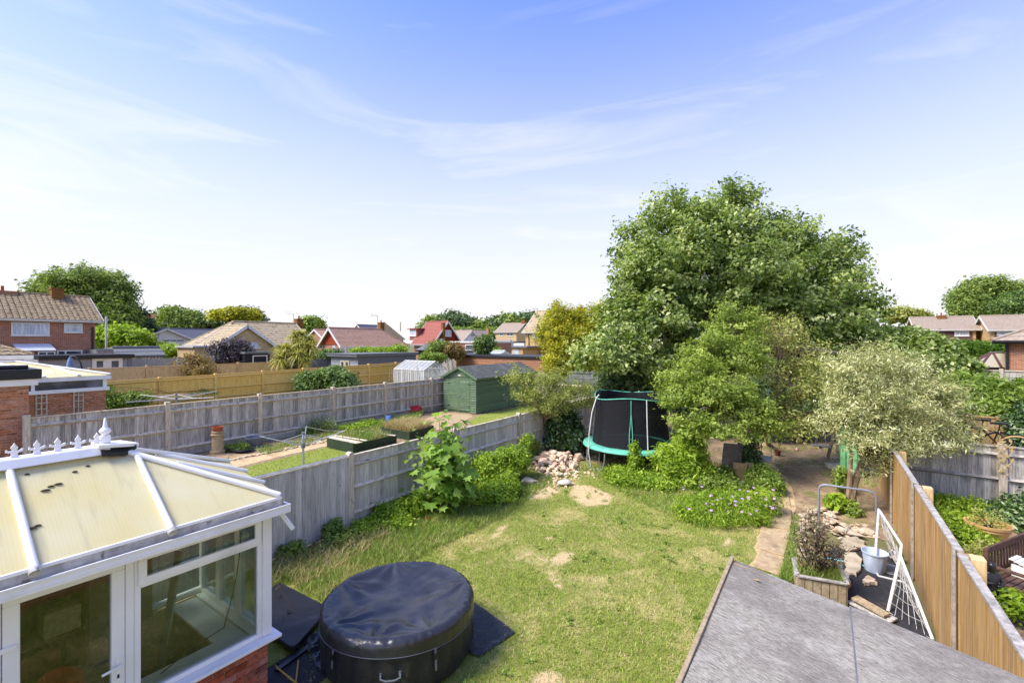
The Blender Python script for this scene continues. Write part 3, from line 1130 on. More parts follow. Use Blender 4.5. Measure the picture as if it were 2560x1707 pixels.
# ------------------------------------------------------------------ roofs, houses
def slope(mb, A, B_, C, D, rows, thick=0.05, cols=0, roll=0.02, gap=0.0):
 """tiled slope: eave A-B, ridge D-C (D above A)"""
 A, B_, C, D = map(Vector, (A, B_, C, D))
 nrm = (B_ - A).cross(D - A)
 if nrm.z < 0:
  nrm = -nrm
 nrm.normalize()
 for i in range(rows):
  t0, t1 = i / rows, min(1.0, (i + 1.15) / rows)
  a0, b0 = A.lerp(D, t0), B_.lerp(C, t0)
  a1, b1 = A.lerp(D, t1), B_.lerp(C, t1)
  hi, lo_ = nrm * thick, nrm * thick * 0.25
  if not cols:
   mb.add([a0 + hi, b0 + hi, b1 + lo_, a1 + lo_, a0, b0], [(0, 1, 2, 3), (4, 5, 1, 0)])
  else:
   w0 = (b0 - a0).length
   nc = max(1, int(round(w0 / cols)))
   for k in range(nc):
    f0, f1 = k / nc, (k + 1) / nc
    fm = (f0 + f1) / 2
    jz = nrm * random.uniform(-.006, .006)
    p = []
    for f, r_ in ((f0 + .01 / nc, 0.0), (f0 + .55 / nc, roll), (f0 + .85 / nc, roll * .8), (f1 - .03 / nc, -0.01)):
     p.append((a0.lerp(b0, f) + hi + nrm * r_ + jz, a1.lerp(b1, f) + lo_ + nrm * r_ + jz, a0.lerp(b0, f)))
    vs = [q for x in p for q in x]
    fs = []
    for j in range(3):
     fs.append((j * 3, (j + 1) * 3, (j + 1) * 3 + 1, j * 3 + 1))
     fs.append((j * 3 + 2, (j + 1) * 3 + 2, (j + 1) * 3, j * 3))
    mb.add(vs, fs)
 # underside
 mb.add([A - nrm * .02, B_ - nrm * .02, C - nrm * .02, D - nrm * .02], [(0, 3, 2, 1)])


def house(name, label, x0, x1, y0, y1, eave, ridge, axis, wall, roof, trim='white_paint', over=0.35, hips=(0, 0), rows=16, cols=0,
          cat='house', ridge_at=0.5, verge=0.25, zbase=0.0, group=None, fascia_h=0.18, roll=0.03):
 """rectangular house with a pitched roof, ridge along axis"""
 t = thing(name, label, cat, ((x0 + x1) / 2, (y0 + y1) / 2, zbase), 0, group)
 if axis == 'y':
  A0, A1, B0, B1 = x0, x1, y0, y1
  P = lambda a, b, z: Vector((a, b, z))
 else:
  A0, A1, B0, B1 = y0, y1, x0, x1
  P = lambda a, b, z: Vector((b, a, z))
 am = A0 + (A1 - A0) * ridge_at
 m = MB()
 fs = [(0, 1, 5, 4), (1, 2, 6, 5), (2, 3, 7, 6), (3, 0, 4, 7)]
 m.add([P(A0, B0, zbase), P(A1, B0, zbase), P(A1, B1, zbase), P(A0, B1, zbase), P(A0, B0, eave), P(A1, B0, eave), P(A1, B1, eave), P(A0, B1, eave)], fs)
 rz = ridge - 0.04
 if not hips[0]:
  m.add([P(A0, B0, eave), P(A1, B0, eave), P(am, B0, rz)], [(0, 1, 2)])
 if not hips[1]:
  m.add([P(A0, B1, eave), P(A1, B1, eave), P(am, B1, rz)], [(0, 1, 2)])
 m.build('wall', M_[wall], t)
 k0 = (ridge - eave) / (am - A0)
 k1 = (ridge - eave) / (A1 - am)
 e0, e1 = eave - over * k0, eave - over * k1
 b0, b1 = B0 - (over if hips[0] else verge), B1 + (over if hips[1] else verge)
 r0, r1 = (B0 + hips[0] if hips[0] else b0), (B1 - hips[1] if hips[1] else b1)
 m = MB()
 slope(m, P(A0 - over, b0, e0), P(A0 - over, b1, e0), P(am, r1, ridge), P(am, r0, ridge), rows, cols=cols, roll=roll)
 slope(m, P(A1 + over, b0, e1), P(A1 + over, b1, e1), P(am, r1, ridge), P(am, r0, ridge), rows, cols=cols, roll=roll)
 for h, b, r_ in ((hips[0], b0, r0), (hips[1], b1, r1)):
  if h:
   slope(m, P(A0 - over, b, (e0 + e1) / 2), P(A1 + over, b, (e0 + e1) / 2), P(am + .01, r_, ridge), P(am - .01, r_, ridge), rows, cols=cols, roll=roll)
   m.tube([P(A0 - over, b, e0 + .06), P(am, r_, ridge + .05)], 0.09, 6)
   m.tube([P(A1 + over, b, e1 + .06), P(am, r_, ridge + .05)], 0.09, 6)
 m.tube([P(am, r0, ridge + .05), P(am, r1, ridge + .05)], 0.11, 6)
 ro = m.build('roof', M_[roof], t)
 for a, e in ((A0 - over, e0), (A1 + over, e1)):
  m = MB()
  m.beam(P(a, b0, e - fascia_h * .45), P(a, b1, e - fascia_h * .45), 0.05, fascia_h)
  m.beam(P(a + (0.07 if a > am else -.07), b0, e - .03), P(a + (0.07 if a > am else -.07), b1, e - .03), 0.1, 0.07)
  m.build('fascia', M_[trim], t)
 for h, b in ((hips[0], b0), (hips[1], b1)):
  if h:
   m = MB()
   m.beam(P(A0 - over, b, e0 - fascia_h * .45), P(A1 + over, b, e0 - fascia_h * .45), 0.05, fascia_h)
   m.build('fascia', M_[trim], t)
 for h, b in ((hips[0], b0), (hips[1], b1)):
  if not h:
   for a, e in ((A0 - over, e0), (A1 + over, e1)):
    m = MB()
    m.beam(P(a, b, e - .07), P(am, b, ridge - .07), 0.05, fascia_h + .04, up=Z)
    m.build('bargeboard', M_[trim], t)
 return t


def window(parent, plane, u0, u1, v0, v1, cols=(0.5,), rows=(), glass='window_dark', sill=True, frame='white_paint', fw=0.06, label=None, name='window'):
 """window sighted on a facade plane ('x', X, outward) or ('y', Y, outward)"""
 ax, c, out = plane
 um, vm = (u0 + u1) / 2, (v0 + v1) / 2
 if ax == 'x':
  s0, s1 = sorted((onX(u0, c), onX(u1, c)))
  z1, z0 = onX(um, c, v0).z, onX(um, c, v1).z
 else:
  s0, s1 = sorted((onY(u0, c), onY(u1, c)))
  z1, z0 = onY(um, c, v0).z, onY(um, c, v1).z
 return window_m(parent, plane, s0, s1, z0, z1, cols, rows, glass, sill, frame, fw, name)


def window_m(parent, plane, s0, s1, z0, z1, cols=(0.5,), rows=(), glass='window_dark', sill=True, frame='white_paint', fw=0.06, name='window', depth=0.05):
 ax, c, out = plane

 def P(s, o, z):
  return Vector((c + o * out, s, z)) if ax == 'x' else Vector((s, c + o * out, z))

 def bx(m, sa, sb, za, zb, oa, ob):
  p, q = P(sa, oa, za), P(sb, ob, zb)
  m.box(min(p.x, q.x), min(p.y, q.y), min(p.z, q.z), max(p.x, q.x), max(p.y, q.y), max(p.z, q.z))
 m = MB()
 d = depth
 bx(m, s0, s1, z1 - fw, z1, -.02, d)
 bx(m, s0, s1, z0, z0 + fw, -.02, d)
 bx(m, s0, s0 + fw, z0 + fw, z1 - fw, -.02, d)
 bx(m, s1 - fw, s1, z0 + fw, z1 - fw, -.02, d)
 for f in cols:
  x = s0 + (s1 - s0) * f
  bx(m, x - fw * .5, x + fw * .5, z0 + fw, z1 - fw, -.02, d - .004)
 for f in rows:
  z = z0 + (z1 - z0) * f
  bx(m, s0 + fw, s1 - fw, z - fw * .4, z + fw * .4, -.02, d - .008)
 if sill:
  bx(m, s0 - .06, s1 + .06, z0 - .05, z0, -.02, d + .06)
 w = m.build(name, M_[frame], parent)
 m = MB()
 bx(m, s0 + fw * .5, s1 - fw * .5, z0 + fw * .5, z1 - fw * .5, 0.004, 0.016)
 m.build('pane', M_[glass], w)
 return w


def chimney(parent, x, y, z0, z1, w, d, mat, pots=1, flash=False):
 m = MB()
 m.box(x - w / 2, y - d / 2, z0, x + w / 2, y + d / 2, z1 - .12)
 m.box(x - w / 2 - .05, y - d / 2 - .05, z1 - .12, x + w / 2 + .05, y + d / 2 + .05, z1)
 c = m.build('chimney', M_[mat], parent)
 for i in range(pots):
  m = MB()
  yy = y + (i - (pots - 1) / 2) * d * .6
  m.lathe([(0.1, 0), (0.12, .04), (0.1, .08), (0.09, .34), (0.11, .38), (0.08, .4)], 10, (x, yy, z1))
  m.build('chimney_pot', M_['terracotta'], c, smooth=True)
 if flash:
  m = MB()
  m.box(x - w / 2 - .22, y - d / 2 - .2, z0 + .0, x + w / 2 + .22, y + d / 2 + .2, z0 + .34)
  m.build('flashing', M_['white_paint'], c)
 return c


def planks(parent, p, q, z0, z1, n, mat, out, th=0.02, name='plank', joined=False):
 """horizontal lapped boards from p to q, facing 'out'"""
 p, q, out = Vector(p), Vector(q), Vector(out).normalized()
 h = (z1 - z0) / n
 acc = MB()
 L = (q - p).length
 d = (q - p).normalized()
 mesh = None
 W = world_of(parent).inverted()
 if not joined:
  m = MB()
  m.add([(0, 0, 0), (L, 0, 0), (L, -th, 0), (0, -th, 0), (0, 0, h), (L, 0, h), (L, -th * .25, h), (0, -th * .25, h)],
              [(0, 1, 2, 3), (4, 7, 6, 5), (3, 2, 6, 7), (0, 4, 5, 1), (0, 3, 7, 4), (1, 5, 6, 2)])
  mesh = m.mesh('plank', mat)
 # local frame: x along d, -y = outward
 ang = math.atan2(d.y, d.x)
 side = Vector((-math.sin(ang), math.cos(ang), 0))
 if side.dot(out) > 0:      # flip so that -y faces outward
  p, q = q, p
  d = -d
  ang = math.atan2(d.y, d.x)
 for i in range(n):
  if joined:
   z = z0 + i * h
   a, b = p + Z * z, q + Z * z
   acc.add([a + out * th, b + out * th, b + out * th * .25 + Z * h, a + out * th * .25 + Z * h, a, b], [(0, 1, 2, 3), (4, 5, 1, 0)])
  else:
   piece(name, mesh, parent, W @ (p + Z * (z0 + i * h)), (0, 0, ang))
 if joined:
  acc.build('cladding', mat, parent, kind='stuff')
# ================================================================== THE SETTING
m = MB()
m.add([(-700, -60, 0), (500, -60, 0), (500, 900, 0), (-700, 900, 0)], [(0, 1, 2, 3)])
pm('far_ground', (112, 112, 66), (96, 96, 58), sc=0.5, rough=1.0, bump=0.5, c3=(138, 124, 92), sc3=0.15, r3=(0.5, 0.7))
m.build('ground', M_['far_ground'], kind='structure')
LAWN = [(-8.2, -1), (1.2, -1), (1.2, 8), (-0.6, 9.5), (-1.2, 11.2), (-2.6, 13.0), (-4.0, 17.5), (-8.2, 17.5)]
soil_pts = [G(*p) for p in ((1880, 1250), (1940, 1190), (1900, 1150), (1890, 1120), (2000, 1095), (2120, 1085), (2200, 1100), (2222, 1180), (2226, 1270), (2248, 1335), (2200, 1350), (2100, 1330), (2000, 1300), (1960, 1270))]
sheet('soil', soil_pts, 0.008, 'soil', rough_edge=0.05)
under = [(-7.9, 14.5), (-4.2, 13.3), (-2.4, 13.6), (-1.0, 14.6), (1.2, 16), (1.2, 26), (-8.2, 26), (-8.2, 17)]
sheet('leaf_litter', under, 0.006, 'soil', rough_edge=0.1)
path_pts = [G(*p) for p in ((1902, 1160), (1935, 1158), (1975, 1205), (1988, 1270), (1982, 1340), (1962, 1440), (1880, 1418), (1896, 1330), (1930, 1260), (1938, 1205))]
sheet('path', path_pts, 0.012, 'bare_earth', rough_edge=0.03)
path = [o for o in bpy.data.objects if o.name == 'path'][0]
for q in (((1943, 1249), (1978, 1276), (1978, 1327), (1905, 1312)), ((1903, 1318), (1978, 1333), (1960, 1392), (1892, 1371)), ((1901, 1377), (1963, 1399), (1950, 1440), (1884, 1418)),
          ((1938, 1195), (1962, 1199), (1978, 1270), (1946, 1243))):
 m = MB()
 m.prism([G(u, v, 0.012) for u, v in q], (0, 0, 0.03))
 m.build('slab', M_['concrete'], path, bevel=0.01)
PATCH = [
 [G(*p) for p in ((1420, 1238), (1431, 1212), (1470, 1212), (1500, 1222), (1534, 1238), (1524, 1262), (1495, 1263), (1465, 1268), (1440, 1256))],
 [G(*p) for p in ((1376, 1398), (1392, 1382), (1420, 1378), (1443, 1384), (1430, 1402), (1405, 1416), (1380, 1418))],
 [G(*p) for p in ((1278, 1402), (1300, 1386), (1318, 1377), (1330, 1382), (1312, 1394), (1290, 1404))],
 [G(*p) for p in ((1330, 1383), (1352, 1388), (1376, 1398), (1362, 1412), (1344, 1398))],
 [G(*p) for p in ((1356, 1412), (1376, 1420), (1400, 1450), (1405, 1478), (1394, 1480), (1382, 1456), (1362, 1432))],
 [G(*p) for p in ((1222, 1342), (1246, 1320), (1266, 1302), (1272, 1312), (1252, 1336), (1232, 1352))],
 [G(*p) for p in ((1172, 1380), (1198, 1366), (1204, 1370), (1180, 1386))],
 [G(*p) for p in ((1360, 1345), (1384, 1336), (1384, 1346), (1366, 1352))],
 [G(*p) for p in ((1062, 1362), (1084, 1350), (1110, 1346), (1112, 1354), (1082, 1366), (1066, 1370))],
 [G(*p) for p in ((1800, 1360), (1818, 1338), (1840, 1358), (1822, 1364), (1804, 1366))],
 [G(*p) for p in ((1770, 1302), (1800, 1298), (1830, 1305), (1870, 1315), (1868, 1325), (1820, 1318))],
 [G(*p) for p in ((1325, 1690), (1355, 1672), (1400, 1680), (1420, 1706), (1380, 1740), (1320, 1740))],
 [G(*p) for p in ((1300, 1238), (1330, 1222), (1380, 1215), (1405, 1228), (1370, 1245), (1320, 1250))],
]


def bare_at(x, y):
 """how worn the turf is at a point: 1 inside a worn patch, fading out around it"""
 out = np.zeros(len(x))
 for p in PATCH:
  d = np.full(len(x), 1e9)
  for i in range(len(p)):
   a, b_ = p[i], p[(i + 1) % len(p)]
   ex, ey = b_.x - a.x, b_.y - a.y
   tt = np.clip(((x - a.x) * ex + (y - a.y) * ey) / (ex * ex + ey * ey + 1e-9), 0, 1)
   d = np.minimum(d, np.hypot(x - a.x - tt * ex, y - a.y - tt * ey))
  sd = np.where(in_poly(x, y, p), d, -d)
  out = np.maximum(out, 1 / (1 + np.exp(-(sd - .02) / .05)))
 return out


gx, gy = np.arange(-8.2, 1.21, .1), np.arange(-1, 17.51, .1)
XX, YY = np.meshgrid(gx, gy)
nx_ = len(gx)
VV = np.stack([XX.ravel(), YY.ravel(), np.full(XX.size, .004)], 1)
ii = (np.arange(len(gy) - 1)[:, None] * nx_ + np.arange(nx_ - 1)[None, :]).ravel()
FF = np.stack([ii, ii + 1, ii + nx_ + 1, ii + nx_], 1)
cen = VV[FF].mean(1)
FF = FF[in_poly(cen[:, 0], cen[:, 1], LAWN)]
me = np_mesh('lawn', VV, FF, M_['lawn_ground'])
at = me.attributes.new('bare', 'FLOAT', 'POINT')
at.data.foreach_set('value', bare_at(VV[:, 0], VV[:, 1]).astype(np.float32))
o = bpy.data.objects.new('lawn', me)
COL.objects.link(o)
o['kind'] = 'structure'
sheet('weed_membrane', [(-0.5, 10.6), (0.4, 11.0), (1.2, 11.2), (1.2, 4.7), (-0.6, 4.7), (-0.62, 7.0)], 0.010, 'membrane', rough_edge=0.02)
# the plot on the left, between the two grey fences
NB = [(-18.45, -2), (-8.42, -2), (-8.42, 26), (-18.45, 26)]
sheet('neighbour_bed', NB, 0.004, 'soil')
pa = [G(*p) for p in ((470, 1190), (549, 1152), (819, 1098), (905, 1085), (925, 1092), (835, 1110), (575, 1172), (500, 1215))]
sheet('neighbour_path', pa, 0.012, 'bare_earth', rough_edge=0.03)
nl = [(-13.9, -1), (-8.45, -1), (-8.45, 11.5), (-13.4, 10.6)]
NLAWN = [G(*p) for p in ((560, 1182), (840, 1112), (905, 1120), (960, 1130))] + [Vector((-8.45, 9.6, 0)), Vector((-8.45, 1, 0)), Vector((-13, 1, 0))]
sheet('neighbour_lawn', NLAWN, 0.009, 'neat_ground', rough_edge=0.03)
NL2 = [Vector((-15.4, 19.3, 0)), Vector((-14.6, 17.4, 0)), Vector((-8.45, 13.2, 0)), Vector((-8.45, 26, 0)), Vector((-15.4, 26, 0))]
sheet('neighbour_lawn', NL2, 0.009, 'neat_ground', rough_edge=0.03)
pat = [G(*p) for p in ((1030, 1060), (1110, 1030), (1185, 1040), (1150, 1058), (1095, 1075), (1040, 1072))]
sheet('neighbour_patio', pat, 0.016, 'concrete', rough_edge=0.02)
# the plot on the right
sheet('right_bed', [(1.4, 2), (9, 2), (9, 14.7), (1.4, 14.7)], 0.004, 'soil')

SPA = Vector((ab(999)[0] * 5.95, ab(999)[1] * 5.95, 0))
spa_hole = [(SPA.x + 1.0 * math.cos(a), SPA.y + 1.0 * math.sin(a)) for a in np.linspace(0, 2 * math.pi, 24)[:-1]]
MAT = [G(*p) for p in ((1290, 1583), (1187, 1512), (1100, 1560), (1170, 1660), (1213, 1640))]
PAN = [G(*p) for p in ((700, 1455), (720, 1458), (822, 1512), (812, 1640), (700, 1720), (640, 1700), (640, 1560))]
con_hole = [(-9, -3), (-5.0, -3), (-5.0, 2.95), (-9, 2.95)]
roof_hole = [(-0.55, -1), (2, -1), (2, 4.5), (-0.55, 4.5)]


def lush(x, y):
 return np.clip((-5.6 - x) / 1.5, 0, 1) * np.clip((13 - y) / 2, 0, 1)


def lawn_h(x, y):
 f = np.array([noise.noise((a * 1.1, b * 1.1, 3.0)) for a, b in zip(x, y)]) if len(x) < 400000 else 0
 return 1 + 0.5 * f + 1.1 * lush(x, y) ** 1.2


grass('lawn_grass', LAWN, 300000, 0.036, 0.008, 'lawn_blade', 'patchy green and straw lawn grass of the near garden',
      holes=[spa_hole, MAT, PAN, con_hole, roof_hole, path_pts], z=0.004, lean=0.9, hfun=lawn_h,
      keep=lambda x, y: np.clip(1.35 - y / 16.0, 0.35, 1.0) * (1 - .95 * bare_at(x, y)))
grass('patch_grass', LAWN, 60000, 0.035, 0.008, 'dry_blade', 'dry straw tufts scattered over the lawn', holes=[spa_hole, MAT, PAN, con_hole, roof_hole, path_pts], z=0.006, lean=1.2, keep=lambda x, y: 1 - .8 * bare_at(x, y))
grass('long_grass', [(-8.2, 3.0), (-6.4, 3.2), (-6.2, 5.2), (-6.0, 8.5), (-6.4, 11.5), (-8.2, 12)], 26000, 0.11, 0.011, 'rough_blade',
      'long green grass along the left grey fence', holes=[spa_hole, PAN, con_hole], z=0.004, lean=0.9)
grass('dry_grass', [(-8.2, 2.9), (-7.2, 2.95), (-6.9, 4.6), (-7.4, 6.4), (-8.2, 6.6)], 3500, 0.16, 0.010, 'dry_blade', 'dry brown grass clump beside the conservatory corner', holes=[PAN, con_hole], z=0.004, lean=1.1)
grass('neighbour_grass', NLAWN, 45000, 0.035, 0.012, 'neat_blade', 'trimmed lawn grass beyond the near grey fence', z=0.009, lean=0.8)
grass('neighbour_grass', NL2, 24000, 0.035, 0.014, 'neat_blade', 'trimmed lawn grass beside the green shed', z=0.009, lean=0.8)
wild = [G(*p) for p in ((1440, 1170), (1560, 1165), (1700, 1205), (1880, 1300), (1760, 1330), (1600, 1260), (1500, 1200))]
grass('wild_grass', wild, 9000, 0.12, 0.012, 'rough_blade', 'rough grass in front of the trampoline', z=0.005, lean=0.8)
wq = rng.uniform(0, 1, (900, 2)) * np.array([9.2, 13.5]) + np.array([-8.1, 3.0])
wq = wq[in_poly(wq[:, 0], wq[:, 1], LAWN) & ~in_poly(wq[:, 0], wq[:, 1], con_hole) & ~in_poly(wq[:, 0], wq[:, 1], roof_hole) & ~in_poly(wq[:, 0], wq[:, 1], spa_hole) & ~in_poly(wq[:, 0], wq[:, 1], MAT) & ~in_poly(wq[:, 0], wq[:, 1], PAN) & ~in_poly(wq[:, 0], wq[:, 1], path_pts)]
wq = wq[np.array([noise.noise((a * .7, b * .7, 2.2)) > -.05 for a, b in wq])]
an = rng.uniform(0, 6.28, (len(wq), 9))
rr_ = rng.uniform(.015, .07, (len(wq), 9))
wp_ = np.stack([wq[:, :1] + np.cos(an) * rr_, wq[:, 1:] + np.sin(an) * rr_, rng.uniform(.02, .05, an.shape)], 2).reshape(-1, 3)
wo_ = leaves('lawn_weeds', wp_, np.tile([0, 0, 1.0], (len(wp_), 1)) + rng.normal(size=wp_.shape) * .35, .055, .55, M_['leaf_mid'], None, kind='stuff')
tag(wo_, 'small leafy weeds scattered through the lawn', 'weeds')
strip = [G(*p) for p in ((1984, 1300), (1996, 1298), (1996, 1400), (1975, 1470), (1948, 1452), (1966, 1400))]
grass('edge_grass', strip, 3500, 0.14, 0.012, 'rough_blade', 'bright weeds between slab path and stone edging', z=0.006, lean=0.7)
grass('soil_weeds', soil_pts, 16000, 0.07, 0.012, 'rough_blade', 'sparse weeds on the bare soil under the trees', z=0.008, lean=1.0,
      keep=lambda x, y: np.array([0.0 if noise.noise((a * .8, b * .8, 9.1)) < 0.05 else 0.9 for a, b in zip(x, y)]))

# ================================================================== FENCES
NF = fence('grey_fence', 'weathered grey board fence along the left side of the lawn', ((-8.3, 0, 0), (0, 1, 0)), [-0.6, 2.7, 6.02, 9.3, 12.5, 15.8, 19.1, 22.4], 1.58, -1,
           M_['grey_wood'], M_['grey_post'], M_['rail_wood'], rails=(0.35, 0.88, 1.36), front=(0, 1), post_up=0.1, post_w=0.13, gravel=0.05, round_post=True)
m = MB()
for k in range(0, 200):
 s = 2.75 + k * (6.0 - 2.75) / 200
 m.add([(-8.33, s, 1.595), (-8.31, s, 1.595), (-8.32, s + .01, 1.595), (-8.32, s, 1.63)], [(0, 1, 3), (1, 2, 3), (2, 0, 3)])
m.box(-8.34, 2.75, 1.586, -8.26, 5.96, 1.597)
m.build('spike_strip', M_['metal_galv'], NF)
fence('weathered_fence', 'dark weathered grey fence behind the rotary clothes line and raised beds', ((-18.6, 0, 0), (0, 1, 0)), [2.85, 6.2, 9.3, 12.6, 15.6, 18.95, 22.3], 1.84, -1,
      M_['grey_wood_dark'], M_['grey_post'], M_['rail_wood'], rails=(0.30, 0.92, 1.60), gravel=0.26, post_w=0.15, post_up=0.08, bw=0.115, rs=1.35)
fence('brown_fence', 'warm brown board fence running down the right side of the garden', ((1.3, 0, 0), (0, 1, 0)), [1.2, 4.15, 7.12, 10.08, 13.0, 16.0], 1.62, 1,
      M_['brown_wood'], M_['brown_wood'], M_['brown_wood'], front=(0, 1, 2, 3, 4), gravel=0.02, post_w=0.1, post_up=-0.02, bw=0.12, capm=M_['bleached_wood'])
bf = bpy.data.objects['brown_fence']
for s in (4.15, 7.12, 10.08, 13.0):
 m = MB()
 m.obox((1.27 - .055, s, .83), (0.012, 0, 0), (0, .035, 0), (0, 0, .83))
 m.build('cover_strip', M_['bleached_wood'], bf)
 m = MB()
 m.obox((1.41, s, .81), (0.065, 0, 0), (0, .075, 0), (0, 0, .79))
 m.build('timber_post', M_['tan_wood'], bf, bevel=0.015)
fence('back_fence', 'grey fence with wide rails behind the garden bench', ((1.5, 14.85, 0), (1, 0, 0)), [-0.05, 1.85, 4.4, 7.0], 1.62, -1,
      M_['grey_wood_dark'], M_['grey_post'], M_['bleached_wood'], rails=(0.28, 0.86, 1.42), gravel=0.2, post_w=0.14, post_up=0.05, bw=0.12, capm=M_['bleached_wood'])
yp = [7.33 - 2.95 * 2, 7.33 - 2.95] + [7.33 + 2.96 * k for k in range(9)]
fence('yellow_fence', 'golden yellow timber fence two gardens away on the left', ((-32, 0, 0), (0, 1, 0)), yp, 1.95, -1, M_['yellow_wood'], M_['yellow_wood'], M_['yellow_wood'],
      rails=(0.45, 1.05, 1.78), joined=True, gravel=0.03, post_up=0.07, post_w=0.16, bw=0.16, rs=1.5, topf=lambda s: 1.74 + 0.012 * s)
fence('tan_fence', 'pale tan board fence behind the golden yellow fence', ((-39, 0, 0), (0, 1, 0)), [2.8, 5.8, 8.8, 11.8, 14.8, 17.8, 20.8, 23.8], 2.25, -1, M_['tan_wood'], M_['tan_wood'], M_['tan_wood'],
      joined=True, gravel=0.03, post_up=0.08, post_w=0.16, bw=0.17, rail_face=False)

# ================================================================== CONSERVATORY
cons = thing('conservatory', 'white framed conservatory with cream ribbed roof panels and brick base', 'conservatory', (-6.0, 1.0, 0))
CX0, CX1, CYE = -6.85, -5.20, 2.69
UP = M_['white_upvc']
# base walls
m = MB()
m.box(CX1 - .14, 1.47, 0, CX1 - .012, CYE - .012, .66)
m.box(CX0, CYE - .14, 0, CX1 - .14, CYE - .012, .66)
m.box(CX0, -1.2, 0, CX0 + .12, CYE - .14, .66)
m.box(CX1 - .14, -1.2, 0, CX1 - .012, .60, .66)
wall = m.build('base_wall', M_['mortar'], cons)
bm_ = MB()
bm_.box(0, 0, 0, 0.05, 0.211, 0.061)
brick_full = bm_.mesh('brick', M_['red_brick'])
bm_ = MB()
bm_.box(0, 0, 0, 0.05, 0.098, 0.061)
brick_half = bm_.mesh('brick', M_['red_brick'])
W = world_of(cons).inverted()
for r in range(9):
 y = CYE
 k = 0
 while y > 1.5:
  half = (k == 0 and r % 2)
  L = 0.1025 if half else 0.215
  y -= L
  if y > 1.47:
   piece('brick', brick_half if half else brick_full, wall, W @ Vector((CX1 - .046 + random.uniform(-.002, .002), y, 0.005 + r * 0.075)))
  y -= 0.01
  k += 1
m = MB()
m.prism([(CX1 - .12, 1.46, .665), (CX1 + .12, 1.46, .655), (CX1 + .12, CYE + .10, .655), (CX0, CYE + .10, .655), (CX0, CYE - .12, .665), (CX1 - .12, CYE - .12, .665)], (0, 0, .035))
m.build('sill', UP, cons, bevel=0.006)


def frame_rect(m, y0, y1, z0, z1, fw, x0, x1):
 m.box(x0, y0, z1 - fw, x1, y1, z1)
 m.box(x0, y0, z0, x1, y1, z0 + fw)
 m.box(x0, y0, z0 + fw, x1, y0 + fw, z1 - fw)
 m.box(x0, y1 - fw, z0 + fw, x1, y1, z1 - fw)


# corner post, head
m = MB()
m.box(CX1 - .10, 2.62, .70, CX1 + .035, CYE + .03, 2.06)
m.build('corner_post', UP, cons, bevel=0.01)
m = MB()
m.box(CX1 - .10, -1.2, 2.06, CX1 + .03, CYE + .03, 2.16)
m.box(CX0 - .03, CYE - .1, 2.06, CX1 - .10, CYE + .03, 2.16)
m.box(CX0 - .03, -1.2, 2.06, CX0 + .1, CYE - .1, 2.16)
m.build('head_beam', UP, cons, bevel=0.006)
# side window: fixed light below, hinged light above
m = MB()
frame_rect(m, 1.475, 2.62, .70, 2.06, .05, CX1 - .06, CX1 + .012)
m.box(CX1 - .06, 1.525, 1.73, CX1 + .012, 2.57, 1.775)
w1 = m.build('side_window', UP, cons, bevel=0.005)
m = MB()
frame_rect(m, 1.50, 2.60, 1.765, 2.05, .065, CX1 + .013, CX1 + .04)
m.build('top_light', UP, w1, bevel=0.006)
m = MB()
m.box(CX1 - .03, 1.55, 1.82, CX1 - .018, 2.55, 2.0)
m.build('pane', M_['glass'], w1)
m = MB()
m.box(CX1 - .03, 1.50, .74, CX1 - .018, 2.60, 1.75)
m.build('pane', M_['glass'], w1)
# door
m = MB()
m.box(CX1 - .06, .60, 0, CX1 + .02, .66, 2.06)
m.box(CX1 - .06, 1.41, 0, CX1 + .02, 1.472, 2.06)
m.build('door_frame', UP, cons, bevel=0.005)
m = MB()
frame_rect(m, .665, 1.405, .08, 2.055, .095, CX1 - .05, CX1 + .03)
dr = m.build('door', UP, cons, bevel=0.008)
m = MB()
m.box(CX1 - .02, .75, .16, CX1 - .008, 1.32, 1.97)
m.build('pane', M_['glass'], dr)
m = MB()
m.box(CX1 + .03, 1.338, .98, CX1 + .042, 1.37, 1.22)
m.tube([(CX1 + .04, 1.354, 1.14), (CX1 + .085, 1.354, 1.14), (CX1 + .09, 1.33, 1.14), (CX1 + .09, 1.23, 1.132)], 0.011, 8)
m.build('door_handle', UP, dr, smooth=True)
m = MB()
m.box(CX1 + .042, 1.346, 1.02, CX1 + .0435, 1.362, 1.055)
m.build('keyhole', M_['black_trim'], dr)
m = MB()
m.box(CX1 + .03, .60, 1.62, CX1 + .05, .74, 1.66)
m.box(CX1 + .03, .60, .55, CX1 + .05, .74, .59)
m.build('hinge', UP, dr, bevel=0.004)
# plain glazed panel further left, end wall and far side
m = MB()
frame_rect(m, -1.2, .60, .70, 2.06, .06, CX1 - .06, CX1 + .012)
w2 = m.build('side_window', UP, cons, bevel=0.005)
m = MB()
m.box(CX1 - .03, -1.15, .75, CX1 - .018, .55, 2.0)
m.build('pane', M_['glass'], w2)


def end_frame(name, x0, x1, y):
 m = MB()
 z0, z1, f = .70, 2.06, .055
 m.box(x0, y - .06, z1 - f, x1, y + .01, z1)
 m.box(x0, y - .06, z0, x1, y + .01, z0 + f)
 m.box(x0, y - .06, z0 + f, x0 + f, y + .01, z1 - f)
 m.box(x1 - f, y - .06, z0 + f, x1, y + .01, z1 - f)
 o = m.build(name, UP, cons, bevel=0.005)
 m = MB()
 m.box(x0 + .03, y - .03, z0 + .03, x1 - .03, y - .018, z1 - .03)
 m.build('pane', M_['glass'], o)


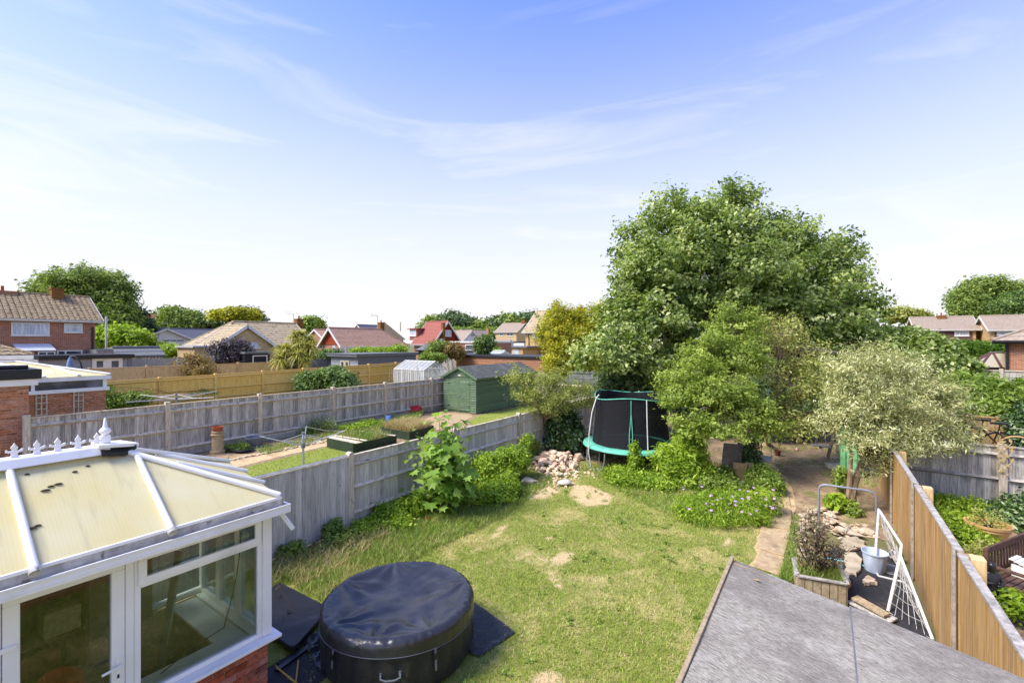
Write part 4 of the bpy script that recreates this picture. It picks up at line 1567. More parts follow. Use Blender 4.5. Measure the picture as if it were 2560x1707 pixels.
for a, b in ((-6.8, -6.3), (-6.3, -5.8), (-5.8, -5.3)):
 end_frame('end_window', a, b, CYE)
for a, b in ((-1.2, .1), (.1, 1.4), (1.4, 2.7)):
 m = MB()
 frame_rect(m, a, b, .70, 2.06, .055, CX0 - .01, CX0 + .06)
 o = m.build('rear_window', UP, cons, bevel=0.005)
 m = MB()
 m.box(CX0 + .02, a + .03, .73, CX0 + .03, b - .03, 2.03)
 m.build('pane', M_['glass'], o)
m = MB()
m.box(CX0 + .12, CYE - .42, .66, CX1 - .14, CYE - .14, .69)
m.box(CX1 - .34, 1.5, .66, CX1 - .14, CYE - .42, .688)
m.build('inner_sill', M_['white_paint'], cons)
m = MB()
m.box(CX0 + .12, -1.3, 0.0, CX1 - .14, CYE - .14, .05)
m.build('floor', M_['interior_floor'], cons)
m = MB()
m.box(CX0, -1.35, 0, CX1, -1.2, 3.2)
m.build('house_side_wall', M_['interior_plaster'], cons)
# roof
EX, EZ, RX, RZ, RY, EY = -4.98, 2.26, -6.0, 2.89, 1.51, 2.72
EX2 = 2 * RX - EX
PCm = M_['polycarbonate']


def sp(y, s, far=False):
 x = (EX + (RX - EX) * s) if not far else (EX2 + (RX - EX2) * s)
 return Vector((x, y, EZ + (RZ - EZ) * s))


def panel(pts):
 n = (Vector(pts[1]) - Vector(pts[0])).cross(Vector(pts[2]) - Vector(pts[0])).normalized()
 if n.z < 0:
  n = -n
 m = MB()
 m.prism(pts, n * 0.016)
 return m.build('roof_panel', PCm, cons)


raf = [-1.2, -.08, .80, 1.68]
for far in (False, True):
 panel([sp(raf[0], 0, far), sp(raf[1], 0, far), sp(raf[1], 1, far), sp(raf[0], 1, far)])
 panel([sp(raf[1], 0, far), sp(raf[2], 0, far), sp(raf[2], 1, far), sp(raf[1], 1, far)])
 panel([sp(raf[2], 0, far), sp(raf[3], 0, far), sp(raf[3], .863, far), sp(RY, 1, far), sp(raf[2], 1, far)])
 panel([sp(raf[3], 0, far), sp(EY, 0, far), sp(raf[3], .863, far)])
hx = [EX, -5.66, -6.34, EX2]


def ep(x, s):
 ey = EY + .36 * (EX - x) / (EX - EX2)
 return Vector((x, ey + (RY - ey) * s, EZ + (RZ - EZ) * s))


s1 = (EX - hx[1]) / (EX - RX)
panel([ep(EX, 0), ep(hx[1], 0), ep(hx[1], s1)])
panel([ep(hx[1], 0), ep(hx[2], 0), ep(hx[2], s1), ep(RX, 1), ep(hx[1], s1)])
panel([ep(hx[2], 0), ep(EX2, 0), ep(hx[2], s1)])
nS = Vector((RZ - EZ, 0, EX - RX)).normalized()
for far in (False, True):
 for y, top in ((raf[1], 1), (raf[2], 1), (raf[3], .86)):
  m = MB()
  n2 = nS if not far else Vector((-nS.x, 0, nS.z))
  a, b = sp(y, -.02, far) + n2 * .035, sp(y, top - .02, far) + n2 * .035
  m.tube([a, b], 0.028, 10)
  m.build('rafter', UP, cons, smooth=True)
  if not far:
   m = MB()
   m.tube([sp(y, -.055, far) + n2 * .03, sp(y, -.018, far) + n2 * .03], 0.038, 10)
   m.build('rafter_cap', M_['dirty_white'], cons, smooth=True)
for x in (hx[1], hx[2]):
 m = MB()
 n2 = Vector((0, RZ - EZ, EY - RY)).normalized()
 m.tube([ep(x, -.02) + n2 * .03, ep(x, s1) + n2 * .03], 0.026, 10)
 m.build('rafter', UP, cons, smooth=True)
for ex in (EX, EX2):
 m = MB()
 m.beam(Vector((ex, EY if ex == EX else EY + .36, EZ + .035)), Vector((RX, RY, RZ + .04)), .07, .045)
 m.build('hip_bar', UP, cons, bevel=0.015)
m = MB()
m.prism([(RX - .13, -1.2, RZ - .01), (RX - .08, -1.2, RZ + .07), (RX + .08, -1.2, RZ + .07), (RX + .13, -1.2, RZ - .01)], (0, 1.2 + RY - .02, 0))
rd = m.build('ridge', UP, cons, bevel=0.01)
m = MB()
m.prism([(RX - .13, RY - .12, RZ + .06), (RX + .13, RY - .12, RZ + .06), (RX + .14, RY + .12, RZ + .035), (RX, RY + .24, RZ + .0), (RX - .14, RY + .12, RZ + .035)], (0, 0, .035))
m.build('ridge_end_cap', UP, cons, bevel=0.006)
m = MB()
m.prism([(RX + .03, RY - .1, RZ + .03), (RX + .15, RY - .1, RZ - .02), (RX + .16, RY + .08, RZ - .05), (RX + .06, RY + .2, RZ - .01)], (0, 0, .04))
m.build('ridge_end_shadow_block', M_['black_trim'], cons)  # black block standing in for the shadow under the ridge end cap
bpy.data.objects['ridge_end_shadow_block'].name = 'end_cap_shadow'
m = MB()
m.box(RX - .036, RY - .076, RZ + .09, RX + .036, RY - .004, RZ + .16)
m.lathe([(.022, .16), (.022, .17), (.037, .184), (.048, .20), (.048, .214), (.037, .23), (.023, .24), (.02, .25), (.009, .33), (.0, .345)], 16, (RX, RY - .04, RZ))
m.build('finial', UP, cons, smooth=True)
half = [(0, .175), (.012, .15), (.03, .125), (.03, .112), (.02, .092), (.02, .08), (.045, .086), (.062, .1), (.078, .098), (.07, .084), (.076, .072), (.06, .066), (.048, .056), (.04, .066), (.03, .05), (.026, .034), (.034, .016), (.05, .004), (.085, 0)]
poly = [(-.008, p[0], p[1]) for p in half] + [(-.008, -p[0], p[1]) for p in reversed(half[1:])]
m = MB()
m.prism(poly, (.016, 0, 0))
fl = m.mesh('fleur_de_lis', UP)
W = world_of(cons).inverted()
ys = [onX(u, RX) for u in (35.7, 92, 144, 195, 242)]
step = ys[1] - ys[0]
ys = [ys[0] - 3 * step, ys[0] - 2 * step, ys[0] - step] + ys
for y in ys:
 piece('fleur_de_lis', fl, cons, W @ Vector((RX, y, RZ + .066)), (0, 0, 0), (1, .74, .76))
# eaves: dirty ledge and gutter
m = MB()
m.box(EX - .02, -1.2, EZ - .008, EX + .012, EY + .01, EZ + .022)
m.build('eaves_trim', UP, cons, bevel=0.006)
m = MB()
m.box(EX - .06, -1.2, EZ - .09, EX + .004, EY + .0, EZ - .008)
m.build('eaves_ledge', M_['dirty_white'], cons)
m = MB()
m.box(EX - .2, -1.2, EZ - .138, EX + .06, EY + .05, EZ - .124)
m.build('gutter_bed', M_['grey_rubber'] if 'grey_rubber' in M_ else M_['slate_cladding_dark'], cons)
m = MB()
m.box(EX + .06, -1.2, EZ - .155, EX + .078, EY + .07, EZ - .065)
m.box(EX + .078, -1.2, EZ - .078, EX + .088, EY + .07, EZ - .06)
m.box(EX + .078, -1.2, EZ - .13, EX + .084, EY + .07, EZ - .12)
m.box(EX - .25, -1.2, EZ - .155, EX + .06, EY + .07, EZ - .14)
m.box(EX - .06, EY + .05, EZ - .14, EX + .06, EY + .07, EZ - .065)
m.build('gutter', UP, cons, bevel=0.005)
m = MB()
m.beam((EX - .06, EY + .03, 2.08), (EX + .02, EY + .13, 1.88), .05, .035)
m.build('broken_downpipe', UP, cons)
for y, s, r in ((.98, .66, .022), (1.07, .7, .02), (1.02, .69, .016), (.84, .33, .024), (.88, .34, .015), (1.2, .80, .014), (1.3, .84, .012), (.5, .1, .02), (.9, .86, .012)):
 m = MB()
 c = sp(y, s) + nS * .018
 m.lathe([(r, 0), (r * .9, .006), (r * .4, .011), (0, .012)], 7, (0, 0, 0), 1.0, 1.5)
 m.v = [tuple(Vector(v) + c) for v in m.v]
 m.build('moss_spot', M_['bark_dark'], cons)
# things seen inside, plus a shelf unit added to darken the view
sv = thing('added_shelf_unit', 'added dark wooden shelf unit with clutter blocking the rear conservatory windows', 'shelf', (-6.5, .4, .05))
m = MB()
m.box(-6.72, -.5, .05, -6.69, 1.42, 1.95)
m.build('back_board', M_['bark_dark'], sv)
for y in (-.5, .46, 1.40):
 m = MB()
 m.box(-6.69, y, .05, -6.36, y + .03, 1.95)
 m.build('upright', M_['bench_wood'], sv)
for z in (.1, .55, 1.0, 1.45):
 m = MB()
 m.box(-6.69, -.47, z, -6.37, 1.40, z + .025)
 m.build('shelf', M_['bench_wood'], sv)
for k, (y, z, h, mt) in enumerate(((-.3, .125, .3, 'cardboard'), (.1, .125, .24, 'dark_panel'), (.65, .125, .34, 'grey_board'), (1.05, .125, .26, 'cardboard'), (-.2, .575, .3, 'grey_board'), (.6, .575, .22, 'paper'), (.95, .575, .34, 'rust'), (.55, 1.025, .3, 'dark_panel'), (1.1, 1.025, .24, 'pale_plank'), (.0, 1.025, .32, 'cardboard'), (.8, 1.475, .28, 'grey_board'))):
 m = MB()
 m.box(-6.66, y, z, -6.40, y + .28, z + h)
 m.build('storage_box', M_[mt], bevel=0.01, label=['lowest left', 'low dark', 'low grey', 'low right brown', 'second shelf left', 'second shelf white', 'second shelf rust coloured', 'third shelf dark', 'third shelf pale', 'third shelf left brown', 'top shelf grey'][k] + ' storage box inside the conservatory shelf unit', cat='box', group='boxes on the conservatory shelves')
m = MB()
m.box(-6.9, .1, .05, -6.3, .75, .6)
m.box(-6.88, .12, .6, -6.32, .43, .615)
m.build('cardboard_box', M_['cardboard'], bevel=0.01, label='brown cardboard box on the conservatory floor behind the door glass', cat='box')
m = MB()
m.lathe([(.16, 0), (.19, .02), (.2, .1), (.205, .12), (.19, .12), (.17, .03), (0, .02)], 16, (-6.05, 1.15, .62), 1.4, .8)
m.build('red_tray', M_['red_plastic'], smooth=True, label='red plastic tray seen through the conservatory door', cat='tray')
t = thing('work_table', 'low cluttered table inside the conservatory behind the door', 'table', (-6.1, .95, .05))
m = MB()
m.box(-6.45, .55, .57, -5.75, 1.45, .61)
m.build('table_top', M_['grey_board'], t, bevel=0.006)
for x in (-6.4, -5.8):
 for y in (.6, 1.4):
  m = MB()
  m.box(x - .025, y - .025, .05, x + .025, y + .025, .57)
  m.build('leg', M_['grey_board'], t)
m = MB()
m.beam((-6.15, 1.95, .08), (-6.25, 2.2, 1.55), .09, .03)
m.build('leaning_batten', M_['metal_galv'], label='perforated metal post leaning inside the conservatory window', cat='post')
m = MB()
m.box(-6.95, 1.5, .06, -6.75, 2.1, 1.5)
m.build('upright_board', M_['interior_plaster'], bevel=0.01, label='pale upright panel inside the conservatory beside the rear window', cat='panel')
m = MB()
m.tube(bend((-5.32, 2.46, 1.9), (-5.34, 2.3, .95), 6, .08) + bend((-5.34, 2.3, .92), (-5.42, 1.75, .71), 6, .12), .006, 5)
m.build('cable', M_['black_trim'], smooth=True, label='black cable hanging inside the conservatory window', cat='cable')
m = MB()
m.tube([G(683, 1395, 1.7), G(713, 1480, .95), G(746, 1548, .35)], .0025, 4)
m.v = [tuple(v) for v in m.v]
m = MB()
p0 = Vector((-5.14, 2.73, 1.35))
m.tube(bend(p0, G(746, 1545, .16), 8, .02), .0022, 4)
m.build('string', M_['bamboo'], label='thin pale string running down from the conservatory corner', cat='string')
# ================================================================== FELT-ROOFED SHED (bottom right)
sh = thing('pent_shed', 'low shed with grey mineral felt pent roof at the near right', 'shed', (0.25, 2.8, 0))
SX0, SX1, SYF, SYB, SZ, SK = -0.70, 1.14, 4.62, 0.9, 2.0, 0.187


def rz_(x):
 return SZ - SK * (x - SX0)


m = MB()
for a, b, c, d in (((-.6, SYF - .1), (-.6, SYB), 0, 0), ((1.08, SYF - .1), (1.08, SYB), 0, 0), ((-.6, SYF - .1), (1.08, SYF - .1), 0, 0)):
 m.add([(a[0], a[1], 0), (b[0], b[1], 0), (b[0], b[1], rz_(b[0]) - .07), (a[0], a[1], rz_(a[0]) - .07)], [(0, 1, 2, 3)])
m.build('wall', M_['brown_wood'], sh)
m = MB()
m.prism([(SX0 + .012, SYB, SZ - .045), (SX1, SYB, rz_(SX1) - .045), (SX1, SYB, rz_(SX1) - .005), (SX0 + .012, SYB, SZ - .005)], (0, SYF - SYB - .06, 0))
m.build('roof_deck', M_['plywood'], sh)
for i, (a, b, lift) in enumerate(((SX0 + .02, .22, 0.0), (.18, SX1 + .02, .014))):
 m = MB()
 nx, ny = 14, 26
 grid = []
 for j in range(ny + 1):
  for k in range(nx + 1):
   x = a + (b - a) * k / nx
   y = SYF + .012 - (SYF - SYB) * j / ny
   wob = 0.006 * noise.noise((x * 2.2, y * 2.2, i * 9.0)) + .003 * noise.noise((x * 7, y * 7, 4))
   z = rz_(x) + .003 + lift + wob
   if j == 0:
    z -= .012
   grid.append((x, y, z))
 fs = []
 for j in range(ny):
  for k in range(nx):
   q = j * (nx + 1) + k
   fs.append((q, q + 1, q + nx + 2, q + nx + 1))
 e = len(grid)
 for k in range(nx + 1):
  g = grid[k]
  grid.append((g[0], g[1] + .004, g[2] - .07))
 for k in range(nx):
  fs.append((k, k + 1, e + k + 1, e + k))
 m.add(grid, fs)
 m.build('felt_strip', M_['mineral_felt'], sh, smooth=True)
m = MB()
m.beam((SX0, SYB, SZ - .02), (SX0, SYF + .01, SZ - .02), .03, .075)
m.build('edge_batten', M_['pale_plank'], sh, bevel=0.004)
m = MB()
m.beam((.176, SYB, rz_(.176) + .0075), (.176, SYF, rz_(.176) + .0075), .012, .005)
m.build('seam_bitumen', M_['slate_cladding_dark'], sh)
nm = MB()
nm.lathe([(.007, 0), (.006, .003), (0, .004)], 6)
nail = nm.mesh('nail', M_['metal_galv'])
W = world_of(sh).inverted()
for k in range(18):
 y = SYF - .06 - k * .2
 piece('nail', nail, sh, W @ Vector((.20, y, rz_(.2) + .013)))
for k in range(8):
 x = SX0 + .1 + k * .22
 piece('nail', nail, sh, W @ Vector((x, SYF - .03, rz_(x) + .012)))
lm = MB()
lm.add([(-.03, 0, 0), (0, -.014, .004), (.03, 0, .008), (0, .014, .004)], [(0, 1, 2), (0, 2, 3)])
lf = lm.build('fallen_leaf', M_['plywood'], label='small pale dry leaf lying on the grey felt roof', cat='leaf')
lf.location = (-.47, 4.37, rz_(-.47) + .016)

# ================================================================== SPA
spa = thing('inflatable_spa', 'round black inflatable hot tub with tied vinyl cover', 'hot tub', SPA)
SR, SH = 0.945, 0.70
m = MB()
nseg = 144
rows = [(-.07, 0.0), (-.02, .04), (.0, .12), (.006, .3), (.0, .46), (-.015, .54), (-.05, .60)]
V, Fc = [], []
for dr_, z in rows:
 for j in range(nseg):
  a = 2 * math.pi * j / nseg
  ph = (j % 6) / 6.0
  rib = 0.03 * math.sin(math.pi * ph) if 0.05 < z < .6 else 0
  V.append((SPA.x + (SR - .012 + dr_ + rib) * math.cos(a), SPA.y + (SR - .012 + dr_ + rib) * math.sin(a), z))
for i in range(len(rows) - 1):
 for j in range(nseg):
  Fc.append((i * nseg + j, i * nseg + (j + 1) % nseg, (i + 1) * nseg + (j + 1) % nseg, (i + 1) * nseg + j))
m.add(V, Fc)
m.build('wall', M_['spa_weave'], spa, smooth=True)
# cover: sagging top with creases, rounded rim, gathered skirt
m = MB()
NA, NR = 216, 34
prof = []
for i in range(NR + 1):
 s = i / NR
 prof.append(s)


def fold(a, s):
 """creases fan out from the tie points at the rim"""
 z = 0.0
 for tie, amp in ((-1.75, .040), (-.35, .030), (1.0, .034), (2.5, .028), (-2.9, .030), (-1.1, .03)):
  da = (a - tie + math.pi) % (2 * math.pi) - math.pi
  x, y = s * math.sin(da), 1.0 - s * math.cos(da)
  r_ = math.hypot(x, y)
  ang = math.atan2(x, y)
  if abs(ang) < 1.35:
   z += amp * math.cos(ang * 9 + tie * 3) * math.exp(-(r_ / .42) ** 1.3) * (1 - math.exp(-r_ * 14))
 z += 0.026 * noise.noise((s * math.cos(a) * 2.2, s * math.sin(a) * 2.6, 1.7))
 z += 0.006 * noise.noise((s * math.cos(a) * 7, s * math.sin(a) * 7, 5.1))
 return z


V, Fc = [], []
ringz = []
for i in range(NR + 1):
 s = i / NR
 for j in range(NA):
  a = 2 * math.pi * j / NA
  if s <= .76:
   q = s / .76
   r_ = (SR - .07) * q
   z = SH - .085 * (1 - q ** 2.2) + fold(a, q * .95) * (1 - q ** 10)
  elif s <= .88:
   q = (s - .76) / .12
   r_ = SR - .07 + .09 * math.sin(q * math.pi / 2)
   z = SH - .075 * (1 - math.cos(q * math.pi / 2))
   wr = .018 * noise.noise((a * 20, q * 1.2, 2.0)) + .009 * noise.noise((a * 55, q * 1.5, 7.0))
   r_ += wr
   z += wr * .6
  else:
   q = (s - .88) / .12
   r_ = SR + .02 + .004 * q + .009 * noise.noise((a * 22, 1.2 + q, 2.0)) * (1 - q * .6)
   z = SH - .075 - q * (.115 + .02 * math.sin(a * 2 + .6))
  V.append((SPA.x + r_ * math.cos(a), SPA.y + r_ * math.sin(a), z))
for i in range(NR):
 for j in range(NA):
  Fc.append((i * NA + j, i * NA + (j + 1) % NA, (i + 1) * NA + (j + 1) % NA, (i + 1) * NA + j))
m.add(V, Fc)
m.build('cover', M_['spa_cover'], spa, smooth=True)
cov = [o for o in spa.children if o.name.startswith('cover')][0]
m = MB()
m.tube([(SPA.x + (SR + .026) * math.cos(a), SPA.y + (SR + .026) * math.sin(a), SH - .19 - .02 * math.sin(a * 2 + .6)) for a in np.linspace(0, 2 * math.pi, 97)[:-1]], .0045, 6, closed=True)
m.build('piping', M_['slate_cladding_dark'], cov, smooth=True)
camdir = math.atan2(-SPA.y, -SPA.x)


def on_spa(ang, r_, z):
 return Vector((SPA.x + r_ * math.cos(ang), SPA.y + r_ * math.sin(ang), z))


for da, z, nm_ in ((-.10, .33, 'handle'), (1.9, .33, 'handle')):
 a = camdir + da
 m = MB()
 m.tube([on_spa(a - .11, SR + .015, z + .02), on_spa(a - .105, SR + .055, z - .005), on_spa(a - .05, SR + .065, z - .02), on_spa(a + .05, SR + .065, z - .02), on_spa(a + .105, SR + .055, z - .005), on_spa(a + .11, SR + .015, z + .02)], .011, 6)
 m.obox(on_spa(a - .11, SR + .01, z + .02), (.015, 0, 0), (0, .015, 0), (0, 0, .022))
 m.obox(on_spa(a + .11, SR + .01, z + .02), (.015, 0, 0), (0, .015, 0), (0, 0, .022))
 m.build('handle', M_['grey_plastic'], spa, smooth=True)
for da, L in ((.42, .24), (-.85, .2), (2.0, .22), (-2.2, .22)):
 a = camdir + da
 m = MB()
 p, q = on_spa(a, SR + .03, .51), on_spa(a, SR + .045, .51 - L)
 sd = Vector((-math.sin(a), math.cos(a), 0))
 m.beam(p, q, .026, .005, up=Vector((math.cos(a), math.sin(a), 0)))
 o = m.build('strap', M_['grey_plastic'], spa)
 m = MB()
 m.obox(on_spa(a, SR + .045, .51 - L * .35), sd * .022, Vector((math.cos(a), math.sin(a), 0)) * .009, Z * .03)
 m.build('buckle', M_['black_trim'], o, bevel=0.004)
# ground sheet to the right of the spa, rumpled film, lid panel, foam tiles, canes
m = MB()
n = 20
A_, B_, C_, D_ = [G(*p) for p in ((1288, 1583), (1187, 1508), (1080, 1600), (1200, 1645))]
grid, fs = [], []
for j in range(n + 1):
 for k in range(n + 1):
  p = A_.lerp(B_, k / n).lerp(D_.lerp(C_, k / n), j / n)
  wr = abs(noise.noise((p.x * 9, p.y * 4, 1.0))) * .02 + .01 * noise.noise((p.x * 20, p.y * 20, 4))
  grid.append((p.x, p.y, .022 + max(-.008, wr)))
for j in range(n):
 for k in range(n):
  q = j * (n + 1) + k
  fs.append((q, q + 1, q + n + 2, q + n + 1))
m.add(grid, fs)
m.build('ground_sheet', M_['black_sheet'], smooth=True, label='black ground sheet corner sticking out right of the hot tub', cat='sheet')
m = MB()
A_, B_, C_, D_ = [G(*p) for p in ((755, 1610), (832, 1560), (860, 1660), (800, 1690))]
grid, fs = [], []
n = 26
for j in range(n + 1):
 for k in range(n + 1):
  p = A_.lerp(B_, k / n).lerp(D_.lerp(C_, k / n), j / n)
  wr = abs(noise.noise((p.x * 14, p.y * 8, 1.0))) * .10 + .03 * abs(noise.noise((p.x * 30, p.y * 26, 4)))
  grid.append((p.x, p.y, .03 + wr))
for j in range(n):
 for k in range(n):
  q = j * (n + 1) + k
  fs.append((q, q + 1, q + n + 2, q + n + 1))
m.add(grid, fs)
m.build('crumpled_sheet', M_['spa_cover'], smooth=True, label='crumpled shiny black plastic at the left foot of the hot tub', cat='sheet')
# rounded black panel lying beside the conservatory
lid = thing('plastic_panel', 'rounded black plastic panel lying between conservatory and hot tub', 'panel', G(730, 1530))
cs = [G(*p) for p in ((694, 1448, .12), (824, 1513, .12), (733, 1618, .16), (610, 1530, .14))]
cs = [Vector((c.x, c.y, z)) for c, z in zip(cs, (.10, .10, .15, .13))]
poly = []
for i in range(4):
 p, a, b = cs[i], cs[i - 1], cs[(i + 1) % 4]
 da, db = (a - p).normalized() * .14, (b - p).normalized() * .14
 for k in range(6):
  t_ = k / 5
  poly.append((p + da) * (1 - t_) ** 2 + p * 2 * t_ * (1 - t_) + (p + db) * t_ ** 2)
m = MB()
m.prism(poly, (0, 0, -.07))
m.build('shell', M_['black_plastic'], lid, bevel=0.015)
for u, v, r_ in ((721, 1531, .03), (700, 1490, .018), (708, 1546, .014), (812, 1536, .016)):
 c = G(u, v, .13)
 m = MB()
 m.lathe([(r_, 0), (r_, .006), (r_ * .6, .007), (r_ * .55, .001), (0, .001)], 12, (c.x, c.y, .1515 if v > 1500 else .134))
 m.build('socket', M_['black_trim'], lid)
pl = G(700, 1660)
for k, q in enumerate((((688, 1660), (752, 1622), (822, 1690), (760, 1740)), ((600, 1712), (686, 1662), (758, 1742), (690, 1800)))):
 m = MB()
 P4 = [G(*p) for p in q]
 outl = []
 for i in range(4):
  a, b = P4[i], P4[(i + 1) % 4]
  d = (b - a)
  nn = Vector((d.y, -d.x, 0)).normalized()
  for s in range(14):
   outl.append(a.lerp(b, s / 14) + nn * (.018 if s % 2 else -.0))
 m.prism([Vector((p.x, p.y, .012 + .003 * k)) for p in outl], (0, 0, .014))
 m.build('foam_tile', M_['black_rubber'], label=('dark interlocking foam tile at the left foot of the hot tub' if k == 0 else 'dark interlocking foam tile beside the conservatory brick base'), cat='mat', group='foam floor tiles')
for k, (a, b) in enumerate((((746, 1650), (740, 1702)), ((690, 1666), (748, 1712)))):
 m = MB()
 p, q = G(*a, .06), G(*b, .05)
 pts = [p.lerp(q, i / 6) for i in range(7)]
 m.tube(pts, [.010, .009, .0105, .009, .0105, .009, .0095], 7)
 m.build('bamboo_cane', M_['bamboo'], smooth=True, label=('upper short bamboo cane on the foam tile' if k == 0 else 'longer bamboo cane lying from the brick base across the foam tile'), cat='cane', group='bamboo canes')
m = MB()
m.beam(G(690, 1676, .04), G(790, 1602, .05), .07, .03)
m.build('dark_batten', M_['black_plastic'], bevel=0.006, label='dark plastic strip lying along the black panel edge', cat='strip')

# ================================================================== STONES
STM = [stone_mesh('stone', 'pink_stone', 14, .75, s) for s in range(5)] + [stone_mesh('stone', 'stone', 13, .6, 20 + s) for s in range(4)]
STG = [stone_mesh('stone', 'stone', 13, .55, 40 + s) for s in range(5)] + [stone_mesh('stone', 'slate_stone', 12, .4, 60 + s) for s in range(3)]
pc = G(1388, 1160)
pile = thing('rubble_pile', 'heap of broken pink and buff stones by the grey fence', 'rubble', pc)
Wp = world_of(pile).inverted()
ca, cb_ = G(1392, 1140), G(1385, 1188)
for i in range(290):
 rr = random.random() ** .6
 a = random.uniform(0, 2 * math.pi)
 ax = (cb_ - ca).normalized()
 sx = Vector((-ax.y, ax.x, 0))
 p = (ca + cb_) / 2 + ax * (rr * 1.7 * math.cos(a)) + sx * (rr * .85 * math.sin(a))
 h = .34 * max(0, 1 - rr ** 1.4) * (1.15 if math.cos(a) < 0 else .7)
 s = random.choice((.09, .12, .15, .18, .22, .27)) * random.uniform(.85, 1.1) * (1 if rr < .8 else .7)
 piece('stone', random.choice(STM), pile, Wp @ Vector((p.x, p.y, h * random.uniform(.55, 1) + s * .12)), (random.uniform(-.6, .6), random.uniform(-.6, .6), random.uniform(0, 6.3)), (s * random.uniform(.9, 1.5), s, s))
scat = thing('scattered_rubble', 'small stones scattered on the grass around the rubble heap', 'rubble', G(1440, 1190))
Wp = world_of(scat).inverted()
for i in range(120):
 u, v = (random.gauss(1375, 34), random.uniform(1186, 1222)) if i < 84 else (random.uniform(1425, 1495), random.uniform(1172, 1200))
 if i > 106:
  u, v = random.uniform(1310, 1345), random.uniform(1150, 1190)
 p = G(u, v)
 s = random.uniform(.05, .15)
 piece('stone', random.choice(STM), scat, Wp @ (p + Z * s * .1), (random.uniform(-.4, .4), random.uniform(-.4, .4), random.uniform(0, 6.3)), (s * 1.3, s, s))


def one_stone(name, label, u, v, mat, size, rz=0, seed=1, flat=.6, n=22, z=0.1, cat='stone'):
 me = stone_mesh(name, mat, n, flat, seed)
 p = G(u, v)
 o = piece(name, me, None, (p.x, p.y, z * size[2]), (0, 0, rz), size)
 b = o.modifiers.new('bevel', 'BEVEL')
 b.width = .02
 b.segments = 2
 return tag(o, label, cat)


m = MB()
m.lathe([(0, -.07), (.06, -.06), (.11, -.03), (.125, .0), (.11, .03), (.06, .055), (0, .065)], 14, (0, 0, 0), 1.0, 1.75)
o = m.build('white_stone', M_['white_stone'], smooth=True, label='oval white stone lying on the bare earth by the rubble', cat='stone')
o.location = G(1411, 1214) + Z * .03
o.rotation_euler = (0, .1, -.55)
one_stone('slab_stone', 'large flat buff slab stone left of the rubble heap', 1319, 1210, 'stone', (.62, .34, .34), .5, 3, .7, 26, .25)
one_stone('edge_rock', 'pale rock on the right side of the rubble heap', 1445, 1150, 'stone', (.5, .4, .4), .3, 4, .7, 22, .3)
one_stone('grey_rock', 'whitish rock at the left foot of the rubble heap', 1364, 1143, 'white_stone', (.34, .3, .3), 1.1, 5, .7, 20, .3)
# rockery along the slab path
rock = thing('rockery', 'low edging of pale broken stones beside the slab path', 'rockery', G(2020, 1340))
Wp = world_of(rock).inverted()


def rock_at(u, v, s, z=0.0, me=None):
 p = G(u, v)
 piece('stone', me or random.choice(STG), rock, Wp @ (p + Z * (z + s * .14)), (random.uniform(-.25, .25), random.uniform(-.25, .25), random.uniform(0, 6.3)), (s * random.uniform(1.0, 1.6), s, s * random.uniform(.7, 1.1)))


for i in range(95):
 t_ = i / 95
 if i < 45:
  u = 1995 + random.uniform(-9, 16)
  v = 1300 + t_ * 2.1 * 100
  rock_at(u, v, random.uniform(.10, .2), .08 * random.random())
 else:
  u = random.uniform(1998, 2095)
  v = random.uniform(1272, 1330) + (u - 1998) * .12
  rock_at(u, v, random.uniform(.12, .24), .10 * random.random())
for i in range(26):
 rock_at(random.uniform(2085, 2190), random.uniform(1312, 1348), random.uniform(.12, .26))
for u, v, s in ((2130, 1340, .5), (2160, 1333, .4), (2110, 1318, .36)):
 rock_at(u, v, s, 0, STG[5])


def flag(name, label, pts, z=.02, th=.05, mat='slate_stone', cat='stone'):
 m = MB()
 P = []
 k = len(pts)
 for i in range(k):
  a, b = G(*pts[i]), G(*pts[(i + 1) % k])
  for s in range(4):
   q = a.lerp(b, s / 4)
   P.append(Vector((q.x + random.gauss(0, .012), q.y + random.gauss(0, .012), z)))
 m.prism(P, (0, 0, th))
 return m.build(name, M_[mat], bevel=0.012, label=label, cat=cat)


flag('flagstone', 'flat grey-buff flagstone on the membrane behind the blue bucket', ((2098, 1352), (2140, 1348), (2160, 1360), (2164, 1372), (2120, 1384), (2100, 1374)))
flag('flagstone', 'long flat flagstone right of the wooden planter', ((2108, 1388), (2140, 1388), (2152, 1404), (2152, 1430), (2140, 1444), (2112, 1436)))
flag('wedge_stone', 'triangular stone on the black membrane below the blue bucket', ((2154, 1458), (2170, 1449), (2189, 1460), (2188, 1466), (2164, 1468)), .02, .06, 'stone')
flag('broken_slab', 'broken buff slab leaning at the planter right side', ((2106, 1446), (2124, 1448), (2126, 1470), (2116, 1478)), .02, .1, 'stone')
flag('grey_slab', 'larger dark grey slab under the trees by the green playhouse', ((2056, 1160), (2100, 1160), (2108, 1174), (2074, 1175)), .02, .04, 'slate_stone')
flag('grey_slab', 'smaller dark grey slab beside the green playhouse', ((2080, 1175), (2100, 1176), (2102, 1187), (2082, 1187)), .02, .04, 'slate_stone')

# ================================================================== TRAMPOLINE
TC = Vector((-5.25, 14.56, 0))
tr = thing('trampoline', 'round trampoline with teal pad and tall black safety net', 'trampoline', TC)
TR, TZ = 1.46, 0.66


def tp(a, r_, z):
 return Vector((TC.x + r_ * math.cos(a), TC.y + r_ * math.sin(a), z))


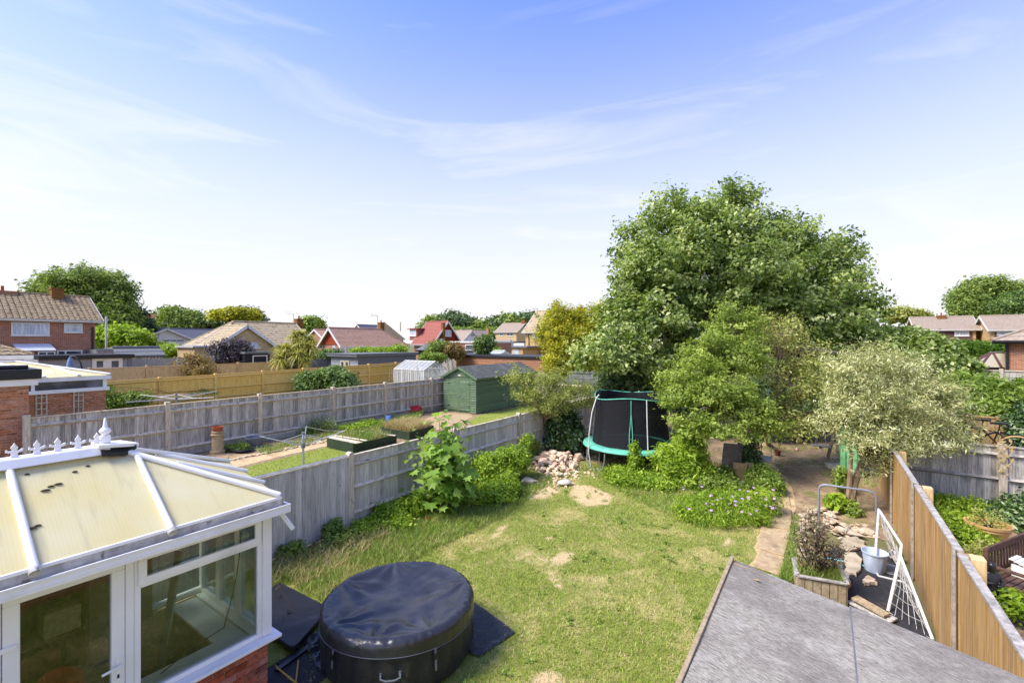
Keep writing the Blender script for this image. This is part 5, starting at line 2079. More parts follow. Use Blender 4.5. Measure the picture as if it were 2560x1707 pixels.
fa = math.atan2(-TC.y, -TC.x)
AA = np.linspace(0, 2 * math.pi, 65)[:-1]
m = MB()
m.tube([tp(a, TR, TZ) for a in AA], .022, 8, closed=True)
m.build('ring_frame', M_['metal_galv'], tr, smooth=True)
for k in range(3):
 a0 = fa - .85 + k * 2 * math.pi / 3
 m = MB()
 m.tube([tp(a0 - .3, TR, TZ - .02), tp(a0 - .3, TR + .03, .3), tp(a0 - .27, TR + .06, .08), tp(a0 - .18, TR + .08, .02), tp(a0 + .18, TR + .08, .02), tp(a0 + .27, TR + .06, .08), tp(a0 + .3, TR + .03, .3), tp(a0 + .3, TR, TZ - .02)], .021, 8)
 m.build('leg', M_['metal_galv'], tr, smooth=True)
m = MB()
V, Fc = [], []
for i, (r_, z) in enumerate(((1.17, TZ + .025), (1.2, TZ + .05), (1.42, TZ + .055), (1.53, TZ + .03), (1.555, TZ - .03), (1.54, TZ - .05))):
 for j, a in enumerate(AA):
  w = .012 * noise.noise((math.cos(a) * 4, math.sin(a) * 4, i * .4))
  V.append(tp(a, r_ + w, z + w))
for i in range(5):
 for j in range(64):
  Fc.append((i * 64 + j, i * 64 + (j + 1) % 64, (i + 1) * 64 + (j + 1) % 64, (i + 1) * 64 + j))
m.add(V, Fc)
m.build('pad', M_['teal_pad'], tr, smooth=True)
m = MB()
m.lathe([(0, TZ - .01), (.8, TZ + .0), (1.25, TZ + .015)], 48, (TC.x, TC.y, 0))
m.build('jump_mat', M_['jump_mat'], tr, smooth=True)
m = MB()
V, Fc = [], []
NZ = 14
for i in range(NZ + 1):
 s = i / NZ
 r_ = 1.24 - .10 * s + .05 * math.sin(math.pi * s) * -1
 for j, a in enumerate(AA):
  top = 2.20 + .05 * math.cos((a - fa) * 3) + (.06 if math.cos(a - fa) < 0 else 0)
  w = .02 * noise.noise((math.cos(a) * 5, math.sin(a) * 5, s * 2))
  V.append(tp(a, r_ + w, TZ + .02 + (top - TZ) * s))
for i in range(NZ):
 for j in range(64):
  Fc.append((i * 64 + j, i * 64 + (j + 1) % 64, (i + 1) * 64 + (j + 1) % 64, (i + 1) * 64 + j))
m.add(V, Fc)
net = m.build('safety_net', M_['net_black'], tr, smooth=True)
m = MB()
m.tube([tp(a, 1.15, 2.2 + .05 * math.cos((a - fa) * 3) + (.06 if math.cos(a - fa) < 0 else 0)) for a in AA], .016, 6, closed=True)
m.build('top_rim', M_['teal_pad'], net, smooth=True)
for k, da in enumerate((.42, -.95, 1.75, 2.9, -2.1)):
 a = fa + da
 m = MB()
 zt = 2.26
 if k == 1:
  m.tube([tp(a, 1.5, .05), tp(a, 1.58, .5), tp(a, 1.56, 1.1), tp(a, 1.46, 1.75), tp(a, 1.3, 2.2), tp(a, 1.2, 2.3)], .018, 8)
 else:
  m.tube([tp(a, 1.48, .3), tp(a, 1.5, TZ), tp(a, 1.42, 1.4), tp(a, 1.18, zt)] if k else [tp(a, 1.25, TZ), tp(a, 1.2, 1.4), tp(a, 1.16, 2.22)], .017, 8)
 m.build('net_pole', M_['metal_white'], tr, smooth=True)
m = MB()
a = fa + .0
for d1, d2, z0_, z1_ in ((-.03, -.03, TZ + .03, 1.15), (.05, .05, TZ + .03, 1.15), (-.03, .01, 1.15, 1.75), (.05, .02, 1.15, 1.75), (.012, .012, 1.75, 2.2)):
 m.tube([tp(a + d1, 1.235 - .1 * (z0_ - TZ) / 1.5, z0_), tp(a + d2, 1.235 - .1 * (z1_ - TZ) / 1.5, z1_)], .012, 6)
m.build('zip_flap', M_['teal_pad'], net)
# barrel, tyre
m = MB()
bp = G(1454, 1136)
m.lathe([(.0, .02), (.17, 0), (.175, .02), (.17, .16), (.18, .17), (.17, .18), (.172, .34), (.182, .35), (.172, .36), (.175, .5), (.185, .51), (.165, .51), (.16, .1)], 24, tuple(bp))
m.build('rusty_barrel', M_['rust'], smooth=True, label='rusty brown metal drum left of the trampoline', cat='barrel')
m = MB()
tyc = G(1486, 1152)
pts = [Vector((tyc.x + .25 * math.cos(a), tyc.y + .05, .25 + .25 * math.sin(a))) for a in np.linspace(0, 2 * math.pi, 25)[:-1]]
m.tube(pts, .085, 10, closed=True)
m.build('old_tyre', M_['black_rubber'], smooth=True, label='old black tyre under the left edge of the trampoline', cat='tyre')
# hose-like grey pipe at the trampoline foot
m = MB()
p0 = G(1499, 1168)
m.tube([Vector((p0.x, p0.y, .5)), Vector((p0.x - .02, p0.y, .25)), p0 + Z * .06, G(1510, 1180) + Z * .03, G(1534, 1186) + Z * .02], .018, 6)
m.build('bent_pipe', M_['metal_galv'], smooth=True, label='bent pale pipe lying in front of the trampoline', cat='pipe')

# ================================================================== GOALS, BUCKET, PLANTER
gA, gB = G(2050, 1366), G(2050, 1366)
gl = thing('goal_frame', 'thin grey metal goal frame standing by the olive tree', 'goal', gA)
ztop = 1.22
L1 = G(2047, 1209, ztop)
R1 = G(2190, 1229, ztop)
lb = Vector((L1.x, L1.y, .02))
rb = Vector((R1.x, R1.y, .02))
dx = (R1 - L1).normalized()
m = MB()
m.tube([lb, Vector((L1.x, L1.y, ztop - .1)), L1 + dx * .03 - Z * .03, L1 + dx * .1, R1 - dx * .1, R1 - dx * .03 - Z * .03, Vector((R1.x, R1.y, ztop - .1)), rb], .019, 8)
m.build('hoop', M_['metal_galv'], gl, smooth=True)
back = Vector((-dx.y, dx.x, 0)) * -.55
pm('teal_tube', (120, 190, 190), (100, 170, 172), sc=8, rough=0.45)
m = MB()
m.tube([lb, lb + back, rb + back, rb], .017, 8)
m.build('ground_bar', M_['teal_tube'], gl, smooth=True)
wg = thing('football_goal', 'small white football goal with net leaning by the brown fence', 'goal', G(2250, 1480))
nb, fb = G(2220, 1530), G(2186, 1424)
nbk = Vector((1.2, 8.2, 0.02))
fbk = Vector((1.16, fb.y + .15, 0.02))
nb.z = fb.z = .02
nt, ft = Vector((nb.x + .32, nb.y + .22, .86)), Vector((fb.x - .02, fb.y + .05, 1.04))
nt = AD(2251, 1388, 6.95)
ft = AD(2197, 1273, 8.1)
m = MB()
m.tube([nb, nt], .021, 8)
m.tube([nt, AD(2254, 1362, 7.1), ft, fb], .021, 8)
m.tube([nt, nbk], .019, 8)
m.tube([ft, fbk], .017, 8)
m.tube([fb, G(2196, 1442) + Z * .02, G(2262, 1458) + Z * .02, fbk.lerp(nbk, .4), nbk], .017, 8)
m.build('tube_frame', M_['metal_white'], wg, smooth=True)
m = MB()


def netp(s, q):
 top = nt.lerp(ft, s)
 bot = nbk.lerp(fbk, s)
 p = top.lerp(bot, q)
 p += Vector((-.07, 0, -.10)) * math.sin(math.pi * q) * (0.6 + .4 * math.sin(s * 9))
 return p


for i in range(19):
 s = i / 18
 m.tube([netp(s + .02 * math.sin(j * 2.1), j / 8) for j in range(9)], .0035, 3, cap=False)
for j in range(9):
 m.tube([netp(i / 18, j / 8 + .03 * math.sin(i * 1.7)) for i in range(19)], .0035, 3, cap=False)
for i in range(7):
 q = i / 6
 m.tube([nt.lerp(nb, q), nt.lerp(nb, q).lerp(nt.lerp(nbk, q), .5) - Z * .04, nt.lerp(nbk, q)], .0035, 3, cap=False)
 w = nb.lerp(nbk, q)
 m.tube([w, w.lerp(nt, .5) + Vector((.03, 0, -.03)), nt], .0035, 3, cap=False)
m.build('net', M_['dirty_white'], wg)
bk = thing('blue_bucket', 'pale blue ribbed plastic bin standing under the football goal', 'bin', G(2187, 1427))
m = MB()
V, Fc = [], []
NB_ = 48
pr = [(.0, .005), (.135, 0), (.14, .01), (.172, .30), (.176, .31), (.19, .32), (.194, .345), (.182, .345), (.17, .31), (.13, .02), (0, .02)]
bc = G(2187, 1427)
for r_, z in pr:
 for j in range(NB_):
  rib = .004 if (j % 8 < 2 and .05 < r_ < .175 and z > .005) else 0
  a = 2 * math.pi * j / NB_
  V.append((bc.x + (r_ + rib) * math.cos(a), bc.y + (r_ + rib) * math.sin(a), z))
for i in range(len(pr) - 1):
 for j in range(NB_):
  Fc.append((i * NB_ + j, i * NB_ + (j + 1) % NB_, (i + 1) * NB_ + (j + 1) % NB_, (i + 1) * NB_ + j))
m.add(V, Fc)
m.build('tub', M_['blue_plastic'], bk, smooth=True)
# football: black panels on white
fbp = G(2266, 1410)
bl = thing('football', 'black and white football against the brown fence', 'ball', Vector((1.08, fbp.y, .0)))
bm = bmesh.new()
bmesh.ops.create_icosphere(bm, subdivisions=3, radius=.11)
me = bpy.data.meshes.new('ball')
bm.to_mesh(me)
ico = bmesh.new()
bmesh.ops.create_icosphere(ico, subdivisions=1, radius=1)
dirs = [v.co.normalized() for v in ico.verts]
me.materials.append(M_['white_stone'])
me.materials.append(M_['bike_black'])
for p in me.polygons:
 c = p.center.normalized()
 p.material_index = 1 if max(c.dot(d) for d in dirs) > .90 else 0
 p.use_smooth = True
o = piece('ball', me, bl, (0, 0, .115))
m = MB()
lc = G(2252, 1432)
m.lathe([(0, .012), (.22, .012), (.235, .03), (.225, .036), (.20, .03), (0, .034)], 28, (.98, lc.y, 0))
m.build('grey_disc', M_['grey_plastic'], smooth=True, label='grey round lid lying by the football', cat='lid')
m = MB()
a, b = G(2136, 1492, .14), G(2218, 1538, .1)
m.beam(a, b, .15, .035)
m.build('plank', M_['pale_plank'], bevel=0.004, label='pale plank lying on the membrane behind the felt roof', cat='plank')
m = MB()
m.beam(G(2126, 1500, .06), G(2236, 1552, .05), .2, .03)
m.build('dark_plank', M_['grey_wood_dark'], bevel=0.004, label='dark weathered plank under the pale plank', cat='plank')
# wooden planter
pz = .36
PF0, PF1, PB1, PB0 = G(1993, 1438, pz), G(2117, 1459, pz), G(2097, 1412, pz), G(1985, 1396, pz)
plt = thing('wooden_planter', 'weathered plank planter box with a dying shrub beside the felt roof', 'planter', (PF0 + PF1 + PB0 + PB1) / 4 - Z * pz)
for a, b in ((PF0, PF1), (PF1, PB1), (PB1, PB0), (PB0, PF0)):
 L = (b - a).length
 n = max(2, int(L / .095))
 for k in range(n):
  m = MB()
  p, q = a.lerp(b, k / n), a.lerp(b, (k + .92) / n)
  m.beam(Vector((p.x, p.y, pz / 2 - .01)), Vector((q.x, q.y, pz / 2 - .01)), .022, pz - .02)
  m.build('board', M_['pale_plank'], plt, bevel=0.004)
 m = MB()
 m.beam(a + Z * .002, b + Z * .002, .07, .025)
 m.build('top_rail', M_['bleached_wood'], plt, bevel=0.004)
m = MB()
m.prism([p.lerp((PF0 + PB1) / 2, .05) - Z * .09 for p in (PF0, PF1, PB1, PB0)], (0, 0, .02))
m.build('planter_soil', M_['soil'], plt)
pin = [p.lerp((PF0 + PB1) / 2, .1) for p in (PF0, PF1, PB1, PB0)]
grass('planter_grass', pin, 1500, .16, .008, 'rough_blade', 'tufts of grass in the wooden planter', z=pz - .07, lean=.6)
sc_ = (PF0 + PF1 + PB0 + PB1) / 4
ds = thing('dying_shrub', 'bare brown twiggy shrub growing in the wooden planter', 'shrub', Vector((sc_.x, sc_.y, pz - .08)))
m = MB()
tips = []
for i in range(34):
 a = random.uniform(0, 6.28)
 r_ = random.uniform(.05, .42)
 tip = Vector((sc_.x + r_ * math.cos(a), sc_.y + r_ * math.sin(a), pz + random.uniform(.3, 1.0) - r_ * .5))
 pts = bend(Vector((sc_.x + random.uniform(-.06, .06), sc_.y + random.uniform(-.06, .06), pz - .08)), tip, 6, .1)
 m.tube(pts, [.012 - .0016 * k for k in range(7)], 5)
 tips += pts[3:]
 for k in range(5):
  s = random.choice(pts[2:])
  e = s + Vector((random.uniform(-.16, .16), random.uniform(-.16, .16), random.uniform(.0, .2)))
  m.tube(bend(s, e, 3, .1), [.005, .004, .003, .002], 4)
  tips += [e]
m.build('twigs', M_['bark_dark'], ds)
tips = np.array([tuple(p) for p in tips])
Q = np.repeat(tips, 6, 0) + rng.normal(size=(len(tips) * 6, 3)) * .035
leaves('foliage', Q, rng.normal(size=Q.shape) + np.array([0, 0, .5]), .04, .5, M_['dead_leaf'], ds)

# ================================================================== UNDER THE TREES
m = MB()
c = G(1826, 1186)
m.obox(c + Vector((0, .25, .42)), (.27, .03, 0), (-.004, .035, .0), (0.02, .16, .43))
o = m.build('leaning_board', M_['grey_board'], bevel=0.01, label='tall grey board leaning in the shade right of the trampoline', cat='board')
for k, (u, lab) in enumerate(((1847, 'lighter plywood offcut leaning in front of the grey board'), (1871, 'narrow brown plywood offcut leaning beside the lighter one'))):
 m = MB()
 c = G(u, 1208)
 m.obox(c + Vector((0, .1, .27)), (.17 - .05 * k, .03 - .1 * k, 0), (0, .012, 0), (.01, .09, .27))
 m.build('plywood_offcut', M_['plywood' if k == 0 else 'pale_plank'], bevel=0.003, label=lab, cat='board')
m = MB()
c = G(1822, 1200)
m.obox(c + Z * .06, (.16, .02, 0), (-.008, .05, 0), (0, 0, .03))
m.build('red_toy', M_['red_plastic'], bevel=0.015, label='flat red plastic toy lying by the plywood offcuts', cat='toy')
one_stone('pale_rock', 'pale rock lying in front of the plywood offcuts', 1844, 1209, 'white_stone', (.42, .22, .24), .1, 8, .6, 22, .2)
# two swings hanging from the trees
for k, (u, v, nm_, mat, lab) in enumerate(((1915, 1146, 'swing_seat', 'blue_plastic', 'pale blue moulded swing seat hanging by a thin rope'), (2052, 1114, 'swing_seat', 'bleached_wood', 'slatted wooden swing seat in the deep shade'))):
 c = G(u, v, .45)
 t = thing('rope_swing', lab, 'swing', Vector((c.x, c.y, .35)))
 m = MB()
 if k == 0:
  m.prism([c + Vector((-.16, 0, -.08)), c + Vector((.12, 0, -.1)), c + Vector((.17, 0, .07)), c + Vector((.08, 0, .03)), c + Vector((-.08, 0, .03)), c + Vector((-.18, 0, .1))], (0, .26, 0))
 else:
  for q in range(3):
   m.obox(c + Vector((0, (q - 1) * .1, 0)), (.28, 0, 0), (0, .04, 0), (0, 0, .015))
  m.obox(c + Vector((0, 0, -.05)), (.05, 0, 0), (0, .1, 0), (0, 0, .03))
 m.build('seat', M_[mat], t, bevel=0.01)
 m = MB()
 for s in (-1, 1):
  m.tube([c + Vector((s * .14, .1, .02)), c + Vector((s * .06, .15, 2.1))], .008, 5)
 m.build('rope', M_['blue_plastic'], t)
sw = thing('swing_set', 'timber A-frame legs of a swing frame in the shade', 'swing frame', G(2070, 1150))
for q in (((2068, 1149), (2083, 1092)), ((2094, 1140), (2093, 1080))):
 m = MB()
 a = G(*q[0])
 b = AD(q[1][0], q[1][1], (a.x * -SY + a.y * CY_) + .3)
 m.beam(a, b + (b - a) * .8, .09, .07)
 m.build('leg', M_['bark_pale'], sw, bevel=0.01)
pb = onX(2112, 0.0) if False else None
gp = G(2130, 1192)
ph = thing('playhouse', 'light green plastic play house half hidden behind the olive tree', 'playhouse', gp)
for k in range(4):
 m = MB()
 m.box(gp.x - .27 + k * .14, gp.y + .02, .02, gp.x - .27 + k * .14 + .125, gp.y + .12, 1.5)
 m.build('wall_panel', M_['green_plastic'], ph, bevel=0.02)
m = MB()
m.box(gp.x - .28, gp.y + .13, .02, gp.x - .20, gp.y + .6, 1.5)
m.box(gp.x + .20, gp.y + .13, .02, gp.x + .28, gp.y + .6, 1.5)
m.box(gp.x - .27, gp.y + .6, .02, gp.x + .27, gp.y + .66, 1.5)
m.build('side_wall', M_['green_plastic'], ph, bevel=0.02)
m = MB()
m.prism([(gp.x - .34, gp.y - .05, 1.5), (gp.x + .34, gp.y - .05, 1.5), (gp.x, gp.y - .05, 1.8)], (0, .8, 0))
m.build('roof', M_['green_plastic'], ph, bevel=0.02)
for u, v, r_, mat, lab in ((1992, 1127, .055, 'petal_ball', 'small pink ball on the bare soil'), (1999, 1108, .12, 'ball_buff', 'large faded ball under the low branches'), (1957, 1092, .11, 'paper', 'white and grey ball in the deep shade'), (1944, 1139, .10, 'rust', 'dark brown flowerpot lying on the soil')):
 if mat not in M_:
  pm(mat, (222, 160, 176) if 'petal' in mat else (168, 142, 120), None, sc=6, rough=.5)
 c = G(u, v)
 m = MB()
 if 'pot' in lab:
  m.lathe([(0, 0), (.07, 0), (.1, .16), (.11, .16), (.11, .19), (.09, .19), (.06, .02)], 16, tuple(c))
 else:
  m.lathe([(r_ * math.sin(x), r_ - r_ * math.cos(x)) for x in np.linspace(0, math.pi, 13)], 18, tuple(c))
 m.build('ball' if 'ball' in lab else 'flowerpot', M_[mat], smooth=True, label=lab, cat='ball' if 'ball' in lab else 'flowerpot')

# ================================================================== RIGHT NEIGHBOUR: bench, statue, pots, bicycles
def aim(u, d):
 a, b = ab(u)
 return Vector((a * d, b * d, 0))


bn = thing('garden_bench', 'dark wooden slatted bench behind the brown fence', 'bench', (2.75, 8.6, 0))
# bench: back runs from (2467,1369) to (2550,1343) at height .85
q0, q1 = AD(2466, 1372, 7.1), AD(2553, 1345, 7.6)
zt = (q0.z + q1.z) / 2
q0.z = q1.z = zt
bd = (q1 - q0).normalized()
bf_ = Vector((bd.y, -bd.x, 0))          # towards the viewer
if bf_.dot(-q0) < 0:
 bf_ = -bf_
BH = zt
BL = 1.5
q1 = q0 + bd * BL
zs = max(.25, BH - .45)
for s in (0, 1):
 e = q0 + bd * BL * s
 m = MB()
 m.beam(Vector((e.x, e.y, 0)), Vector((e.x, e.y, BH + .03)), .06, .07, up=bd)
 m.build('back_leg', M_['bench_wood'], bn, bevel=0.006)
 m = MB()
 f = e + bf_ * .5
 m.beam(Vector((f.x, f.y, 0)), Vector((f.x, f.y, zs + .22)), .06, .06, up=bd)
 m.build('front_leg', M_['bench_wood'], bn, bevel=0.006)
 m = MB()
 m.beam(Vector((e.x, e.y, zs + .24)), Vector((f.x, f.y, zs + .24)) + bf_ * .06, .07, .035)
 m.build('armrest', M_['bench_wood'], bn, bevel=0.008)
m = MB()
m.beam(q0 - Z * .0, q1, .035, .10)
m.build('top_rail', M_['bench_wood'], bn, bevel=0.01)
m = MB()
m.beam(q0 - Z * (BH - zs - .08), q1 - Z * (BH - zs - .08), .035, .06)
m.build('lower_rail', M_['bench_wood'], bn, bevel=0.006)
for k in range(14):
 p = q0 + bd * BL * (k + .7) / 14.5
 m = MB()
 m.beam(Vector((p.x, p.y, zs + .1)), Vector((p.x, p.y, BH - .04)), .045, .016, up=bf_)
 m.build('slat', M_['bench_wood'], bn)
for k in range(6):
 a = q0 + bf_ * (.06 + k * .085)
 m = MB()
 m.beam(Vector((a.x, a.y, zs)), Vector((a.x, a.y, zs)) + bd * BL, .07, .022)
 m.build('seat_slat', M_['bench_wood'], bn)
bh = thing('bird_house', 'small white wooden box with slatted lid on the bench seat', 'box', Vector((q0.x, q0.y, zs + .012)) + bd * .62 + bf_ * .22)
b0 = Vector((q0.x, q0.y, zs + .012)) + bd * .62 + bf_ * .2
m = MB()
m.obox(b0 + Z * .09, bd * .12, bf_ * .09, Z * .09)
m.build('box_body', M_['white_paint'], bh, bevel=0.005)
for k in range(4):
 m = MB()
 m.obox(b0 + Z * (.20 + .018 * (3 - k)) + bf_ * (-.09 + .055 * k + .01), bd * .14, bf_ * .03, Z * .008)
 m.build('lid_slat', M_['white_paint'], bh)
m = MB()
b1 = Vector((q0.x, q0.y, zs + .013)) + bd * .62 + bf_ * .44
m.prism([b1 + bd * -.22 + bf_ * -.03, b1 + bd * .2 + bf_ * -.05, b1 + bd * .24 + bf_ * .04, b1 + bd * -.18 + bf_ * .05], (0, 0, .006))
m.build('paper_sheet', M_['paper'], label='crumpled white paper lying on the bench seat', cat='paper')
# statue of a child, arms folded
sd = AD(2478, 1420, 6.6)
sc0 = Vector((sd.x, sd.y, 0))
stz = CAM_H - (1396 - PCY) / FPX * 6.6
st = thing('garden_statue', 'small black statue of a standing figure with folded arms', 'statue', sc0)
m = MB()
m.lathe([(.10, 0), (.11, .02), (.11, .06), (.09, .08)], 16, tuple(sc0))
m.build('plinth', M_['bronze_black'], st, smooth=True)
hh = stz
me = bpy.data.meshes.new('figure')
k = hh / 1.0
jt = {'pel': (0, 0, .46), 'chest': (0, 0, .66), 'neck': (0, .0, .77), 'head': (0, -.01, .88), 'crown': (0, 0, .95), 'shl': (-.10, 0, .73), 'ell': (-.14, -.04, .60), 'hal': (-.01, -.11, .63),
      'shr': (.10, 0, .73), 'elr': (.14, -.04, .60), 'har': (.02, -.11, .58), 'hil': (-.05, 0, .43), 'knl': (-.055, -.02, .25), 'anl': (-.05, 0, .10), 'tol': (-.055, -.06, .09), 'hir': (.05, 0, .43), 'knr': (.055, -.01, .25), 'anr': (.05, .01, .10), 'tor': (.055, -.05, .09)}
rad = {'pel': .085, 'chest': .09, 'neck': .04, 'head': .075, 'crown': .05, 'shl': .04, 'ell': .032, 'hal': .025, 'shr': .04, 'elr': .032, 'har': .025, 'hil': .06, 'knl': .042, 'anl': .032, 'tol': .026, 'hir': .06, 'knr': .042, 'anr': .032, 'tor': .026}
ed = [('pel', 'chest'), ('chest', 'neck'), ('neck', 'head'), ('head', 'crown'), ('chest', 'shl'), ('shl', 'ell'), ('ell', 'hal'), ('chest', 'shr'), ('shr', 'elr'), ('elr', 'har'), ('pel', 'hil'), ('hil', 'knl'), ('knl', 'anl'), ('anl', 'tol'), ('pel', 'hir'), ('hir', 'knr'), ('knr', 'anr'), ('anr', 'tor')]
ks = list(jt)
me.from_pydata([tuple(Vector(jt[q]) * k) for q in ks], [(ks.index(a), ks.index(b)) for a, b in ed], [])
o = piece('figure', me, st, (0, 0, 0), (0, 0, R(18)))
o.modifiers.new('skin', 'SKIN')
for q, sv in zip(ks, me.skin_vertices[0].data):
 sv.radius = (rad[q] * k, rad[q] * k)
 sv.use_root = (q == 'pel')
ssd = o.modifiers.new('sub', 'SUBSURF')
ssd.levels = ssd.render_levels = 2
me.materials.append(M_['bronze_black'])
# bowl planter
bw = AD(2470, 1340, 9.0)
bwz = .42
bowl = thing('bowl_planter', 'wide buff terracotta bowl planter behind the bench', 'planter', Vector((bw.x, bw.y, 0)))
m = MB()
m.lathe([(0, .02), (.16, 0), (.2, .03), (.3, .3), (.325, .31), (.32, .36), (.35, .37), (.355, .42), (.32, .42), (.29, .34), (0, .33)], 32, (bw.x, bw.y, 0))
m.build('bowl', M_['pot_buff'], bowl, smooth=True)
shrub('bowl_plant', 'sparse leggy plant growing in the terracotta bowl', Vector((bw.x, bw.y, .36)), [(Vector((bw.x, bw.y, .5)), (.3, .3, .2))], 'leaf_dull', 30, 16, .06, .05, cat='plant', stems=12)
# bicycles leaning beyond the back fence
def bicycle(label, c, rz, frame, tyre, lean):
 t = thing('bicycle', label, 'bicycle', c, rz, 'bicycles behind the back fence')
 Wt = world_of(t)
 L = lambda x, z, y=0: Wt @ Vector((x, y + z * lean, z))
 for x in (-.52, .52):
  m = MB()
  m.tube([L(x + .33 * math.cos(a), .34 + .33 * math.sin(a)) for a in np.linspace(0, 2 * math.pi, 41)[:-1]], .022, 8, closed=True)
  w = m.build('wheel', M_[tyre], t, smooth=True)
  m = MB()
  for s in range(14):
   a = s * 2 * math.pi / 14
   m.tube([L(x, .34), L(x + .31 * math.cos(a), .34 + .31 * math.sin(a))], .003, 4)
  m.tube([L(x, .34, -.05), L(x, .34, .05)], .02, 8)
  m.build('spokes', M_['metal_galv'], w)
 m = MB()
 for a, b in (((-.52, .34), (-.08, .30)), ((-.08, .30), (-.22, .82)), ((-.08, .30), (.36, .72)), ((-.20, .74), (.34, .80)), ((-.52, .34), (-.20, .74)), ((.52, .34), (.34, .86))):
  m.tube([L(*a), L(*b)], .016, 8)
 m.build('frame', M_[frame], t, smooth=True)
 m = MB()
 m.tube([L(.42, .98, -.27), L(.36, 1.0, -.1), L(.34, .98, 0), L(.36, 1.0, .1), L(.42, .98, .27)], .013, 8)
 m.tube([L(.34, .84), L(.34, .99)], .014, 8)
 m.build('handlebar', M_['bike_black'], t, smooth=True)
 m = MB()
 s0 = [L(-.36, .93, -.06), L(-.36, .93, .06), L(-.1, .92, .018), L(-.06, .92, 0), L(-.1, .92, -.018)]
 m.prism(s0, (0, 0, .05))
 m.tube([L(-.22, .8), L(-.23, .93)], .014, 8)
 m.build('saddle', M_['bike_black'], t, bevel=0.015)
 m = MB()
 m.lathe([(.09, -.006), (.09, .006)], 20)
 m.v = [tuple(L(-.08 + v[0], .30 + v[1], -.05 + v[2])) for v in m.v]
 m.tube([L(-.08, .3, -.12), L(-.08, .3, .12)], .012, 6)
 m.tube([L(-.08, .3, -.1), L(.08, .26, -.1)], .01, 6)
 m.tube([L(-.08, .3, .1), L(-.24, .34, .1)], .01, 6)
 m.build('crank', M_['metal_galv'], t)
 return t


m = MB()
m.box(1.6, 15.05, 0, 10, 17.1, 1.12)
m.build('terrace', M_['soil'], kind='structure')
bicycle('dark maroon bicycle with tan tyres nearest the grey back fence', Vector((3.2, 15.5, 1.12)), R(176), 'bike_maroon', 'tan_tyre', .15)
bicycle('black bicycle leaning behind the maroon one', Vector((3.0, 15.9, 1.12)), R(178), 'bike_black', 'bike_black', .12)
fence('timber_fence', 'plain brown timber fence behind the bicycles under the laurel', ((1.6, 17.2, 0), (1, 0, 0)), [0, 2.2, 4.4, 6.6, 8.8], 2.0, -1, M_['brown_wood'], M_['brown_wood'], M_['brown_wood'], joined=True, front=(0, 1, 2, 3), gravel=.02, bw=.14, post_up=.02)
m = MB()
m.tube([AD(2430, 1058, 11.2), AD(2500, 1066, 10.8), AD(2575, 1074, 10.4)], .006, 4)
m.build('washing_line', M_['dirty_white'], label='thin white washing line above the bicycles', cat='line')
# wire leaf ornament on the fence post
wo = thing('wire_ornament', 'pale metal leaf ornament hung on the grey back fence post', 'ornament', Vector((3.35, 14.7, .9)))
lm = MB()
lm.add([(0, 0, 0), (-.03, -.005, .05), (0, -.012, .12), (.03, -.005, .05)], [(0, 1, 2), (0, 2, 3)])
lme = lm.mesh('ornament_leaf', M_['wire_leaf'])
m = MB()
Wo = world_of(wo).inverted()
for s in range(3):
 pts = [Vector((3.35 + .12 * math.sin(q * 1.1 + s * 2.1), 14.74, .95 + q * .11)) for q in range(8)]
 m.tube(pts, .006, 5)
 for q in range(1, 8):
  piece('ornament_leaf', lme, wo, Wo @ pts[q], (0, random.uniform(-1.3, 1.3), random.uniform(-.4, .4)))
m.build('stem', M_['wire_leaf'], wo)
# ================================================================== LEFT NEIGHBOUR GARDEN
# green shed
gs = thing('green_shed', 'dark green timber shed with double doors and felt roof', 'shed', (-16.9, 22.0, 0))
X0, X1, Y0_, Y1_ = -18.12, -15.72, 19.46, 25.6
EVZ, APZ, AX = 2.02, 2.58, -16.92
m = MB()
m.box(X0 + .03, Y0_ + .03, 0, X1 - .03, Y1_, EVZ)
m.add([(X0 + .03, Y0_ + .03, EVZ), (X1 - .03, Y0_ + .03, EVZ), (AX, Y0_ + .03, APZ - .03), (X0 + .03, Y1_, EVZ), (X1 - .03, Y1_, EVZ), (AX, Y1_, APZ - .03)], [(0, 1, 2), (3, 5, 4)])
m.build('wall', M_['green_paint'], gs)
planks(gs, (X1 - .03, Y0_ + .02, 0), (X1 - .03, Y0_ + 3.07, 0), .06, EVZ, 15, M_['green_paint'], (1, 0, 0), .06)
planks(gs, (X1 - .03, Y0_ + 3.11, 0), (X1 - .03, Y1_, 0), .06, EVZ, 15, M_['green_paint'], (1, 0, 0), .06)
m = MB()
m.box(X1 - .01, Y0_ + 3.05, .06, X1 + .02, Y0_ + 3.13, EVZ - .02)
m.build('cover_strip', M_['green_paint'], gs)
planks(gs, (X0, Y0_ + .03, 0), (X0 + .36, Y0_ + .03, 0), .06, EVZ, 15, M_['green_paint'], (0, -1, 0), .06)
planks(gs, (X1 - .42, Y0_ + .03, 0), (X1, Y0_ + .03, 0), .06, EVZ, 15, M_['green_paint'], (0, -1, 0), .06)
for k in range(4):
 z = EVZ + k * .13
 w = (APZ - z) / (APZ - EVZ)
 m = MB()
 m.box(AX - 1.18 * w, Y0_ + .0, z, AX + 1.18 * w, Y0_ + .03, z + .118)
 m.build('plank', M_['green_paint'], gs)
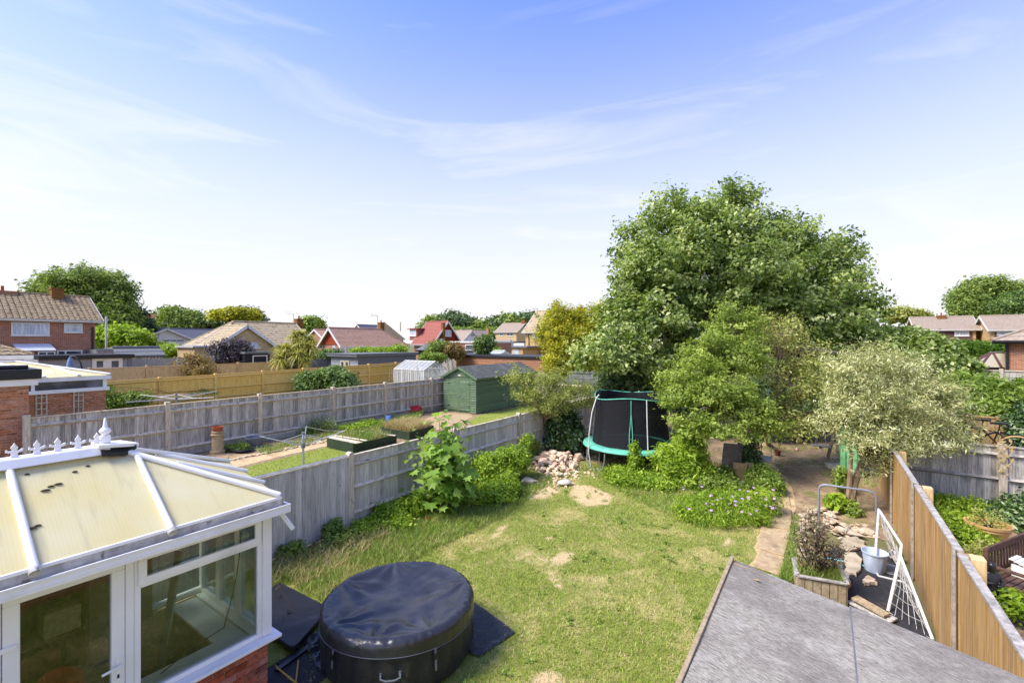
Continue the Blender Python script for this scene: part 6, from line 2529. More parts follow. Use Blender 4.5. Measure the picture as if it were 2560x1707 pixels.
for k, (a, b) in enumerate(((X0 + .38, X0 + 1.16), (X0 + 1.18, X1 - .44))):
 m = MB()
 m.box(a, Y0_ - .004, .1, b, Y0_ + .03, 1.86)
 d = m.build('door', M_['green_paint'], gs)
 planks(d, (a + .06, Y0_ - .004, 0), (b - .06, Y0_ - .004, 0), .16, .96, 6, M_['green_paint'], (0, -1, 0), .03)
 planks(d, (a + .06, Y0_ - .004, 0), (b - .06, Y0_ - .004, 0), 1.06, 1.80, 6, M_['green_paint'], (0, -1, 0), .03)
 m = MB()
 m.box(a, Y0_ - .028, .1, a + .06, Y0_ - .004, 1.86)
 m.box(b - .06, Y0_ - .028, .1, b, Y0_ - .004, 1.86)
 m.box(a + .06, Y0_ - .026, .97, b - .06, Y0_ - .004, 1.05)
 m.build('door_ledge', M_['green_paint'], d)
 m = MB()
 for z in (.35, 1.6):
  xx = a - .02 if k == 0 else b - .12
  m.box(xx, Y0_ - .036, z, xx + .14, Y0_ - .028, z + .04)
 m.build('hinge', M_['black_trim'], d)
m = MB()
m.box(X0 + 1.12, Y0_ - .05, .92, X0 + 1.24, Y0_ - .03, .98)
m.build('padlock_hasp', M_['metal_galv'], gs)
m = MB()
m.box(X0 + 1.1, Y0_ - .012, 2.06, X0 + 1.28, Y0_ + .002, 2.13)
m.build('name_plate', M_['white_paint'], gs)
for s in (-1, 1):
 m = MB()
 e = Vector((AX + s * 1.34, Y0_ - .12, EVZ - .06))
 tpt = Vector((AX, Y0_ - .12, APZ + .0))
 nrm = Vector((s * (APZ - EVZ + .06), 0, 1.34)).normalized()
 m.prism([e, tpt, tpt + nrm * .03, e + nrm * .03], (0, Y1_ - Y0_ + .24, 0))
 m.build('roof_sheet', M_['roof_felt_green'], gs)
 m = MB()
 m.beam(e + Vector((0, -.015, -.04)), tpt + Vector((0, -.015, -.04)), .025, .12)
 m.build('bargeboard', M_['green_paint'], gs)
 m = MB()
 m.beam(e + Vector((0, 0, -.03)), e + Vector((0, Y1_ - Y0_ + .24, -.03)), .03, .09)
 m.build('fascia', M_['green_paint'], gs)


def raised_bed(label, pts, h, soilz, seed):
 P = [G(*p) for p in pts]
 c = sum(P, Vector()) / 4
 t = thing('raised_bed', label, 'raised bed', c, 0, 'raised vegetable beds')
 for i in range(4):
  a, b = P[i], P[(i + 1) % 4]
  for k in range(2):
   m = MB()
   m.beam(a + Z * (h * (k + .5) / 2), b + Z * (h * (k + .5) / 2), .035, h / 2 - .006)
   m.build('plank', M_['dark_green_paint'], t, bevel=0.004)
  m = MB()
  m.obox(a.lerp(c, .03) + Z * h / 2, (.035, 0, 0), (0, .035, 0), (0, 0, h / 2 + .01))
  m.build('corner_post', M_['dark_green_paint'], t)
 m = MB()
 m.prism([p.lerp(c, .02) + Z * (soilz - .02) for p in P], (0, 0, .02))
 m.build('bed_soil', M_['soil'], t)
 return t, P, c


b1, P1, c1 = raised_bed('dark green raised bed with planks across its top', ((818, 1119), (884, 1134), (991, 1110), (925, 1097)), .36, .28, 1)
d1 = (P1[2] - P1[1]).normalized()
d2 = (P1[1] - P1[0]).normalized()
for k, (s, w) in enumerate(((.16, .26), (.34, .1), (.62, .08))):
 m = MB()
 a, b = P1[0] + d1 * (s if k < 2 else 1.5) - d2 * .1, P1[1] + d1 * (s + (.12 if k == 1 else 0) if k < 2 else 1.75) + d2 * .12
 m.beam(a + Z * (.375 + .03 * (k == 1)), b + Z * (.375 + .03 * (k == 1)), w, .025)
 m.build('cover_plank', M_['rail_wood'], b1, bevel=0.004)
grass('bed_weeds', [p.lerp(c1, .15) for p in P1], 2600, .22, .014, 'rough_blade', 'green weeds growing in the near raised bed', z=.28, lean=.6, keep=lambda x, y: np.clip((y - P1[0].y - .2) / .6, 0, .9))
b2, P2, c2 = raised_bed('dark green raised bed overgrown with straw coloured grass', ((955, 1088), (1024, 1101), (1084, 1084), (1015, 1072)), .34, .3, 2)
grass('bed_straw', [p.lerp(c2, .06) for p in P2], 5200, .32, .014, 'dry_blade', 'straw coloured grass in the far raised bed', z=.28, lean=.8)
bedge = [G(*p) for p in ((640, 1128), (800, 1092), (950, 1060), (1010, 1045), (1010, 1062), (950, 1078), (820, 1100), (660, 1140))]
grass('border_weeds', bedge, 5000, .2, .016, 'rough_blade', 'weeds in the border along the dark weathered fence', z=.01, lean=.9)
ivb = [G(*p) for p in ((990, 1052), (1060, 1034), (1045, 1050), (1000, 1066))]
grass('border_grass', ivb, 2500, .3, .016, 'rough_blade', 'tall grass below the red crate', z=.01, lean=.8)
# stone edging of the border
ed_ = thing('border_edging', 'row of rough stones edging the border by the chimney pot', 'edging', G(680, 1140))
We = world_of(ed_).inverted()
for i in range(46):
 t_ = i / 46
 p = G(575 + t_ * 260, 1152 - t_ * 52)
 s = random.uniform(.12, .3)
 piece('stone', random.choice(STG), ed_, We @ (p + Z * .03), (random.uniform(-.2, .2), random.uniform(-.2, .2), random.uniform(0, 6)), (s * 1.4, s, s * .8))
m = MB()
cp = G(544, 1133)
m.lathe([(.0, 0), (.24, 0), (.24, .1), (.2, .13), (.18, .5), (.17, .62), (.215, .64), (.225, .69), (.2, .71), (.17, .73), (.2, .77), (.195, .8), (.16, .8)], 24, tuple(cp))
cpo = thing('chimney_pot_planter', 'tall clay chimney pot standing by the dark weathered fence', 'chimney pot', cp)
m.build('pot', M_['chimney_clay'], cpo, smooth=True)
m = MB()
m.lathe([(.13, .72), (.165, .9), (.18, .9), (.185, .96), (.16, .96), (.13, .85), (0, .84)], 20, tuple(cp))
m.build('top_pot', M_['terracotta'], cpo, smooth=True)
m = MB()
gp2 = G(637, 1117)
m.lathe([(0, .01), (.26, 0), (.3, .03), (.28, .05), (.2, .06), (.24, .1), (.3, .33), (.335, .34), (.34, .39), (.31, .39), (.28, .3), (0, .3)], 28, tuple(gp2))
m.build('grey_pot', M_['grey_plastic'], smooth=True, label='grey plastic plant pot by the dark weathered fence', cat='plant pot')
m = MB()
pt_ = G(600, 1127)
m.lathe([(0, .01), (.36, 0), (.45, .1), (.47, .1), (.46, .13), (.42, .13), (.36, .04), (0, .04)], 28, tuple(pt_), 1.35, .8)
m.build('pond_tray', M_['black_plastic'], smooth=True, label='dark shallow tub between the chimney pot and the grey pot', cat='tub')
m = MB()
bb = G(971, 1055)
m.lathe([(.17, 0), (.165, .01), (.13, .30), (.12, .31), (0, .315)], 20, tuple(bb))
m.build('upturned_bucket', M_['blue_bucket'], smooth=True, label='upturned blue bucket by the dark weathered fence', cat='bucket')
rcb = thing('red_crate', 'red plastic crate tipped on its side near the green shed', 'crate', G(1038, 1036))
rb0 = G(1038, 1036)
Mx = Matrix.Translation(rb0 + Z * .27) @ Matrix.Rotation(R(20), 4, 'Z') @ Matrix.Rotation(R(-24), 4, 'X') @ Matrix.Rotation(R(-14), 4, 'Y')
for sz in (((-.3, -.2, -.15), (.3, -.185, .15)), ((-.3, .185, -.15), (.3, .2, .15)), ((-.3, -.185, -.15), (-.285, .185, .15)), ((.285, -.185, -.15), (.3, .185, .15)), ((-.285, -.185, .135), (.285, .185, .15))):
 m = MB()
 m.box(*sz[0], *sz[1])
 m.v = [tuple(Mx @ Vector(v)) for v in m.v]
 m.build('side_panel', M_['red_plastic'], rcb)
m = MB()
m.obox(rb0 + Vector((.05, .05, .07)), (.2, 0, 0), (0, .12, 0), (0, 0, .07))
m.build('black_box', M_['black_plastic'], bevel=0.02, label='black box supporting the tipped red crate', cat='box')


def rotary(label, base, hub_z, top_z, arms, r_, up, lines=3, col='metal_galv', a0=.5):
 t = thing('rotary_line', label, 'clothes line', base, 0, 'rotary clothes lines')
 m = MB()
 m.tube([base, base + Z * hub_z], .022, 10)
 m.tube([base + Z * hub_z * .6, base + Z * top_z], .026, 10)
 m.build('pole', M_[col], t, smooth=True)
 m = MB()
 m.tube([base + Z * (hub_z - .05), base + Z * (hub_z + .06)], .05, 12)
 m.tube([base + Z * (top_z - .04), base + Z * (top_z + .03)], .04, 12)
 m.build('hub', M_['grey_plastic'], t, smooth=True)
 ends = []
 for k in range(4):
  a = a0 + k * math.pi / 2
  e = base + Vector((r_ * math.cos(a), r_ * math.sin(a), hub_z + up))
  h = base + Z * hub_z
  ends.append((h, e))
  m = MB()
  m.tube([h, e], .013, 8)
  m.build('arm', M_[arms], t, smooth=True)
  m = MB()
  m.tube([base + Z * (top_z - .02), h.lerp(e, .48)], .009, 6)
  m.build('stay', M_[arms], t, smooth=True)
 m = MB()
 for q in range(lines):
  s = .5 + .48 * q / max(1, lines - 1)
  ps = [h.lerp(e, s) for h, e in ends]
  for i in range(4):
   a, b = ps[i], ps[(i + 1) % 4]
   m.tube([a, a.lerp(b, .5) - Z * .04, b], .003, 3, cap=False)
 m.build('line', M_['dirty_white'], t)
 return t


p_ = AD(758, 1114, 11.0)
rotary('half folded rotary clothes line on the neighbouring lawn', Vector((p_.x, p_.y, 0)), p_.z, AD(755, 1083, 11.0).z, 'metal_galv', .95, .30, 2, a0=.95)
p_ = AD(441, 990, 19.5)
rotary('open white rotary clothes line in front of the yellow fence', Vector((p_.x, p_.y, 0)), p_.z - .12, p_.z + .1, 'metal_white', 2.0, .12, 5, a0=.35)

# ---- left edge: flat roofed brick annexe and white conservatory beyond
ax_ = thing('brick_annexe', 'flat roofed red brick extension at the far left edge', 'building', (-20.3, 1.2, 0))
XA, YA, ZA = -18.95, 2.95, 2.78
m = MB()
m.box(-22.5, -3, 0, XA, YA - .0, ZA)
wl = m.build('wall', M_['mortar'], ax_)
m_ = MB()
m_.box(0, 0, 0, .02, .209, .059)
bmsh = m_.mesh('brick', M_['brown_brick'])
m_ = MB()
m_.box(0, 0, 0, .02, .097, .059)
bmsh2 = m_.mesh('brick', M_['brown_brick'])
W = world_of(ax_).inverted()
for r in range(37):
 y = YA
 k = 0
 while y > 1.6:
  hf = (k == 0 and r % 2)
  L = .1025 if hf else .215
  y -= L
  piece('brick', bmsh2 if hf else bmsh, wl, W @ Vector((XA - .008, y, .005 + r * .075)))
  y -= .01
  k += 1
m = MB()
m.box(-22.6, -3, ZA - .05, XA + .08, YA + .18, ZA + .14)
m.build('fascia', M_['white_upvc'], ax_, bevel=0.01)
m = MB()
m.box(-22.7, -3, ZA + .14, XA + .14, YA + .25, ZA + .42)
m.build('roof_edge', M_['black_trim'], ax_, bevel=0.02)
m = MB()
m.tube([(XA - .1, -1, ZA + .48), (XA - .1, YA + .0, ZA + .48)], .06, 8)
m.build('roof_roll', M_['black_trim'], ax_, smooth=True)
nc = thing('white_conservatory', 'white conservatory with pale roof panels and brick base behind the annexe', 'conservatory', (-27, 3, 0))
XC, YC = -25.0, 6.15
m = MB()
m.box(-30, 0, 0, XC, YC, 1.95)
wl = m.build('wall', M_['mortar'], nc)
W = world_of(nc).inverted()
for r in range(26):
 y = YC
 k = 0
 while y > 3.4:
  hf = (k == 0 and r % 2)
  L = .1025 if hf else .215
  y -= L
  piece('brick', bmsh2 if hf else bmsh, wl, W @ Vector((XC - .008, y, .005 + r * .075)))
  y -= .01
  k += 1
m = MB()
m.box(-30, 0, 1.96, XC + .1, YC + .1, 2.1)
m.box(-30, 0, 2.42, XC + .12, YC + .15, 2.56)
m.box(XC - .08, YC - .1, 2.1, XC + .03, YC + .02, 2.42)
m.box(XC - .08, YC - 2.2, 2.1, XC + .03, YC - 2.1, 2.42)
m.build('frame', UP, nc)
m = MB()
m.box(XC - .04, 0, 2.1, XC - .02, YC - .1, 2.42)
m.build('pane', M_['window_dark'], nc)
rzt, ryE, rxR = 3.12, 3.9, -27.5
cE = [Vector((XC + .1, YC + .12, 2.56)), Vector((-30, YC + .12, 2.56))]
rE = Vector((rxR, ryE, rzt))
m = MB()
m.prism([Vector((XC + .1, 0, 2.56)), cE[0], rE, Vector((rxR, 0, rzt))], (0, 0, .03))
m.build('roof_panel', M_['greenhouse_glass'] if False else M_['polycarbonate'], nc)
m = MB()
m.prism([cE[0], cE[1], rE], (0, 0, .03))
m.build('roof_panel', M_['polycarbonate'], nc)
for a, b in ((cE[0], rE), (Vector((XC + .1, 4.3, 2.56)), Vector((rxR, 3.3, rzt))), (Vector((XC + .1, 2.9, 2.56)), Vector((rxR, 2.3, rzt))), (Vector((XC + .1, 5.3, 2.56)), cE[0].lerp(rE, .62)), (rE, Vector((rxR, -.5, rzt))), (cE[1], rE), (Vector((-26.5, YC + .12, 2.56)), cE[0].lerp(rE, .9))):
 m = MB()
 m.beam(a + Z * .07, b + Z * .07, .12, .07)
 m.build('rafter', UP, nc, bevel=0.015)


def trellis(label, x, y0, y1, z0, z1, n, k, mat='grey_post'):
 t = thing('trellis', label, 'trellis', (x, (y0 + y1) / 2, z0), 0, 'trellis panels')
 for i in range(n):
  y = y0 + (y1 - y0) * i / (n - 1)
  m = MB()
  m.box(x, y - .02, z0, x + .025, y + .02, z1)
  m.build('upright', M_[mat], t)
 for i in range(k):
  z = z0 + (z1 - z0) * (i + .3) / k
  m = MB()
  m.box(x + .025, y0 - .03, z - .018, x + .045, y1 + .03, z + .018)
  m.build('crossbar', M_[mat], t)


trellis('square trellis on the brick wall left of the drain corner', XC + .03, onX(90, XC), onX(116, XC), 1.1, 2.0, 3, 4)
trellis('tall trellis on the brick wall near the yellow fence', XC + .03, onX(184, XC), onX(207, XC), .3, 2.0, 3, 7)
trellis('low trellis panel against the yellow fence start', -31.85, onX(240, -31.85), onX(290, -31.85), .2, 1.1, 5, 4)
trellis('second low trellis panel along the yellow fence', -31.85, onX(310, -31.85), onX(350, -31.85), .3, 1.0, 4, 3)
# parasol
pp = AD(176, 915, 26)
pr_ = thing('folded_parasol', 'folded pale blue cantilever parasol near the white doors', 'parasol', Vector((pp.x, pp.y, 0)))
m = MB()
m.lathe([(.05, 1.5), (.22, 1.6), (.26, 1.9), (.2, 2.5), (.12, 2.95), (.03, 3.15)], 10, (pp.x, pp.y, 0))
m.build('canopy', M_['parasol_blue'], pr_, smooth=True)
m = MB()
a = Vector((pp.x, pp.y, 3.15))
b = AD(212, 918, 26)
m.tube([a, a.lerp(b, .35) + Z * .22, a.lerp(b, .7) + Z * .1, Vector((b.x, b.y, 1.9)), Vector((b.x, b.y, 0))], .04, 8)
m.build('mast', M_['black_trim'], pr_, smooth=True)

# ================================================================== HOUSES AND OUTBUILDINGS
# house A, far left
XH = -50.0
yA1 = onX(238, XH)
hA = house('brick_house', 'two storey brown brick house with tiled roof at the far left', XH - 7, XH, -14, yA1, 5.90, 7.85, 'y', 'house_brick', 'roof_brown', over=.35, rows=14, cols=.34, roll=.05, verge=.45)
pl = ('x', XH, 1)
window(hA, pl, 27.5, 124, 806, 839, (.28,), (), 'window_net', fw=.1)
window(hA, pl, 160, 206.6, 808.5, 831.5, (), (.62,), 'window_net', fw=.1)
window(hA, pl, 142, 206, 875, 905, (.33,), (), 'window_dark', fw=.1)
c = onX(141.5, XH - 3.0, 736)
chimney(hA, XH - 3.2, onX(142, XH - 3.2), 7.0, onX(142, XH - 3.2, 721).z, .8, .75, 'lichen_brick', 0, True)
chimney(hA, XH - 3.6, onX(6, XH - 3.6), 7.2, onX(6, XH - 3.6, 727).z, .8, 1.6, 'house_brick', 1)
m = MB()
y = onX(231, XH)
m.tube([(XH + .08, y, 0), (XH + .08, y, 5.2)], .07, 8)
m.build('drainpipe', M_['black_trim'], hA, smooth=True)
po = thing('porch_canopy', 'white lean-to porch at the foot of the brick house', 'porch', (XH + 1, onX(95, XH), 0))
ya, yb = onX(45, XH + 2), onX(141, XH + 2)
m = MB()
m.prism([Vector((XH + .05, ya, onX(95, XH, 859).z)), Vector((XH + 2, ya, onX(95, XH + 2, 875).z)), Vector((XH + 2, ya, onX(95, XH + 2, 875).z - .06)), Vector((XH + .05, ya, onX(95, XH, 859).z - .06))], (0, yb - ya, 0))
m.build('roof', M_['white_render'], po)
m = MB()
m.box(XH + 1.9, ya, 0, XH + 1.96, yb, 2.95)
m.build('wall', M_['white_render'], po)
window(po, ('x', XH + 1.96, 1), 95, 138, 879, 893, (.5,), (), 'window_dark')
# carport / outbuilding right of it
cp_ = thing('flat_roof_carport', 'low flat roofed brown outbuilding beside the brick house', 'outbuilding', (-48, onX(300, -48), 0))
ya, yb = onX(240, -47), onX(356, -47)
m = MB()
m.box(-53, ya, 3.05, -46.9, yb, 3.35)
m.build('roof', M_['grey_felt'], cp_)
m = MB()
m.box(-46.9, ya + .02, 2.95, -46.8, yb, 3.25)
m.build('fascia', M_['roof_taupe'], cp_)
m = MB()
m.box(-52.5, ya + .5, 0, -47.6, yb - .3, 3.05)
m.build('wall', M_['dark_tile_hung'], cp_)
window(cp_, ('x', -47.6, 1), 246, 258, 878, 893, (), (), 'window_dark')
# flagpole
fp = AD(265.5, 865, 44)
m = MB()
m.tube([(fp.x, fp.y, 0), (fp.x, fp.y, AD(265.5, 791, 44).z)], .09, 8)
m.build('white_pole', M_['metal_white'], smooth=True, label='tall white pole above the carport roof', cat='pole')
# grey garden room with white doors
XG = -41.0
ya, yb = onX(95, XG), onX(329, XG)
gr = thing('garden_room', 'grey clad garden room with white double doors', 'garden room', (XG - 2, (ya + yb) / 2, 0))
zt_ = onX(230, XG, 889).z
m = MB()
m.box(XG - 4, ya, 0, XG, yb, zt_ - .2)
m.build('wall', M_['slate_cladding'], gr)
planks(gr, (XG, ya, 0), (XG, yb - .25, 0), .6, zt_ - .22, 9, M_['slate_cladding'], (1, 0, 0), .05)
m = MB()
m.box(XG, yb - .25, .4, XG + .06, yb, zt_ - .2)
m.build('corner_board', M_['grey_plastic'], gr)
m = MB()
m.box(XG - 4.1, ya, zt_ - .2, XG + .25, yb + .1, zt_ + .06)
m.build('roof', M_['black_trim'], gr)
window(gr, ('x', XG + .05, 1), 230, 268, 894, 926, (), (), 'window_dark', fw=.22, sill=False, name='door')
window(gr, ('x', XG + .05, 1), 268, 306, 894, 926, (), (), 'window_dark', fw=.22, sill=False, name='door')
# long shed behind
XS = -46.0
ya, yb = onX(299, XS), onX(407, XS)
ls = house('long_shed', 'long low grey shed with pale felt roof', XS - 2.4, XS, ya, yb, onX(350, XS, 887).z, onX(350, XS, 887).z + .55, 'y', 'bleached_wood', 'grey_felt', over=.15, rows=2, cat='shed', fascia_h=.1, verge=.15, trim='grey_felt')
for u in (334, 360, 385, 394):
 window(ls, ('x', XS, 1), u - 4, u + 4, 889, 897, (), (), 'window_dark', sill=False, frame='rail_wood')
fence('panel_fence', 'grey lapped panel fence behind the tan fence on the left', ((-43.5, 0, 0), (0, 1, 0)), [onX(u, -43.5) for u in (326, 374, 437)], onX(380, -43.5, 896).z, -1, M_['bleached_wood'], M_['bleached_wood'], M_['bleached_wood'], joined=True, front=(0, 1), bw=.6, gravel=.02)
fence('panel_fence', 'grey panel fence right of the yellow slide', ((-44.5, 0, 0), (0, 1, 0)), [onX(u, -44.5) for u in (444, 485, 535)], onX(480, -44.5, 893).z, -1, M_['bleached_wood'], M_['bleached_wood'], M_['bleached_wood'], joined=True, front=(0, 1), bw=.6, gravel=.02)
m = MB()
ys0 = AD(443, 911, 42)
m.prism([ys0, AD(466, 911, 42), AD(466, 901, 42), AD(443, 901, 42)], Vector((-.6, .3, 0)))
m.build('yellow_slide', M_['yellow_plastic'], bevel=0.08, label='yellow plastic toy slide behind the tan fence', cat='slide')
# bungalow B, white gable
XB = -80.0
ya, yb = onX(352, XB), onX(473, XB)
hB = house('white_bungalow', 'white rendered bungalow with low gable and slate roof', XB - 8, XB, ya, yb, 4.5, 5.9, 'x', 'white_render', 'roof_slate', over=.5, rows=10, verge=.5)
XBf = XB
window(hB, ('x', XBf, 1), 362, 372, 848, 868, (), (.5,), 'window_dark')
window(hB, ('x', XBf, 1), 388, 404, 848, 861, (.5,), (), 'window_net')
window(hB, ('x', XBf, 1), 406, 460, 848.5, 854, (.33, .66), (), 'window_dark', sill=False)
hB2 = house('slate_roof_wing', 'slate roofed wing right of the white gable', XB - 10, XB - 2, yb - 1, yb + 12, 4.4, 6.0, 'y', 'white_render', 'roof_slate', rows=10)
chimney(hB, XB - 4, ya + 1.8, 5, 6.5, .9, 1.2, 'lichen_brick', 0, True)
# far pink roof
hP = house('pink_roof_house', 'distant house with pale red roof behind the white bungalow', -125, -115, onX(358, -115), onX(412, -115), 6.5, 10.0, 'y', 'pink_brick', 'roof_red', rows=8)
# bungalow C, buff gable
XC_ = -52.0
ya, yb = onX(541, XC_), onX(683.6, XC_)
ymC = onX(614, XC_)
mainX = XC_ - 8
hC = house('buff_bungalow', 'buff brick bungalow with ribbed tan roof and white gable boards', XC_ - 8.5, XC_ - 1.2, 22.2, onX(775, XC_ - 1.2), 3.85, 6.3, 'y', 'buff_brick', 'roof_grey_brown', rows=10, hips=(3.2, 0), over=.4, fascia_h=.22)
hCg = house('gable_wing', 'projecting buff gable wing of the ribbed roof bungalow', XC_ - 4.5, XC_, ya + .3, yb - .3, 3.85, 5.75, 'x', 'buff_brick', 'roof_grey_brown', rows=11, over=.35, verge=.35, fascia_h=.26, cat='building')
window(hCg, ('x', XC_, 1), 590, 645, 856, 865, (.33, .66), (), 'window_net')
m = MB()
p = onX(606, XC_ + 1.6)
m.box(XC_ + .02, onX(575, XC_ + .5), onX(606, XC_, 872).z, XC_ + 1.0, onX(646, XC_ + .5), onX(606, XC_, 867).z)
m.build('door_canopy', M_['white_paint'], hCg)
chimney(hC, XC_ - 5, onX(747, XC_ - 5), 5.3, onX(747, XC_ - 5, 797).z, .75, .85, 'lichen_brick', 1, True)
ex = thing('buff_extension', 'flat roofed buff brick extension below the ribbed roof', 'building', (XC_ + 1.5, onX(510, XC_ + 3), 0))
m = MB()
m.box(XC_ - 1, onX(486, XC_ + 3), 0, XC_ + 3, onX(545, XC_ + 3), onX(510, XC_ + 3, 869).z)
m.build('wall', M_['buff_brick'], ex)
m = MB()
m.box(XC_ - 1, onX(486, XC_ + 3) - .2, onX(510, XC_ + 3, 869).z, XC_ + 3.2, onX(545, XC_ + 3) + .2, onX(510, XC_ + 3, 869).z + .18)
m.build('roof', M_['dirty_white'], ex)
dk = thing('dark_shelter', 'dark navy garden shelter with white frame behind the tan fence', 'shelter', (-43, onX(643, -43), 0))
ya, yb = onX(612, -43), onX(675, -43)
m = MB()
m.box(-46, ya, 0, -43, yb, onX(643, -43, 884).z)
m.build('wall', M_['dark_panel'], dk)
m = MB()
m.box(-46.2, ya - .1, onX(643, -43, 884).z, -42.8, yb + .1, onX(643, -43, 879).z)
m.build('roof', M_['grey_felt'], dk)
window(dk, ('x', -43, 1), 631, 668, 888, 910, (), (), 'dark_panel', sill=False, fw=.09, name='door_frame')
# bungalow D, orange gable
YD, XD = 39.0, onY(852, 39.0)
xD0 = onY(793, YD)
hD = house('orange_gable_bungalow', 'long bungalow with mottled russet roof and orange tile-hung gable', xD0 + .4, XD - .4, YD + .4, onX(1020, XD), 3.62, 5.95, 'y', 'pink_brick', 'roof_russet', rows=15, hips=(0, 3.4), over=.4, verge=.5, fascia_h=.26)
m = MB()
xm = (xD0 + XD) / 2
m.prism([Vector((xD0 + .5, YD + .38, 3.55)), Vector((XD - .5, YD + .38, 3.55)), Vector((xm, YD + .38, 5.75))], (0, -.06, 0))
m.build('gable_tiles', M_['orange_tile_hung'], hD)
window(hD, ('y', YD + .4, -1), 800, 807, 863.5, 870, (), (), 'window_dark')
window(hD, ('y', YD + .4, -1), 832, 839, 863.5, 872, (), (), 'window_net')
pl = ('x', XD - .4, 1)
for u0, u1, v1, cc in ((881, 893, 877, ()), (897, 910, 880, ()), (936, 971, 878, (.33, .66)), (993, 1013, 875, (.5,))):
 window(hD, pl, u0, u1, 863.5, v1, cc, (.6,) if u1 - u0 < 16 else (), 'window_dark', fw=.09)
chimney(hD, xm - .4, onX(952.5, xm - .4), 5.3, onX(952.5, xm - .4, 806).z, .7, .8, 'lichen_brick', 1, True)
hD2 = house('russet_wing', 'rear russet roof left of the orange gable', xD0 - 9, xD0 - 1.5, YD + 3, YD + 14, 3.6, 5.9, 'y', 'pink_brick', 'roof_russet', rows=14)
# house E, red roof with dormer
XE = -56.0
yE0, yE1 = onX(1078, XE), onX(1153, XE)
xE0 = onY(1031, yE0)
hE = house('red_roof_house', 'chalet house with dark red roof, dormer and red tiled gable', xE0, XE, yE0 + .4, yE1 - .4, 3.9, 7.6, 'x', 'pink_brick', 'roof_red', rows=16, over=.4, verge=.4, fascia_h=.24)
m = MB()
ymE = (yE0 + yE1) / 2
m.prism([Vector((XE + .0, yE0 + .5, 3.85)), Vector((XE, yE1 - .5, 3.85)), Vector((XE, ymE, 7.35))], (.06, 0, 0))
m.build('gable_tiles', M_['red_tile_hung'], hE)
window(hE, ('x', XE + .06, 1), 1113, 1128, 825, 841, (), (), 'window_net', fw=.1)
chimney(hE, XE + .35, onX(1108, XE + .35), 0, onX(1108, XE, 807).z, .5, .5, 'lichen_brick', 0)
m = MB()
m.box(XE + .06, onX(1095, XE), onX(1101, XE, 856).z, XE + .5, onX(1107, XE), onX(1101, XE, 847).z)
m.build('white_unit', M_['white_paint'], hE)
yd = yE0 + 1.1
xa, xb = onY(1024, yd), onY(1041, yd)
dm = thing('roof_dormer', 'box dormer with white window on the dark red roof', 'dormer', ((xa + xb) / 2, yd, 4.5))
za, zb = onY(1032, yd, 842).z, onY(1032, yd, 822.5).z
m = MB()
m.box(xa, yd, za - .6, xb + .2, yd + 3.0, zb)
m.build('cheek', M_['roof_red'], dm)
m = MB()
m.box(xa - .4, yd - .3, zb, xb + .6, yd + 3.4, zb + .15)
m.build('roof', M_['roof_red'], dm)
window(dm, ('y', yd, -1), 1024.5, 1040, 823.5, 840, (.35,), (), 'window_net', fw=.12)
# brick flat building + small sheds in front of E
fb_ = thing('flat_brick_building', 'flat roofed red brick building with one square window', 'building', (-40, 46, 0))
YF = 46.0
xa, xb = onY(1129, YF), onY(1212, YF)
zt_ = onY(1170, YF, 857).z
m = MB()
m.box(xa, YF, 0, xb, YF + 6, zt_)
m.build('wall', M_['pink_brick'], fb_)
m = MB()
m.box(xa - .2, YF - .15, zt_, xb + .2, YF + 6.2, zt_ + .22)
m.build('roof', M_['white_paint'], fb_)
window(fb_, ('y', YF, -1), 1163.5, 1182.7, 861, 876.5, (), (), 'window_dark', fw=.1)
ds_ = house('dark_shed', 'small dark shed with pale roof in front of the red roof house', onY(1046, 42), onY(1086, 42), 42, 45, onY(1065, 42, 873).z, onY(1065, 42, 865).z + .2, 'x', 'dark_panel', 'grey_felt', rows=2, over=.3, cat='shed', trim='black_trim')
# F: white gable and roofs behind
XF = -72.0
ya, yb = onX(1157, XF), onX(1199, XF)
hF = house('white_gable_house', 'house with steep white gable and taupe roof in the distance', XF - 6, XF, ya, yb, onX(1157, XF, 850).z, onX(1179, XF, 826).z, 'x', 'white_render', 'roof_taupe', rows=10, over=.2, verge=.3)
window(hF, ('x', XF, 1), 1177, 1184, 834, 841, (.5,), (), 'window_dark')
hF2 = house('taupe_roof_house', 'long taupe roof between the white gable and tan house', XF - 9, XF - 1, yb - 1.2, onX(1240, XF - 1), 4.0, onX(1215, XF - 5, 826).z, 'y', 'pink_brick', 'roof_taupe', rows=12)
chimney(hF2, XF + .2, onX(1219, XF), 3, onX(1219, XF, 822).z, .6, .6, 'pink_brick', 1)
hF3 = house('solar_roof_house', 'brown roof with solar panel left of the white gable', XF - 14, XF - 6, onX(1135, XF - 6), onX(1176, XF - 6), 4.2, onX(1155, XF - 10, 827).z, 'y', 'pink_brick', 'roof_taupe', rows=10)
m = MB()
xx = XF - 8.2
yy0, yy1 = onX(1146, xx), onX(1172, xx)
zz0 = 4.2 + (onX(1155, XF - 10, 827).z - 4.2) * .25
zz1 = 4.2 + (onX(1155, XF - 10, 827).z - 4.2) * .9
m.prism([Vector((XF - 6.9, yy0, zz0 + .12)), Vector((XF - 6.9, yy1, zz0 + .12)), Vector((XF - 9.5, yy1, zz1 + .15)), Vector((XF - 9.5, yy0, zz1 + .15))], (0, 0, .05))
m.build('solar_panel', M_['window_dark'], hF3)
